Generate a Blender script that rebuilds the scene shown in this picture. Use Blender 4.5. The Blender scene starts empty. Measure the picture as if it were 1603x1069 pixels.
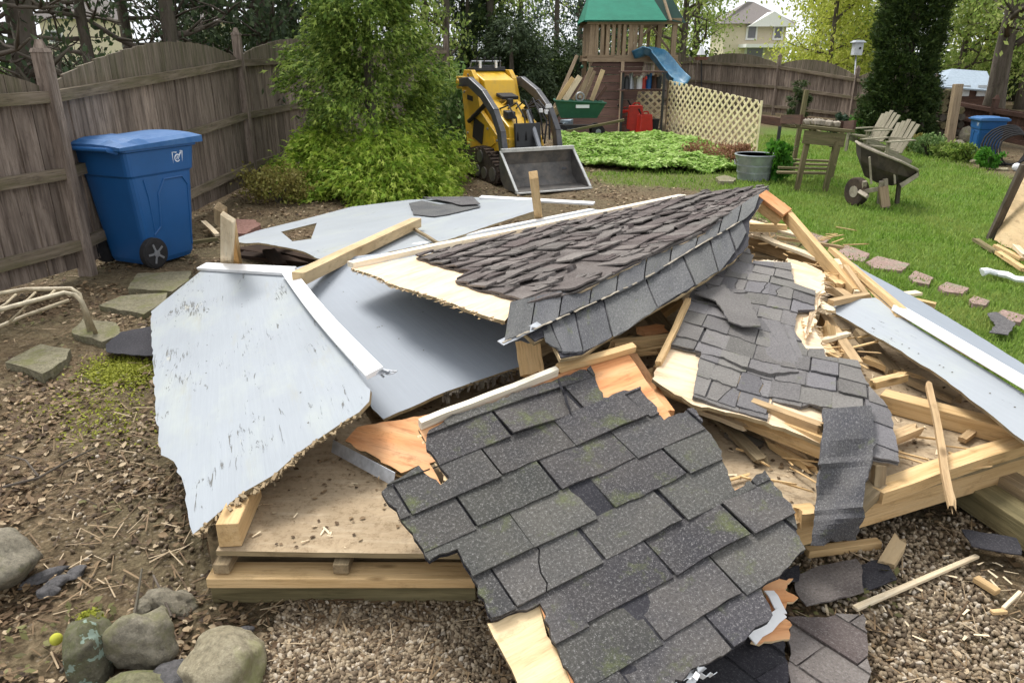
import bpy, math, random
import numpy as np
from mathutils import Vector, Matrix, noise
random.seed(11); rng = np.random.default_rng(11)
R = math.radians
scene = bpy.context.scene
C = scene.collection

# ------------------------------------------------------------------ camera
CAM_H, PITCH, FPX = 1.65, 20.9, 1150.0
cd = bpy.data.cameras.new('camera'); cam = bpy.data.objects.new('camera', cd); C.objects.link(cam)
cam.location = (0, 0, CAM_H); cam.rotation_euler = (R(90 - PITCH), 0, 0)
cd.sensor_width = 36; cd.lens = 36 * FPX / 1603.0; cd.clip_start = .05; cd.clip_end = 1500
scene.camera = cam
# ------------------------------------------------------------------ sky, sun, exposure
SUN_EL, SUN_AZ = 58, -35          # azimuth measured from +Y towards +X
w = bpy.data.worlds.new('World'); scene.world = w; w.use_nodes = True
wn = w.node_tree.nodes; wl = w.node_tree.links; wn.clear()
sky = wn.new('ShaderNodeTexSky'); sky.sky_type = 'NISHITA'; sky.sun_disc = False
sky.sun_elevation = R(SUN_EL); sky.sun_rotation = R(SUN_AZ); sky.dust_density = 4; sky.air_density = 1.0; sky.ozone_density = 1
hs = wn.new('ShaderNodeHueSaturation'); hs.inputs['Saturation'].default_value = .16
bg = wn.new('ShaderNodeBackground'); bg.inputs[1].default_value = .11; wo = wn.new('ShaderNodeOutputWorld')
lt = wn.new('ShaderNodeMix'); lt.data_type = 'RGBA'; lt.blend_type = 'LIGHTEN'; lt.inputs[0].default_value = 1; lt.inputs[7].default_value = (5.3, 5.45, 5.7, 1)   # even white cloud cover
wl.new(sky.outputs[0], hs.inputs['Color']); wl.new(hs.outputs[0], lt.inputs[6]); wl.new(lt.outputs[2], bg.inputs[0]); wl.new(bg.outputs[0], wo.inputs[0])
sd = bpy.data.lights.new('sun', 'SUN'); sd.energy = 1.5; sd.angle = R(20); sd.color = (1, .97, .92)
sun = bpy.data.objects.new('sun', sd); C.objects.link(sun)
az, el = R(SUN_AZ), R(SUN_EL)
sun.rotation_euler = Vector((math.sin(az) * math.cos(el), math.cos(az) * math.cos(el), math.sin(el))).to_track_quat('Z', 'Y').to_euler()
scene.view_settings.view_transform = 'Standard'; scene.view_settings.look = 'None'
scene.view_settings.exposure = 1.0; scene.view_settings.gamma = 1
scene.cycles.max_bounces = 6; scene.cycles.transparent_max_bounces = 6
scene.cycles.use_denoising = True

# ------------------------------------------------------------------ pixel <-> world
CP, SP = math.cos(R(PITCH)), math.sin(R(PITCH))
def ray(px, py):
    x = (px - 801.5) / FPX; v = (py - 534.5) / FPX
    return Vector((x, CP - v * SP, -SP - v * CP))
def G(px, py, z=0.0):
    d = ray(px, py); t = (z - CAM_H) / d.z
    return Vector((d.x * t, d.y * t, z))
def top_z(p, py):                       # height above the spot p that the picture row py shows
    v = (py - 534.5) / FPX
    return CAM_H - p.y * (SP + v * CP) / (CP - v * SP)
def Yat(px, py, Y):                     # point on the ray at the distance Y
    d = ray(px, py); t = Y / d.y
    return Vector((d.x * t, Y, CAM_H + d.z * t))
class Plane:
    def __init__(s, a, b, c, ua=None, ub=None):
        A, B, D = G(*a), G(*b), G(*c)
        s.o = A; s.n = (B - A).cross(D - A).normalized()
        if s.n.z < 0: s.n = -s.n
        s.u = (B - A).normalized(); s.v = s.n.cross(s.u)
        if ua:
            s.o = s.at(*ua); s.u = (s.at(*ub) - s.o).normalized(); s.v = s.n.cross(s.u)
    def at(s, px, py):
        d = ray(px, py); o = Vector((0, 0, CAM_H))
        return o + d * ((s.o - o).dot(s.n) / d.dot(s.n))
    def uv(s, px, py):
        q = s.at(px, py) - s.o; return (q.dot(s.u), q.dot(s.v))
    def P(s, u, v, h=0): return s.o + s.u * u + s.v * v + s.n * h
def inpoly(P, poly):
    x, y = P[:, 0], P[:, 1]; r = np.zeros(len(x), bool); n = len(poly)
    for i in range(n):
        x1, y1 = poly[i][:2]; x2, y2 = poly[(i + 1) % n][:2]
        c = ((y1 > y) != (y2 > y)) & (x < (x2 - x1) * (y - y1) / ((y2 - y1) or 1e-9) + x1); r ^= c
    return r
def rough(pts, amp, step, keep=None):
    """Break the sides of a 2-D outline into uneven steps; keep = sides left straight."""
    out = []; n = len(pts)
    for i in range(n):
        a = Vector(pts[i]); b = Vector(pts[(i + 1) % n]); L = (b - a).length
        out.append(tuple(a))
        if keep and i in keep: continue
        k = int(L / step); nn = Vector((-(b - a).y, (b - a).x)) / max(L, 1e-6)
        for j in range(1, k):
            q = a + (b - a) * ((j + random.uniform(-.35, .35)) / k) + nn * random.uniform(-amp, amp)
            out.append((q.x, q.y))
    return out
def clip(subj, quad):
    out = list(subj)
    for i in range(len(quad)):
        a, b = quad[i], quad[(i + 1) % len(quad)]; inp, out = out, []
        if not inp: break
        def side(p): return (b[0] - a[0]) * (p[1] - a[1]) - (b[1] - a[1]) * (p[0] - a[0])
        for j in range(len(inp)):
            p, q = inp[j], inp[(j + 1) % len(inp)]; sp, sq = side(p), side(q)
            if sp >= 0: out.append(p)
            if (sp >= 0) != (sq >= 0):
                t = sp / (sp - sq); out.append((p[0] + (q[0] - p[0]) * t, p[1] + (q[1] - p[1]) * t))
    return out
def area(p): return abs(sum(p[i][0] * p[(i + 1) % len(p)][1] - p[(i + 1) % len(p)][0] * p[i][1] for i in range(len(p)))) / 2

# ------------------------------------------------------------------ materials
class NT:
    def __init__(s, name, rough=.8, spec=.3):
        s.m = bpy.data.materials.new(name); s.m.use_nodes = True; s.t = s.m.node_tree; s.n = s.t.nodes; s.l = s.t.links
        s.b = s.n['Principled BSDF']; s.b.inputs['Roughness'].default_value = rough; s.b.inputs['Specular IOR Level'].default_value = spec
    def put(s, sock, v):
        if hasattr(v, 'links') or isinstance(v, bpy.types.NodeSocket): s.l.new(v, sock)
        elif v is not None: sock.default_value = v
    def gc(s, sc=(1, 1, 1), src='gc'):
        if src == 'gc': a = s.n.new('ShaderNodeAttribute'); a.attribute_name = 'gc'; o = a.outputs['Vector']
        else: a = s.n.new('ShaderNodeTexCoord'); o = a.outputs['Object']
        m = s.n.new('ShaderNodeMapping'); s.l.new(o, m.inputs[0]); m.inputs['Scale'].default_value = sc
        return m.outputs[0]
    def noise(s, vec, scale=5, detail=4, rough=.6, dist=0):
        n = s.n.new('ShaderNodeTexNoise'); s.put(n.inputs['Vector'], vec); n.inputs['Scale'].default_value = scale
        n.inputs['Detail'].default_value = detail; n.inputs['Roughness'].default_value = rough; n.inputs['Distortion'].default_value = dist
        return n.outputs[0]
    def vor(s, vec, scale=5, feature='F1', out='Distance'):
        n = s.n.new('ShaderNodeTexVoronoi'); n.feature = feature; s.put(n.inputs['Vector'], vec); n.inputs['Scale'].default_value = scale
        return n.outputs[out]
    def ramp(s, fac, stops, interp='LINEAR'):
        n = s.n.new('ShaderNodeValToRGB'); s.put(n.inputs[0], fac); e = n.color_ramp.elements; n.color_ramp.interpolation = interp
        for i, (p, c) in enumerate(stops):
            if isinstance(c, (int, float)): c = (c, c, c)
            if i < 2: e[i].position = p; e[i].color = (*c, 1)
            else: q = e.new(p); q.color = (*c, 1)
        return n.outputs[0]
    def mix(s, fac, a, b, mode='MIX'):
        n = s.n.new('ShaderNodeMix'); n.data_type = 'RGBA'; n.blend_type = mode; s.put(n.inputs[0], fac)
        for i, v in ((6, a), (7, b)):
            if isinstance(v, tuple): v = (*v, 1) if len(v) == 3 else v
            s.put(n.inputs[i], v)
        return n.outputs[2]
    def math(s, op, a, b=None):
        n = s.n.new('ShaderNodeMath'); n.operation = op; s.put(n.inputs[0], a)
        if b is not None: s.put(n.inputs[1], b)
        return n.outputs[0]
    def island(s): return s.n.new('ShaderNodeNewGeometry').outputs['Random Per Island']
    def bump(s, h, strength=.4, dist=.01):
        n = s.n.new('ShaderNodeBump'); s.put(n.inputs['Height'], h); n.inputs['Strength'].default_value = strength; n.inputs['Distance'].default_value = dist
        s.l.new(n.outputs[0], s.b.inputs['Normal'])
    def col(s, v): 
        if isinstance(v, tuple): v = (*v, 1)
        s.put(s.b.inputs['Base Color'], v); return s.m
def mul(c, k): return tuple(x * k for x in c)

def wood_mat(name, light, dark, vary=.35, dirt=None, dirt_amt=.5, grain=45, rough=.8, moss=None, knots=False):
    t = NT(name, rough, .2); g = t.gc((2.2, grain, grain))
    n1 = t.noise(g, 1, 6, .65, .4); n2 = t.noise(t.gc((.8, 5, 5)), 2.2, 4, .6)
    c = t.ramp(n1, [(.28, dark), (.5, mul(tuple((a + b) / 2 for a, b in zip(light, dark)), 1.1)), (.72, light)])
    isl = t.ramp(t.island(), [(0, 1 - vary), (1, 1 + vary * .55)])
    c = t.mix(1, c, isl, 'MULTIPLY')
    if dirt:
        c = t.mix(t.math('MULTIPLY', t.ramp(n2, [(.42, 0.0), (.68, 1.0)]), dirt_amt), c, dirt)
    if moss:
        c = t.mix(t.ramp(t.noise(t.gc((1, 1, 1)), 3.2, 5, .7), [(.55, 0.0), (.72, .7)]), c, moss)
    if knots:
        k = t.vor(t.gc((3.2, 9, 9)), 1.0); c = t.mix(t.ramp(k, [(.06, .85), (.14, 0.0)]), c, mul(dark, .45))
    fi = t.noise(t.gc((6, grain * 3.2, grain * 3.2)), 1, 3, .7)
    c = t.mix(t.ramp(fi, [(.30, .55), (.46, 0.0)]), c, mul(dark, .62))
    sm = t.noise(t.gc((1, 1.6, 1.6)), 9, 5, .75)
    c = t.mix(t.ramp(sm, [(.56, 0.0), (.72, .5)]), c, mul(dark, .55))
    t.bump(t.math('ADD', n1, fi), .6, .004); return t.col(c)

M = {}
M['fence'] = wood_mat('fence_wood', (.38, .31, .255), (.095, .07, .055), .38, (.06, .045, .036), .6, 30, .9)
M['fence_top'] = wood_mat('fence_wood_mossy', (.27, .225, .175), (.075, .06, .042), .25, (.07, .075, .03), .6, 30, .9)
M['rail'] = wood_mat('fence_rail_wood', (.27, .22, .165), (.09, .07, .05), .2, (.085, .08, .03), .6, 30, .9)
M['pine'] = wood_mat('fresh_pine', (.70, .50, .27), (.46, .29, .12), .16, (.42, .29, .15), .35, 38, .7, knots=True)
M['pine_mid'] = wood_mat('scuffed_pine', (.58, .42, .24), (.34, .22, .11), .2, (.22, .16, .09), .6, 34, .8, knots=True)
M['pine_pale'] = wood_mat('pale_pine', (.80, .70, .52), (.62, .48, .30), .1, (.5, .38, .23), .3, 40, .7)
M['pine_old'] = wood_mat('weathered_pine', (.42, .32, .19), (.17, .12, .07), .2, (.10, .085, .05), .6, 36, .85, knots=True)
M['green_wood'] = wood_mat('treated_timber', (.30, .25, .13), (.12, .10, .05), .2, (.07, .065, .03), .6, 36, .85)
M['orange_ply'] = wood_mat('orange_plywood', (.72, .36, .15), (.48, .19, .08), .1, (.78, .50, .28), .6, 14, .75)
M['ply'] = wood_mat('peeled_plywood', (.80, .64, .40), (.60, .42, .22), .1, (.48, .32, .17), .35, 16, .75)
M['ply_white'] = wood_mat('pale_peeled_plywood', (.80, .68, .50), (.56, .40, .24), .1, (.62, .42, .26), .4, 14, .75)
M['deck_edge'] = wood_mat('plywood_edge', (.42, .33, .19), (.18, .13, .07), .1, (.08, .07, .04), .5, 20, .85)
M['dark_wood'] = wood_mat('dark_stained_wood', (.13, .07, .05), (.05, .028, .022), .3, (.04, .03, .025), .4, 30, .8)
M['swing_wood'] = wood_mat('playset_wood', (.42, .32, .21), (.20, .14, .09), .2, (.12, .1, .07), .4, 30, .85)
M['bench_wood'] = wood_mat('bench_wood', (.22, .18, .10), (.08, .065, .035), .3, (.10, .11, .045), .6, 26, .9)
M['chair_wood'] = wood_mat('chair_wood', (.33, .30, .23), (.16, .14, .10), .15, (.22, .22, .14), .5, 26, .9)
M['rot'] = wood_mat('rotten_wood', (.06, .035, .022), (.018, .012, .009), .4, (.02, .014, .01), .5, 20, .95)  # near-black colour standing for shade in the hollow under the back panel
M['bark'] = wood_mat('bark', (.16, .135, .11), (.05, .04, .032), .2, (.07, .075, .04), .4, 12, .95)
M['tan_board'] = wood_mat('tan_board', (.62, .47, .28), (.42, .30, .16), .1, (.34, .27, .17), .5, 8, .8)

def painted(name, base=(.30, .328, .355), wear=.5, green=True):
    t = NT(name, .55, .3)
    c = t.mix(t.ramp(t.noise(t.gc((1, 1, 1)), 1.7, 4, .6), [(.35, 0.0), (.7, .6)]), base, mul(base, .90))
    c = t.mix(t.ramp(t.noise(t.gc((2, 60, 60)), 1, 4, .6), [(.45, 0.0), (.75, .35)]), c, mul(base, 1.12))
    if green: c = t.mix(t.ramp(t.noise(t.gc((.9, 2.2, 1)), 1.6, 5, .65), [(.5, 0.0), (.75, .5)]), c, (.40, .43, .37))
    crack = t.noise(t.gc((6, 48, 10)), 1, 6, .74, .9)
    zone = t.noise(t.gc((1.0, 1.6, 1)), 1.9, 3, .5)
    lo = .715 - .10 * wear
    mk = t.ramp(t.math('ADD', crack, t.math('MULTIPLY', t.math('SUBTRACT', zone, .5), .9 * wear)), [(lo, 0.0), (lo + .03, 1.0)])
    c = t.mix(mk, c, t.ramp(crack, [(.3, (.05, .055, .06)), (.9, (.17, .17, .15))]))
    peel = t.ramp(t.math('ADD', t.noise(t.gc((3, 18, 10)), 1.2, 6, .7, .6), t.math('MULTIPLY', t.math('SUBTRACT', zone, .5), 1.0 * wear)), [(.72, 0.0), (.76, .65)])
    c = t.mix(peel, c, (.42, .41, .34))
    if green: c = t.mix(t.ramp(t.noise(t.gc((.6, 3.5, 1)), 2.3, 6, .7), [(.58, 0.0), (.74, .45)]), c, (.30, .29, .20))
    c = t.mix(t.ramp(t.noise(t.gc((1, 1, 1)), 55, 4, .8), [(.66, 0.0), (.74, .5)]), c, (.16, .15, .13))
    c = t.mix(t.ramp(t.noise(t.gc((1.2, 3, 1)), .9, 4, .6), [(.45, 0.0), (.75, .35)]), c, mul(base, .72))
    t.bump(t.math('ADD', t.noise(t.gc((3, 50, 50)), 1, 4, .6), t.math('MULTIPLY', mk, -2.0)), .4, .003)
    return t.col(c)
M['paint_worn'] = painted('worn_blue_grey_paint', wear=.72)
M['paint'] = painted('blue_grey_paint', (.265, .295, .335), wear=.12, green=False)
M['paint_mid'] = painted('scuffed_blue_grey_paint', (.31, .335, .36), wear=.5)

def plain(name, c, rough=.6, spec=.4, vary=.0, metal=0.0, nscale=14, bump=.15, dirt=None):
    t = NT(name, rough, spec); t.b.inputs['Metallic'].default_value = metal
    n = t.noise(t.gc((1, 1, 1)), nscale, 5, .65)
    v = t.ramp(n, [(.3, mul(c, 1 - vary)), (.7, mul(c, 1 + vary))])
    if dirt: v = t.mix(t.ramp(t.noise(t.gc((1, 1, 1)), 5, 6, .7), [(.45, 0.0), (.7, .8)]), v, dirt)
    t.bump(n, bump, .004); return t.col(v)
M['white_trim'] = plain('white_trim', (.80, .80, .80), .45, .4, .05, dirt=(.68, .68, .66), nscale=9)
M['cream_trim'] = wood_mat('cream_trim', (.86, .80, .66), (.70, .60, .45), .05, (.6, .5, .36), .3, 30, .6)
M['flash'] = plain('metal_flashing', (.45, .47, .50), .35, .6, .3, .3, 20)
M['blue_bin'] = plain('blue_plastic', (.010, .085, .25), .42, .45, .07, 0, 6, .1, (.012, .09, .27))
M['blue_lid'] = plain('blue_plastic_lid', (.03, .115, .29), .6, .3, .15, 0, 5, .3, (.07, .15, .29))
M['blue_far'] = plain('faded_blue_plastic', (.01, .10, .30), .45, .4, .1)
M['rubber'] = plain('black_rubber', (.022, .021, .022), .8, .3, .3, 0, 30)
M['rubber_dirty'] = plain('muddy_rubber', (.05, .038, .032), .9, .2, .35, 0, 14, .6, (.14, .095, .065))
M['black'] = plain('black_paint', (.02, .021, .023), .45, .4, .2)
M['dark_arm'] = plain('dark_arm_paint', (.05, .052, .06), .4, .5, .25, .1, 8, .2, (.12, .11, .10))
M['grey_steel'] = plain('grey_steel', (.26, .27, .29), .4, .5, .2, .4, 10, .1)
M['bucket_in'] = plain('worn_bucket_steel', (.10, .095, .09), .5, .4, .45, .3, 4, .3, (.20, .17, .14))
M['bucket_edge'] = plain('bright_steel', (.52, .52, .50), .4, .5, .2, .3, 12)
M['yellow'] = plain('yellow_paint', (.72, .42, .015), .4, .5, .12, 0, 5, .1, (.40, .26, .05))
M['white_mark'] = plain('white_print', (.75, .78, .82), .5, .3, .03)
M['tarp'] = plain('green_canvas', (.02, .17, .11), .75, .2, .15, 0, 3, .2)
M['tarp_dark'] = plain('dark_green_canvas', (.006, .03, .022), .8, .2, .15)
M['slide'] = plain('blue_slide_plastic', (.06, .20, .33), .3, .5, .2, 0, 3, .1, (.25, .42, .5))
M['cart_green'] = plain('green_cart_plastic', (.02, .10, .06), .5, .4, .15)
M['red'] = plain('red_plastic', (.55, .03, .015), .4, .5, .12)
M['lattice'] = plain('cream_lattice', (.86, .76, .48), .6, .3, .1, dirt=(.65, .52, .32))
M['zinc'] = plain('galvanised_steel', (.33, .36, .38), .4, .5, .2, .5, 8)
M['tray'] = plain('dark_mud_tray', (.05, .04, .035), .7, .3, .35, dirt=(.12, .09, .07))
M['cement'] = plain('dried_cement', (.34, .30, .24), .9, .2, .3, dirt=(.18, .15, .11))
M['cream_metal'] = plain('cream_enamel_tube', (.44, .38, .26), .5, .4, .3, 0, 24, .3, (.24, .17, .10))
M['siding'] = plain('beige_siding', (.62, .54, .40), .8, .2, .05)
M['siding_white'] = plain('white_house_trim', (.74, .73, .70), .7, .2, .05)
M['roof_grey'] = plain('grey_roof', (.20, .18, .17), .9, .1, .15)
M['roof_blue'] = plain('blue_grey_roof', (.30, .36, .42), .8, .2, .15)
M['glass'] = plain('dark_window', (.12, .12, .13), .15, .6, .1)
M['birdhouse'] = plain('pale_birdhouse', (.55, .58, .60), .7, .2, .1)
M['cloth_white'] = plain('white_plastic_film', (.74, .76, .78), .35, .5, .1, 0, 20, .6)
M['tennis'] = plain('yellow_green_felt', (.42, .42, .06), .9, .1, .15, 0, 40)

def stone_mat(name, a, b, moss=None, lichen=None, red=False):
    t = NT(name, .9, .2); g = t.gc((1, 1, 1))
    n = t.noise(g, 7, 8, .7); c = t.ramp(n, [(.3, a), (.7, b)])
    c = t.mix(t.ramp(t.noise(g, 38, 6, .8), [(.42, 0.0), (.66, .75)]), c, mul(a, .42)); c = t.mix(t.ramp(t.noise(g, 85, 4, .8), [(.58, 0.0), (.70, .6)]), c, mul(b, 1.35))
    if moss: c = t.mix(t.ramp(t.noise(g, 4.5, 5, .7), [(.5, 0.0), (.64, .85)]), c, moss)
    if lichen: c = t.mix(t.ramp(t.noise(g, 9, 4, .7), [(.585, 0.0), (.60, 1.0)]), c, lichen)
    t.bump(t.math('ADD', n, t.math('MULTIPLY', t.noise(g, 45, 8, .8), .9)), 1.0, .02); return t.col(c)
M['rock'] = stone_mat('fieldstone', (.24, .21, .155), (.42, .38, .29), (.24, .235, .11))
M['rock_tan'] = stone_mat('tan_fieldstone', (.36, .31, .20), (.52, .46, .33), (.34, .34, .15))
M['rock_lichen'] = stone_mat('lichen_stone', (.16, .15, .11), (.24, .22, .15), (.15, .17, .06), (.36, .46, .38))
M['rock_moss'] = stone_mat('mossy_stone', (.22, .21, .12), (.33, .31, .19), (.24, .27, .08))
M['slate'] = stone_mat('slate', (.12, .115, .115), (.21, .20, .20))
M['paver'] = stone_mat('mossy_paver', (.22, .20, .13), (.34, .31, .21), (.19, .19, .08))
M['pink_paver'] = stone_mat('pink_paver', (.34, .23, .19), (.48, .35, .30), (.27, .27, .19))
M['red_stone'] = stone_mat('red_sandstone', (.28, .15, .12), (.38, .22, .18))

def shingle_mat(name, a, b, tint1=(.10, .105, .085), tint2=(.09, .085, .09), moss=.0, gran=1.0, edge=None):
    t = NT(name, .92, .25); g = t.gc((1, 1, 1)); isl = t.island()
    base = t.ramp(t.noise(g, 3.5, 4, .6), [(.35, a), (.65, b)])
    base = t.mix(t.ramp(isl, [(0, .5), (.5, 0.0), (1, 0.0)]), base, tint1)
    base = t.mix(t.ramp(isl, [(0, 0.0), (.55, 0.0), (1, .8)]), base, tint2)
    base = t.mix(1, base, t.ramp(t.math('FRACT', t.math('MULTIPLY', isl, 7.13)), [(0, .78), (1, 1.18)]), 'MULTIPLY')
    gr = t.noise(g, 100, 4, .9); sp = t.vor(g, 125)
    base = t.mix(t.ramp(gr, [(.54, 0.0), (.70, .78 * gran)]), base, (.36, .35, .34))
    base = t.mix(t.ramp(gr, [(.28, .95), (.47, 0.0)]), base, (.022, .022, .025))
    base = t.mix(t.ramp(sp, [(.10, .50 * gran), (.22, 0.0)]), base, (.36, .35, .34))
    base = t.mix(t.ramp(t.noise(g, 14, 5, .7), [(.55, 0.0), (.75, .5)]), base, mul(a, .6))
    if moss: base = t.mix(t.ramp(t.noise(g, 5, 6, .75), [(.60 - .08 * moss, 0.0), (.74, .75)]), base, (.13, .155, .045))
    t.bump(t.math('ADD', gr, t.math('MULTIPLY', t.noise(g, 18, 4, .7), 1.2)), .9, .004); return t.col(base)
M['shingle'] = shingle_mat('grey_shingle', (.07, .07, .08), (.12, .115, .11), moss=.4)
M['shingle_moss'] = shingle_mat('grey_shingle_mossy', (.052, .05, .054), (.105, .096, .088), (.075, .078, .062), (.058, .055, .062), moss=.55)
M['shingle_b'] = shingle_mat('brown_grey_shingle', (.14, .13, .122), (.195, .182, .17), (.17, .165, .145), (.14, .135, .145), .1, .6)
M['shingle_rough'] = shingle_mat('decayed_shingle', (.09, .072, .066), (.20, .175, .16), (.16, .15, .135), (.075, .055, .052), .0, .7)
M['shingle_cap'] = shingle_mat('blue_grey_shingle', (.088, .09, .094), (.15, .15, .145), (.115, .12, .105), (.09, .09, .10), .2, .8)
M['felt'] = shingle_mat('dark_felt', (.028, .028, .034), (.05, .048, .055), (.04, .04, .045), (.035, .03, .04), .0, .35)

def soil():
    t = NT('soil', .95, .15); g = t.gc((1, 1, 1), 'obj')
    n1 = t.noise(g, 1.1, 6, .65); n2 = t.noise(g, 22, 6, .75); n3 = t.vor(g, 42)
    c = t.ramp(n2, [(.28, (.055, .036, .02)), (.5, (.15, .105, .062)), (.72, (.30, .225, .14))])
    c = t.mix(t.ramp(n1, [(.38, 0.0), (.62, .8)]), c, t.ramp(n2, [(.3, (.065, .05, .03)), (.7, (.21, .18, .10))]))
    c = t.mix(t.ramp(n3, [(.12, .5), (.3, 0.0)]), c, (.30, .25, .19))
    a = t.n.new('ShaderNodeAttribute'); a.attribute_name = 'lawn'
    c = t.mix(a.outputs['Fac'], c, t.ramp(n2, [(.3, (.07, .12, .022)), (.7, (.15, .24, .04))]))
    t.bump(t.math('ADD', n2, t.math('MULTIPLY', n3, .6)), 1.0, .03); return t.col(c)
M['soil'] = soil()

def deckm():
    t = NT('dirty_plywood_deck', .9, .15); g = t.gc((1, 1, 1))
    c = t.ramp(t.noise(g, 2.2, 6, .65), [(.32, (.25, .19, .12)), (.55, (.39, .30, .195)), (.75, (.47, .37, .25))])
    c = t.mix(t.ramp(t.noise(g, 30, 7, .85), [(.49, 0.0), (.66, .85)]), c, (.16, .11, .06))
    c = t.mix(t.ramp(t.noise(t.gc((2, 14, 1)), 2, 5, .7), [(.5, 0.0), (.7, .45)]), c, (.55, .46, .33))
    c = t.mix(t.ramp(t.noise(g, 9, 6, .7), [(.56, 0.0), (.74, .65)]), c, (.20, .15, .10))
    t.bump(t.noise(g, 40, 5, .7), .6, .006); return t.col(c)
M['deck'] = deckm()

def leaf_mat(name, cols, transl=.3, rough=.7, patch=None):
    t = NT(name, rough, .25); c = t.ramp(t.island(), [(i / (len(cols) - 1), q) for i, q in enumerate(cols)])
    if patch: c = t.mix(t.ramp(t.noise(t.gc((1, 1, 1), 'obj'), 1.3, 5, .7), [(.38, .0), (.66, .75)]), c, patch)
    a = t.n.new('ShaderNodeBsdfTranslucent'); t.l.new(c, a.inputs[0]); mx = t.n.new('ShaderNodeMixShader'); mx.inputs[0].default_value = transl
    out = t.n['Material Output']; t.l.new(t.b.outputs[0], mx.inputs[1]); t.l.new(a.outputs[0], mx.inputs[2]); t.l.new(mx.outputs[0], out.inputs[0])
    return t.col(c)
M['cedar'] = leaf_mat('bright_cedar_leaf', [(.05, .09, .016), (.12, .20, .03), (.23, .33, .055), (.38, .46, .11)])
M['cedar_low'] = leaf_mat('lime_cedar_leaf', [(.12, .21, .02), (.24, .38, .035), (.38, .50, .06), (.48, .56, .12)])
M['juniper'] = leaf_mat('fresh_green_leaf', [(.03, .12, .012), (.07, .22, .02), (.12, .32, .03)])
M['dark_conifer'] = leaf_mat('dark_conifer_leaf', [(.03, .05, .025), (.055, .085, .038), (.085, .12, .05)], .15)
M['blue_conifer'] = leaf_mat('blue_green_conifer_leaf', [(.02, .05, .03), (.05, .09, .055), (.08, .125, .07)], .2)
M['arbor'] = leaf_mat('arborvitae_leaf', [(.022, .045, .012), (.042, .072, .018), (.075, .11, .026)], .2)
M['spring'] = leaf_mat('spring_leaf', [(.32, .38, .05), (.48, .54, .09), (.62, .64, .18)], .5)
M['spring_green'] = leaf_mat('young_green_leaf', [(.16, .25, .05), (.30, .40, .10), (.44, .50, .17)], .5)
M['rhodo'] = leaf_mat('shrub_leaf', [(.06, .12, .03), (.13, .22, .06), (.24, .32, .13)], .3)
M['ground_cover'] = leaf_mat('ground_cover_leaf', [(.20, .36, .06), (.36, .52, .13), (.52, .64, .26)], .35)
M['grass'] = leaf_mat('grass_blade', [(.09, .18, .02), (.15, .28, .035), (.21, .36, .05), (.30, .42, .10)], .35, patch=(.32, .36, .10))
M['litter'] = leaf_mat('dead_leaf', [(.04, .024, .013), (.10, .062, .033), (.17, .112, .06), (.26, .18, .10), (.48, .38, .25)], .1)
M['litter_olive'] = leaf_mat('olive_litter', [(.06, .05, .02), (.12, .115, .04), (.18, .17, .07)], .1)
M['dry_shrub'] = leaf_mat('dry_yellow_leaf', [(.14, .12, .03), (.24, .21, .06), (.30, .30, .08)], .3)
M['moss'] = leaf_mat('bright_moss', [(.16, .17, .02), (.26, .28, .03), (.36, .37, .05)], .2)
M['red_shrub'] = leaf_mat('reddish_twig', [(.20, .09, .05), (.30, .15, .09), (.36, .22, .12)], .2)
def gravel():
    t = NT('gravel', .85, .3); c = t.ramp(t.island(), [(0, (.07, .05, .032)), (.3, (.17, .125, .08)), (.6, (.26, .20, .13)), (.85, (.34, .275, .19)), (1, (.46, .40, .32))])
    t.bump(t.noise(t.gc((1, 1, 1), 'obj'), 90, 3, .6), .5, .003); return t.col(c)
M['gravel'] = gravel()

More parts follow.
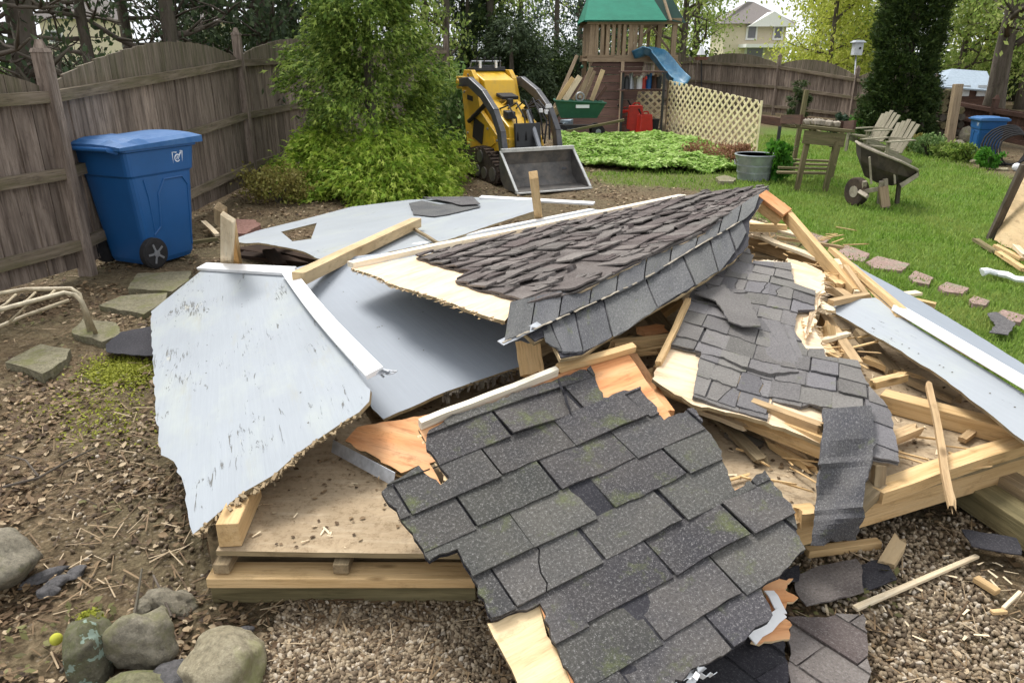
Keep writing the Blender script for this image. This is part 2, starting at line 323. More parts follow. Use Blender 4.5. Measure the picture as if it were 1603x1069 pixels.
# ------------------------------------------------------------------ mesh building
class MB:
    def __init__(s): s.v = []; s.f = []; s.g = []; s.mi = []
    def add(s, verts, faces, gc=None, mat=0):
        b = len(s.v); s.v += [tuple(x) for x in verts]; s.g += [tuple(x) for x in (gc or verts)]
        s.f += [tuple(i + b for i in f) for f in faces]; s.mi += [mat] * len(faces); return s
    def box(s, c, size, rot=None, mat=0, jit=0.0, taper=1.0, gx=0):
        """Box centred at c; rot is a 3x3 Matrix; taper narrows the top; gx = axis the grain follows."""
        sx, sy, sz = (a / 2 for a in size); o = [random.uniform(0, 30) for _ in range(3)]; vs = []; gs = []
        for z in (-1, 1):
            k = taper if z > 0 else 1
            for x, y in ((-1, -1), (1, -1), (1, 1), (-1, 1)):
                p = Vector((x * sx * k + random.uniform(-jit, jit), y * sy * k + random.uniform(-jit, jit), z * sz + random.uniform(-jit, jit)))
                q = (p.x, p.y, p.z) if gx == 0 else ((p.y, p.x, p.z) if gx == 1 else (p.z, p.x, p.y))
                gs.append((q[0] + o[0], q[1] + o[1], q[2] + o[2])); vs.append(Vector(c) + ((rot @ p) if rot else p))
        return s.add(vs, [(0, 3, 2, 1), (4, 5, 6, 7), (0, 1, 5, 4), (1, 2, 6, 5), (2, 3, 7, 6), (3, 0, 4, 7)], gs, mat)
    def beam(s, a, b, w, h, mat=0, up=(0, 0, 1), roll=0.0, seg=1, wob=0.0, splA=0.0, splB=0.0, tip=1.0):
        """Board from a to b, width w, height h; splA/splB splinter the ends by that length."""
        a, b = Vector(a), Vector(b); x = (b - a); L = x.length; x.normalize(); u = Vector(up)
        y = u.cross(x)
        if y.length < 1e-3: y = Vector((0, 1, 0)).cross(x)
        y.normalize(); z = x.cross(y); cr, sr = math.cos(roll), math.sin(roll); y, z = y * cr + z * sr, z * cr - y * sr
        o = [random.uniform(0, 30) for _ in range(3)]
        nn = max(seg, 1); cols = 4 if (splA or splB) else 1
        vs = []; gs = []; ring = []; W = [(-.5 + i / cols) for i in range(cols + 1)]
        prof = [(q, -.5) for q in W] + [(q, .5) for q in reversed(W)]; k = len(prof)
        sa = [random.uniform(0, splA) for _ in prof]; sb = [random.uniform(0, splB) for _ in prof]
        for i in range(nn + 1):
            t = i / nn; off = Vector((0, 0, 0)) if i in (0, nn) and not wob else (y * random.uniform(-wob, wob) + z * random.uniform(-wob, wob))
            sc = 1 + (tip - 1) * t
            for j, (py_, pz) in enumerate(prof):
                xx = t * L + (sa[j] if i == 0 else 0) - (sb[j] if i == nn else 0)
                vs.append(a + x * xx + y * (py_ * w * sc) + z * (pz * h * sc) + off); gs.append((xx + o[0], py_ * w + o[1], pz * h + o[2]))
        fs = []
        for i in range(nn):
            for j in range(k): fs.append((i * k + j, i * k + (j + 1) % k, (i + 1) * k + (j + 1) % k, (i + 1) * k + j))
        fs.append(tuple(reversed(range(k)))); fs.append(tuple(nn * k + j for j in range(k)))
        return s.add(vs, fs, gs, mat)
    def slab(s, P, outline, t, mt=0, ms=None, h=0.0, g0=None, swap=False):
        """Flat sheet in plane P with a 2-D outline, its top at h and t thick."""
        ms = mt if ms is None else ms; n = len(outline); o = g0 or (random.uniform(0, 9), random.uniform(0, 9))
        sg = sum(outline[i][0] * outline[(i + 1) % n][1] - outline[(i + 1) % n][0] * outline[i][1] for i in range(n))
        if sg < 0: outline = list(reversed(outline))
        def gg(p, z): return (p[1] + o[0], p[0] + o[1], z) if swap else (p[0] + o[0], p[1] + o[1], z)
        s.add([P.P(*p, h) for p in outline], [tuple(range(n))], [gg(p, 0) for p in outline], mt)
        s.add([P.P(*p, h - t) for p in outline], [tuple(reversed(range(n)))], [gg(p, 5) for p in outline], ms)
        for i in range(n):
            p, q = outline[i], outline[(i + 1) % n]
            s.add([P.P(*p, h), P.P(*p, h - t), P.P(*q, h - t), P.P(*q, h)], [(0, 1, 2, 3)], [gg(p, 0), gg(p, t), gg(q, t), gg(q, 0)], ms)
        return s
    def tube(s, pts, r, k=8, mat=0, cap=True):
        pts = [Vector(p) for p in pts]; n = len(pts); rr = r if isinstance(r, (list, tuple)) else [r] * n
        b = len(s.v); o = random.uniform(0, 20); L = 0; px = None
        for i, p in enumerate(pts):
            d = (pts[min(i + 1, n - 1)] - pts[max(i - 1, 0)]).normalized()
            if px is None: px = d.cross(Vector((0, 0, 1)) if abs(d.z) < .9 else Vector((0, 1, 0))).normalized()
            else: px = (px - d * px.dot(d)).normalized()
            py_ = d.cross(px)
            if i: L += (p - pts[i - 1]).length
            for j in range(k):
                a = 2 * math.pi * j / k; s.v.append(tuple(p + (px * math.cos(a) + py_ * math.sin(a)) * rr[i])); s.g.append((L + o, rr[i] * math.cos(a) + o, rr[i] * math.sin(a)))
        for i in range(n - 1):
            for j in range(k): s.f.append((b + i * k + j, b + i * k + (j + 1) % k, b + (i + 1) * k + (j + 1) % k, b + (i + 1) * k + j)); s.mi.append(mat)
        if cap: s.f += [tuple(b + j for j in reversed(range(k))), tuple(b + (n - 1) * k + j for j in range(k))]; s.mi += [mat] * 2
        return s
    def cyl(s, c, r, h, axis=(0, 0, 1), k=20, mat=0, r2=None):
        a = Vector(axis).normalized(); c = Vector(c)
        return s.tube([c - a * h / 2, c + a * h / 2], [r, r if r2 is None else r2], k, mat)
    def build(s, name, mats, parent=None, smooth=False, bevel=0.0, loc=None):
        me = bpy.data.meshes.new(name); v = np.array(s.v, 'f'); base = Vector((0, 0, 0))
        if parent is None and loc is None:
            lo, hi = v.min(0), v.max(0); base = Vector(((lo[0] + hi[0]) / 2, (lo[1] + hi[1]) / 2, lo[2])); v = v - np.array(base, 'f')
        me.from_pydata([tuple(map(float, x)) for x in v], [], s.f); 
        for m in (mats if isinstance(mats, (list, tuple)) else [mats]): me.materials.append(M[m] if isinstance(m, str) else m)
        me.polygons.foreach_set('material_index', s.mi)
        a = me.attributes.new('gc', 'FLOAT_VECTOR', 'POINT'); a.data.foreach_set('vector', np.array(s.g, 'f').ravel())
        if smooth: me.polygons.foreach_set('use_smooth', [True] * len(s.f))
        me.update(); o = bpy.data.objects.new(name, me); C.objects.link(o); o.location = base
        if bevel: b = o.modifiers.new('bevel', 'BEVEL'); b.width = bevel; b.segments = 2; b.limit_method = 'ANGLE'; b.angle_limit = R(40)
        if parent: o.parent = parent; o.matrix_parent_inverse = parent.matrix_basis.inverted()
        return o
def tag(o, label=None, cat=None, group=None, kind=None):
    if label: o['label'] = label
    if cat: o['category'] = cat
    if group: o['group'] = group
    if kind: o['kind'] = kind
    return o
def thing(name, label, cat, loc=(0, 0, 0), rotz=0.0, group=None):
    o = bpy.data.objects.new(name, None); C.objects.link(o); o.location = loc; o.rotation_euler = (0, 0, rotz); o.empty_display_size = .1
    return tag(o, label, cat, group)
def local(o, root):                     # parts modelled in their thing's own coordinates
    o.parent = root; o.matrix_parent_inverse = Matrix.Identity(4); return o
def dup(root, loc, rotz, label, scale=None):
    r = root.copy(); C.objects.link(r); r.location = loc; r.rotation_euler = (0, 0, rotz); r['label'] = label
    if scale: r.scale = (scale,) * 3
    def kids(a, b):
        for ch in list(a.children):
            c = ch.copy(); C.objects.link(c); c.parent = b; kids(ch, c)
    kids(root, r); return r
def np_obj(name, V, F, mat, parent=None, smooth=False, loc=None):
    """Big mesh from arrays; F is (n, 3 or 4)."""
    me = bpy.data.meshes.new(name); base = np.zeros(3)
    if parent is None: lo, hi = V.min(0), V.max(0); base = np.array(((lo[0] + hi[0]) / 2, (lo[1] + hi[1]) / 2, lo[2]))
    V = (V - base).astype('f'); k = F.shape[1]
    me.vertices.add(len(V)); me.vertices.foreach_set('co', V.ravel()); me.loops.add(F.size); me.loops.foreach_set('vertex_index', F.ravel().astype('i'))
    me.polygons.add(len(F)); me.polygons.foreach_set('loop_start', np.arange(len(F), dtype='i') * k)
    if smooth: me.polygons.foreach_set('use_smooth', np.ones(len(F), bool))
    me.update(calc_edges=True); me.materials.append(M[mat])
    o = bpy.data.objects.new(name, me); C.objects.link(o); o.location = base
    if parent: o.parent = parent; o.matrix_parent_inverse = parent.matrix_basis.inverted(); 
    return o
def rotm(n, tilt=math.pi, up=False):
    """n random rotations; with up=True, a turn about Z and then a tilt of up to tilt."""
    a = rng.uniform(0, 2 * np.pi, n); b = rng.uniform(-tilt, tilt, n); c = rng.uniform(-tilt, tilt, n)
    ca, sa, cb, sb, cc, sc = np.cos(a), np.sin(a), np.cos(b), np.sin(b), np.cos(c), np.sin(c); Z = np.zeros(n); O = np.ones(n)
    A = np.stack([ca, -sa, Z, sa, ca, Z, Z, Z, O], 1).reshape(n, 3, 3); B = np.stack([O, Z, Z, Z, cb, -sb, Z, sb, cb], 1).reshape(n, 3, 3)
    D = np.stack([cc, Z, sc, Z, O, Z, -sc, Z, cc], 1).reshape(n, 3, 3); return A @ B @ D
def scatter(tv, tf, pos, rot, sc):
    tv = np.array(tv, float); tf = np.array(tf); n = len(pos); sc = np.array(sc, float)
    if sc.ndim == 1: sc = sc[:, None].repeat(3, 1)
    V = np.einsum('nij,nkj->nki', rot, tv[None] * sc[:, None, :]) + pos[:, None, :]
    F = tf[None] + (np.arange(n) * len(tv))[:, None, None]
    return V.reshape(-1, 3), F.reshape(-1, tf.shape[1])
LEAF = ([(0, -.5, 0), (.3, -.1, .08), (.26, .22, .08), (0, .5, 0), (-.26, .22, .08), (-.3, -.1, .08), (0, 0, -.04)], [(0, 1, 6), (1, 2, 6), (2, 3, 6), (3, 4, 6), (4, 5, 6), (5, 0, 6)])
QUAD = ([(0, -.5, 0), (.28, 0, .06), (0, .5, 0), (-.28, 0, .06)], [(0, 1, 2, 3)])
SPRAY = ([(0, 0, 0), (.07, .3, .03), (.26, .62, -.05), (.06, .55, .03), (0, 1, -.12), (-.06, .5, .03), (-.24, .55, -.05), (-.07, .25, .03)],
         [(0, 1, 2, 3), (0, 3, 4, 5), (0, 5, 6, 7)])
def ico(sub=1):
    import bmesh
    bm = bmesh.new(); bmesh.ops.create_icosphere(bm, subdivisions=sub, radius=1); v = [tuple(x.co) for x in bm.verts]; f = [tuple(y.index for y in x.verts) for x in bm.faces]; bm.free(); return v, f
# ================================================================== GROUND
LAWN_PX = [(1128, 296), (1165, 262), (1182, 232), (1190, 200), (1300, 203), (1345, 214), (1480, 242), (1603, 292), (1800, 372), (2100, 800), (1750, 760), (1603, 660), (1520, 590), (1440, 530), (1380, 480), (1320, 420), (1260, 380), (1215, 350), (1180, 325)]
lawn_poly = [G(*p) for p in LAWN_PX]; k_ = LAWN_PX.index((1800, 372)); lawn_poly[k_:k_ + 2] = [Vector((13, 9.6, 0)), Vector((22, 8, 0)), Vector((22, -2, 0)), Vector((3, .6, 0))]
LAWN2 = [G(*p) for p in [(905, 270), (1150, 262), (1190, 225), (1200, 330), (1130, 300), (1040, 292), (960, 290)]]
def gh(x, y):
    return (noise.noise(Vector((x * 1.3, y * 1.3, 3))) * .022 + noise.noise(Vector((x * 4.5, y * 4.5, 7))) * .014 + noise.noise(Vector((x * 13, y * 13, 1))) * .006) * (1 if y < 14 else .4) - .012
def graded(lo, a, b, hi, st, far):
    mid = list(np.arange(a, b, st)); L = []; q = a; s = st
    while q > lo: s *= 1.25; q -= min(s, far); L.append(q)
    Rr = []; q = mid[-1]; s = st
    while q < hi: s *= 1.25; q += min(s, far); Rr.append(q)
    return np.array(L[::-1] + mid + Rr)
gx = graded(-600, -5, 5, 600, .055, 80); gy = graded(-60, .8, 9.5, 900, .055, 80)
X, Y = np.meshgrid(gx, gy); Z = np.array([gh(a, b) for a, b in zip(X.ravel(), Y.ravel())])
V = np.stack([X.ravel(), Y.ravel(), Z], 1); nx = len(gx); ny = len(gy)
i0 = (np.arange(ny - 1)[:, None] * nx + np.arange(nx - 1)[None]).ravel(); F = np.stack([i0, i0 + 1, i0 + nx + 1, i0 + nx], 1)
me = bpy.data.meshes.new('ground'); me.from_pydata(V.tolist(), [], F.tolist()); me.materials.append(M['soil'])
def soft_lawn(P):
    k = np.zeros(len(P))
    for _ in range(10):
        Q = P[:, :2] + rng.normal(0, .10, (len(P), 2)); k += inpoly(Q, lawn_poly) * .1 + inpoly(Q, LAWN2) * .05
    return np.clip(k, 0, 1)
a_ = me.attributes.new('lawn', 'FLOAT', 'POINT'); lw_ = soft_lawn(V); lw_[(V[:, 1] > 40)] = .8; a_.data.foreach_set('value', lw_.astype('f'))
me.polygons.foreach_set('use_smooth', [True] * len(F)); me.update()
ground = bpy.data.objects.new('ground', me); C.objects.link(ground); tag(ground, 'bare brown soil of the back yard turning to lawn', kind='structure')

# ================================================================== helpers for the wreck
def panel(name, label, cat, P, px, t, mt, ms, amp=.008, step=.04, keep=None, h=0.0, parent=None, group=None, g0=None, swap=False):
    mb = MB(); mb.slab(P, rough([P.uv(*p) for p in px], amp, step, keep), t, 0, 1, h, g0, swap)
    o = mb.build(name, [mt, ms], parent); return tag(o, label, cat, group) if label else o
def board(name, label, a, b, w_, h_, mat='pine', cat='board', group=None, roll=0.0, spl=(0, 0), seg=1, wob=0.0, tip=1.0, parent=None, bevel=.003, pts=False, up=(0, 0, 1)):
    """A length of timber between two pixel + height points (centre line)."""
    A = Vector(a) if pts else G(*a); B = Vector(b) if pts else G(*b)
    mb = MB().beam(A, B, w_, h_, roll=roll, splA=spl[0], splB=spl[1], seg=seg, wob=wob, tip=tip, up=up)
    o = mb.build(name, [mat], parent, bevel=0 if (spl[0] or spl[1] or wob) else bevel)
    return tag(o, label, cat, group) if label else o
def fringe(nm, label, P, px, n, mat, L=(.02, .07), out=1.0, cat='splinters', parent=None, spread=.5, h=0.0, wd=(.003, .010)):
    q = [Vector(P.uv(*p)) for p in px]; mb = MB(); cum = [0]
    for i in range(len(q) - 1): cum.append(cum[-1] + (q[i + 1] - q[i]).length)
    for _ in range(n):
        t = random.uniform(0, cum[-1]); i = max(j for j in range(len(q) - 1) if cum[j] <= t); d = (q[i + 1] - q[i]).normalized(); a = q[i] + d * (t - cum[i]); o = Vector((-d.y, d.x)) * out
        e = (o + d * random.uniform(-spread, spread)).normalized() * random.uniform(*L); w_ = random.uniform(*wd); z = h - random.uniform(0, .014); s_ = a - e * .35; g = random.uniform(0, 9)
        mb.add([P.P(*(s_ - d * w_), z), P.P(*(s_ + d * w_), z), P.P(*(a + e), z + random.uniform(-.006, .006)), P.P(*s_, z - .005)], [(0, 1, 2), (0, 2, 3), (1, 3, 2)], [(g, -w_, 0), (g, w_, 0), (g + .1, 0, 0), (g, 0, .01)])
    o = mb.build(nm, [mat], parent)
    return o if parent else tag(o, label, cat, kind='stuff')
def put_tab(mb, P, c, hh, t):
    n = len(c); g0 = (random.uniform(0, 9), random.uniform(0, 9)); kx, ky = random.uniform(-.02, .02), random.uniform(-.02, .02); c0 = c[0]
    if sum(c[j][0] * c[(j + 1) % n][1] - c[(j + 1) % n][0] * c[j][1] for j in range(n)) < 0: c = c[::-1]
    f = lambda p: hh(p) + kx * (p[0] - c0[0]) + ky * (p[1] - c0[1])
    gt = [(p[0] + g0[0], p[1] + g0[1], 0) for p in c]
    mb.add([P.P(*p, f(p)) for p in c] + [P.P(*p, f(p) - t - .004) for p in c], [tuple(range(n))] + [(j, n + j, n + (j + 1) % n, (j + 1) % n) for j in range(n)], gt + [(a, b, .01) for a, b, _ in gt], 0)
def shingle_rows(mb, P, outline, exp, tab, k0, k1, off=0.0, lift=.006, tlift=.003, jag=.004, base=.004, gap=.004, skip=0.0, t=.0045, stag=.5, wander=.004, brk=0.0):
    """Rows of shingle tabs in plane P; the outline (u, v) trims them; v points up the roof."""
    us = [p[0] for p in outline]; umin, umax = min(us), max(us)
    vmin, vmax = min(p[1] for p in outline), max(p[1] for p in outline)
    n0 = int(math.floor(vmin / exp)) - 1; n1 = int(math.ceil(vmax / exp)) + 1
    for k in range(n0, n1):
        v0 = k * exp; sh = off + (k % 2) * tab * stag + random.uniform(-wander, wander) * 4
        i0 = int(math.floor((umin - sh) / tab)) - 1; i1 = int(math.ceil((umax - sh) / tab)) + 1
        for i in range(i0, i1):
            if random.random() < skip: continue
            ua = sh + i * tab + gap / 2 + random.uniform(-wander, wander); ub = sh + (i + 1) * tab - gap / 2 + random.uniform(-wander, wander)
            dz = [random.uniform(0, lift) for _ in range(2)]; dv = random.uniform(-jag, jag) * .6
            low = [(ua + (ub - ua) * q / 6, v0 + dv + random.uniform(-jag, jag)) for q in range(7)]
            quad = low + [(ub, v0 + exp * 1.04), (ua, v0 + exp * 1.04)]
            hull = [(ua, v0 + dv - 2 * jag), (ub, v0 + dv - 2 * jag), (ub, v0 + exp * 1.04), (ua, v0 + exp * 1.04)]
            c = clip(outline, hull)
            if len(c) < 3 or area(c) < .0006: continue
            full = area(c) > .93 * area(hull)
            if full: c = quad
            def hh(p):
                s_ = min(max((p[0] - ua) / (ub - ua), 0), 1); q = min(max((p[1] - v0) / exp, 0), 1.1)
                return base + (t + tlift + dz[0] * (1 - s_) + dz[1] * s_) * (1 - q) ** 1.0 * 1.0 + t * .4
            if brk and random.random() < brk:                    # a torn tab: cut along an uneven line into two pieces, or a corner lost
                s0, s1 = random.uniform(.15, .85), random.uniform(.15, .85); mid = [(ua + (ub - ua) * (s0 + (s1 - s0) * q / 5) + random.uniform(-.012, .012), v0 - .02 + (exp + .04) * q / 5) for q in range(6)]
                la_ = [(ua - .02, v0 - .02)] + [(x - .0025, y) for x, y in mid] + [(ua - .02, v0 + exp + .02)]; lb_ = [(x + .0025, y) for x, y in mid] + [(ub + .02, v0 + exp + .02), (ub + .02, v0 - .02)]
                cs = [clip(z, hull) for z in (la_, lb_)]; cs = [z for z in cs if len(z) > 2 and area(z) > .0004]
                if not full: cs = [c]
                if len(cs) > 1 and random.random() < .12: cs = cs[:1]
            else: cs = [c]
            for c in cs: put_tab(mb, P, c, hh, t)
WRECK = 'flat pieces of the demolished shed'
LUM = 'broken timber in the wreck'
# ================================================================== SHED FLOOR
ZD = .22
deck = thing('shed_floor', 'dirty plywood shed floor on a timber frame under the wreck', 'shed floor', G(735, 700))
dpx = [(338, 862), (735, 868), (1120, 872), (1250, 818), (1420, 768), (1603, 712), (1720, 672), (1603, 640), (1480, 548), (1370, 470), (1290, 425), (900, 400), (585, 400), (520, 520), (400, 740)]
dp = [G(*p, ZD) for p in dpx]; PD = Plane((338, 862, ZD), (1120, 868, ZD), (900, 600, ZD))
panel('floor_board', None, None, PD, dpx, .018, 'deck', 'deck_edge', .004, .12, parent=deck, g0=(0, 0))
def rim(pa, pb, z, w_, h_, mat, nm='rim_joist', dy=0.0):
    a, b = G(*pa, z), G(*pb, z); d = (b - a).normalized(); n = Vector((d.y, -d.x, 0)); n = n if n.y < 0 or abs(n.y) < .1 else -n
    return board(nm, None, a + n * dy, b + n * dy, w_, h_, mat, parent=deck, pts=True, bevel=.003)
# front: an inset joist under the sheet and the long pale beam lying proud of it
rim((345, 868), (735, 872), ZD - .075, .04, .11, 'pine_old', dy=-.035)
rim((335, 893), (745, 893), .128, .085, .036, 'pine', nm='beam', dy=.02)
rim((335, 912), (745, 912), .050, .05, .112, 'green_wood', nm='skid', dy=.005)
rim((735, 874), (1120, 878), ZD - .075, .04, .12, 'pine_old', dy=-.03)
for q in (.03, .5): 
    a = G(345 + 390 * q, 872, ZD - .05); board('joist_block', None, a + Vector((0, -.06, 0)), a + Vector((0, .12, 0)), .05, .035, 'pine_old', parent=deck, pts=True)
rim((1238, 830), (1603, 722), ZD - .06, .045, .12, 'pine', dy=.0)
rim((1232, 838), (1700, 692), .075, .09, .06, 'green_wood', nm='skid', dy=.0)
rim((1603, 722), (1715, 684), ZD - .06, .045, .12, 'pine_old')
rim((338, 866), (400, 744), ZD - .08, .04, .13, 'pine_old'); rim((400, 744), (520, 523), ZD - .08, .04, .13, 'pine_old')
# low studs still nailed round the edge
board('sole_plate', None, (358, 838, ZD + .045), (392, 762, ZD + .045), .07, .085, 'pine', parent=deck)
board('sole_plate', None, (1368, 772, ZD + .025), (1610, 690, ZD + .025), .075, .045, 'pine', parent=deck, seg=6, wob=.003)
board('sole_plate', None, (1330, 802, ZD + .02), (1375, 760, ZD + .03), .06, .035, 'pine_old', parent=deck)
board('sole_plate', None, (1380, 625, ZD + .04), (1640, 694, ZD + .04), .085, .075, 'pine', parent=deck)

# ================================================================== WALL PANELS
def show(nm, P, px):
    print('PLANE', nm, ['%d,%d:%.2f (%.2f,%.2f)' % (p[0], p[1], P.at(*p).z, P.at(*p).x, P.at(*p).y) for p in px])
# left, worn
PL = Plane((237, 490, .16), (562, 640, .47), (300, 832, .27), (322, 425), (300, 832))
pxL = [(322, 418), (456, 428), (508, 505), (580, 610), (578, 628), (562, 645), (520, 672), (470, 706), (430, 742), (385, 768), (345, 800), (302, 836), (288, 760), (272, 722), (262, 716), (252, 712), (243, 640), (236, 488)]
show('L', PL, pxL)
panel('wall_panel', 'worn pale blue wall panel with cracked peeling paint, leaning off the front left', 'wall panel', PL, pxL, .014, 'paint_worn', 'deck_edge', .006, .05, {0, 1, 17}, group=WRECK, g0=(0, 0))
fringe('torn_paint_edge', 'torn grey plies along the lower edge of the worn wall panel', PL, [(562, 645), (520, 672), (470, 706), (430, 742), (385, 768), (345, 800), (304, 834)], 120, 'pine_old', (.004, .022), 1, spread=1.5, wd=(.004, .016), h=-.002)
# moss and splinters on its lower edge
mbs = MB()
for i in range(60):
    t_ = random.random(); seg = [(562, 645), (520, 672), (470, 706), (430, 742), (385, 768), (345, 800), (302, 836)]; q = t_ * 6 * .999; k = int(q); f = q - k
    p = PL.at(seg[k][0] + (seg[k + 1][0] - seg[k][0]) * f, seg[k][1] + (seg[k + 1][1] - seg[k][1]) * f) + PL.n * random.uniform(-.012, .004)
    mbs.beam(p, p + PL.v * random.uniform(-.02, .02) + PL.u * random.uniform(.01, .045), random.uniform(.004, .014), .004, splB=.01)
tag(mbs.build('splinters', ['pine_old']), 'torn weathered splinters along the lower edge of the worn wall panel', 'splinters', kind='stuff')
def strip(name, label, P, pa, pb, w_, t, mat, h, group=None, seg=8, bend=0.0, cat='trim board'):
    a, b = Vector(P.uv(*pa)), Vector(P.uv(*pb)); mb = MB(); L = (b - a).length; d = (b - a) / L; n = Vector((-d.y, d.x)); pts = []
    for i in range(seg + 1):
        q = i / seg; pts.append(P.P(*(a + d * L * q + n * bend * math.sin(math.pi * q)), h + t / 2))
    o = random.uniform(0, 9)
    for i in range(seg): pass
    vs = []; gs = []
    for i, p in enumerate(pts):
        dd = (pts[min(i + 1, seg)] - pts[max(i - 1, 0)]).normalized(); y = P.n.cross(dd)
        for s1, s2 in ((-1, -1), (1, -1), (1, 1), (-1, 1)): vs.append(p + y * (s1 * w_ / 2) + P.n * (s2 * t / 2)); gs.append((i / seg * L + o, s1 * w_ / 2, s2 * t))
    fs = [(i * 4 + j, i * 4 + (j + 1) % 4, i * 4 + 4 + (j + 1) % 4, i * 4 + 4 + j) for i in range(seg) for j in range(4)] + [(3, 2, 1, 0), tuple(seg * 4 + j for j in range(4))]
    mb.add(vs, fs, gs); return tag(mb.build(name, [mat], bevel=.002), label, cat, group)
strip('trim_board', 'short white trim board along the top of the worn panel, below two stakes', PL, (318, 420), (458, 428), .085, .022, 'white_trim', .003, 'white trim boards')
strip('trim_board', 'long white trim board down the right edge of the worn blue panel', PL, (455, 433), (592, 594), .075, .02, 'white_trim', .02, 'white trim boards', bend=-.015)
# scrap caught under the trim end
mb = MB(); p0 = PL.at(590, 592) + PL.n * .03
for i in range(7): mb.beam(p0 + Vector((random.uniform(-.01, .01), random.uniform(-.01, .01), 0)), p0 + Vector((random.uniform(.04, .1), random.uniform(-.03, .03), random.uniform(-.01, .02))), .012, .003, seg=3, wob=.006)
tag(mb.build('bent_flashing', ['flash']), 'small twisted grey metal scrap at the lower end of the long white trim', 'metal scrap')

# middle, smooth
PM = Plane((600, 655, .30), (812, 572, .40), (470, 440, .40), (600, 655), (812, 572))
pxM = [(440, 425), (520, 405), (640, 392), (760, 400), (850, 470), (872, 540), (820, 572), (770, 588), (740, 598), (700, 612), (660, 630), (600, 656), (583, 640), (570, 615)]
show('M', PM, pxM)
panel('wall_panel', 'smooth pale blue-grey wall panel lying under the raised shingled roof', 'wall panel', PM, pxM, .014, 'paint', 'deck_edge', .004, .05, {0, 1, 2, 3, 4, 12, 13}, group=WRECK, swap=True)
mbs = MB()
for i in range(80):
    q = random.random(); x = 690 + 130 * q; p = PM.at(x, 614 - 44 * q) + Vector((0, -.003, -.01)); mbs.beam(p, p + Vector((random.uniform(-.02, .02), random.uniform(-.03, -.005), random.uniform(-.045, .01))), .01, .004, splB=.012)
tag(mbs.build('rotten_fringe', ['bark']), 'dark rotten fringe hanging from the lower edge of the smooth blue-grey panel', 'rotten wood', kind='stuff')

# back left, with a hole broken through it
PB = Plane((360, 378, .33), (640, 316, .27), (545, 405, .42))
pxB = [(358, 377), (400, 362), (470, 345), (550, 324), (640, 313), (745, 309), (835, 312), (838, 330), (770, 352), (735, 364), (700, 376), (610, 394), (556, 412), (520, 408), (498, 405), (478, 395), (455, 389), (430, 384), (405, 380), (385, 381)]
show('B', PB, pxB)
HA, HB, HC, HD, HE = (440, 363), (468, 356), (496, 349), (487, 374), (458, 378)      # the hole; the sheet is laid as two pieces that meet along it
up_px = [(358, 377), (400, 362), (470, 345), (550, 324), (640, 313), (745, 309), (835, 312), HC, HB, HA]
lo_px = [(358, 377), HA, HE, HD, HC, (835, 312), (838, 330), (770, 352), (735, 364), (700, 376), (610, 394), (556, 412), (520, 408), (498, 405), (478, 395), (455, 389), (430, 384), (405, 380), (385, 381)]
mb = MB(); mb.slab(PB, rough([PB.uv(*p) for p in up_px], .006, .05, {6, 7, 8, 9}), .014, 0, 1, g0=(1, 1)); mb.slab(PB, rough([PB.uv(*p) for p in lo_px], .006, .05, {0, 1, 2, 3, 4}), .014, 0, 1, g0=(1, 1))
tag(mb.build('wall_panel', ['paint_mid', 'deck_edge']), 'large scuffed pale wall panel at the back with a hole broken through it', 'wall panel', WRECK)
# back right wall piece with white trim
PB2 = Plane((840, 336, .30), (925, 322, .28), (700, 384, .40))
pxB2 = [(668, 388), (740, 366), (838, 345), (926, 328), (1000, 330), (1000, 350), (760, 395)]
panel('wall_panel', 'narrow pale wall panel behind the eave board of the raised roof', 'wall panel', PB2, pxB2, .014, 'paint_mid', 'deck_edge', .004, .05, group=WRECK)
PB3 = Plane((745, 312, .30), (925, 318, .32), (925, 328, .30))
strip('trim_board', 'thin white trim board behind the short upright post', PB3, (752, 311), (930, 321), .085, .02, 'white_trim', .004, 'white trim boards')
strip('trim_board', 'scuffed white trim board in front of the foot of the upright post', PB2, (650, 387), (926, 331), .07, .02, 'white_trim', .004, 'white trim boards')
# shingle pieces on the back panel
def loose_shingle(name, label, P, px, tabs=None, mat='felt', lift=.012, group='loose pieces of shingle', amp=.006, exp=.14):
    mb = MB(); ol = rough([P.uv(*p) for p in px], amp, .03)
    mb.slab(P, ol, .005, 0, 0, lift)
    if tabs: shingle_rows(mb, P, ol, exp, tabs, 0, 9, base=lift, lift=.004, jag=.004)
    return tag(mb.build(name, [mat]), label, 'shingle', group)
loose_shingle('shingle_piece', 'curled grey shingle scrap on the large back panel', PB, [(640, 320), (660, 316), (690, 322), (740, 320), (752, 326), (700, 338), (680, 341), (648, 338)], mat='shingle_cap')
loose_shingle('shingle_piece', 'dark flat shingle scrap near the right end of the large back panel', PB, [(662, 313), (740, 312), (752, 324), (722, 326), (700, 320)], mat='slate', lift=.03)

for i, (a, b, w_) in enumerate([((372, 398, .12), (500, 412, .16), .14), ((385, 388, .08), (470, 402, .10), .2), ((420, 392, .18), (440, 416, .16), .10), ((450, 396, .14), (505, 408, .20), .12)]):  # near-black boards added to deepen the shade in the hollow
    board('rotten_board', ['longest dark rotten board in the hollow under the large back panel', 'flat dark rotten board lowest in the hollow', 'short dark board crossing the others in the hollow', 'dark board end at the right of the hollow'][i], a, b, w_, .03, 'rot', 'board', 'rotten boards in the hollow under the back panel', spl=(.03, .04))
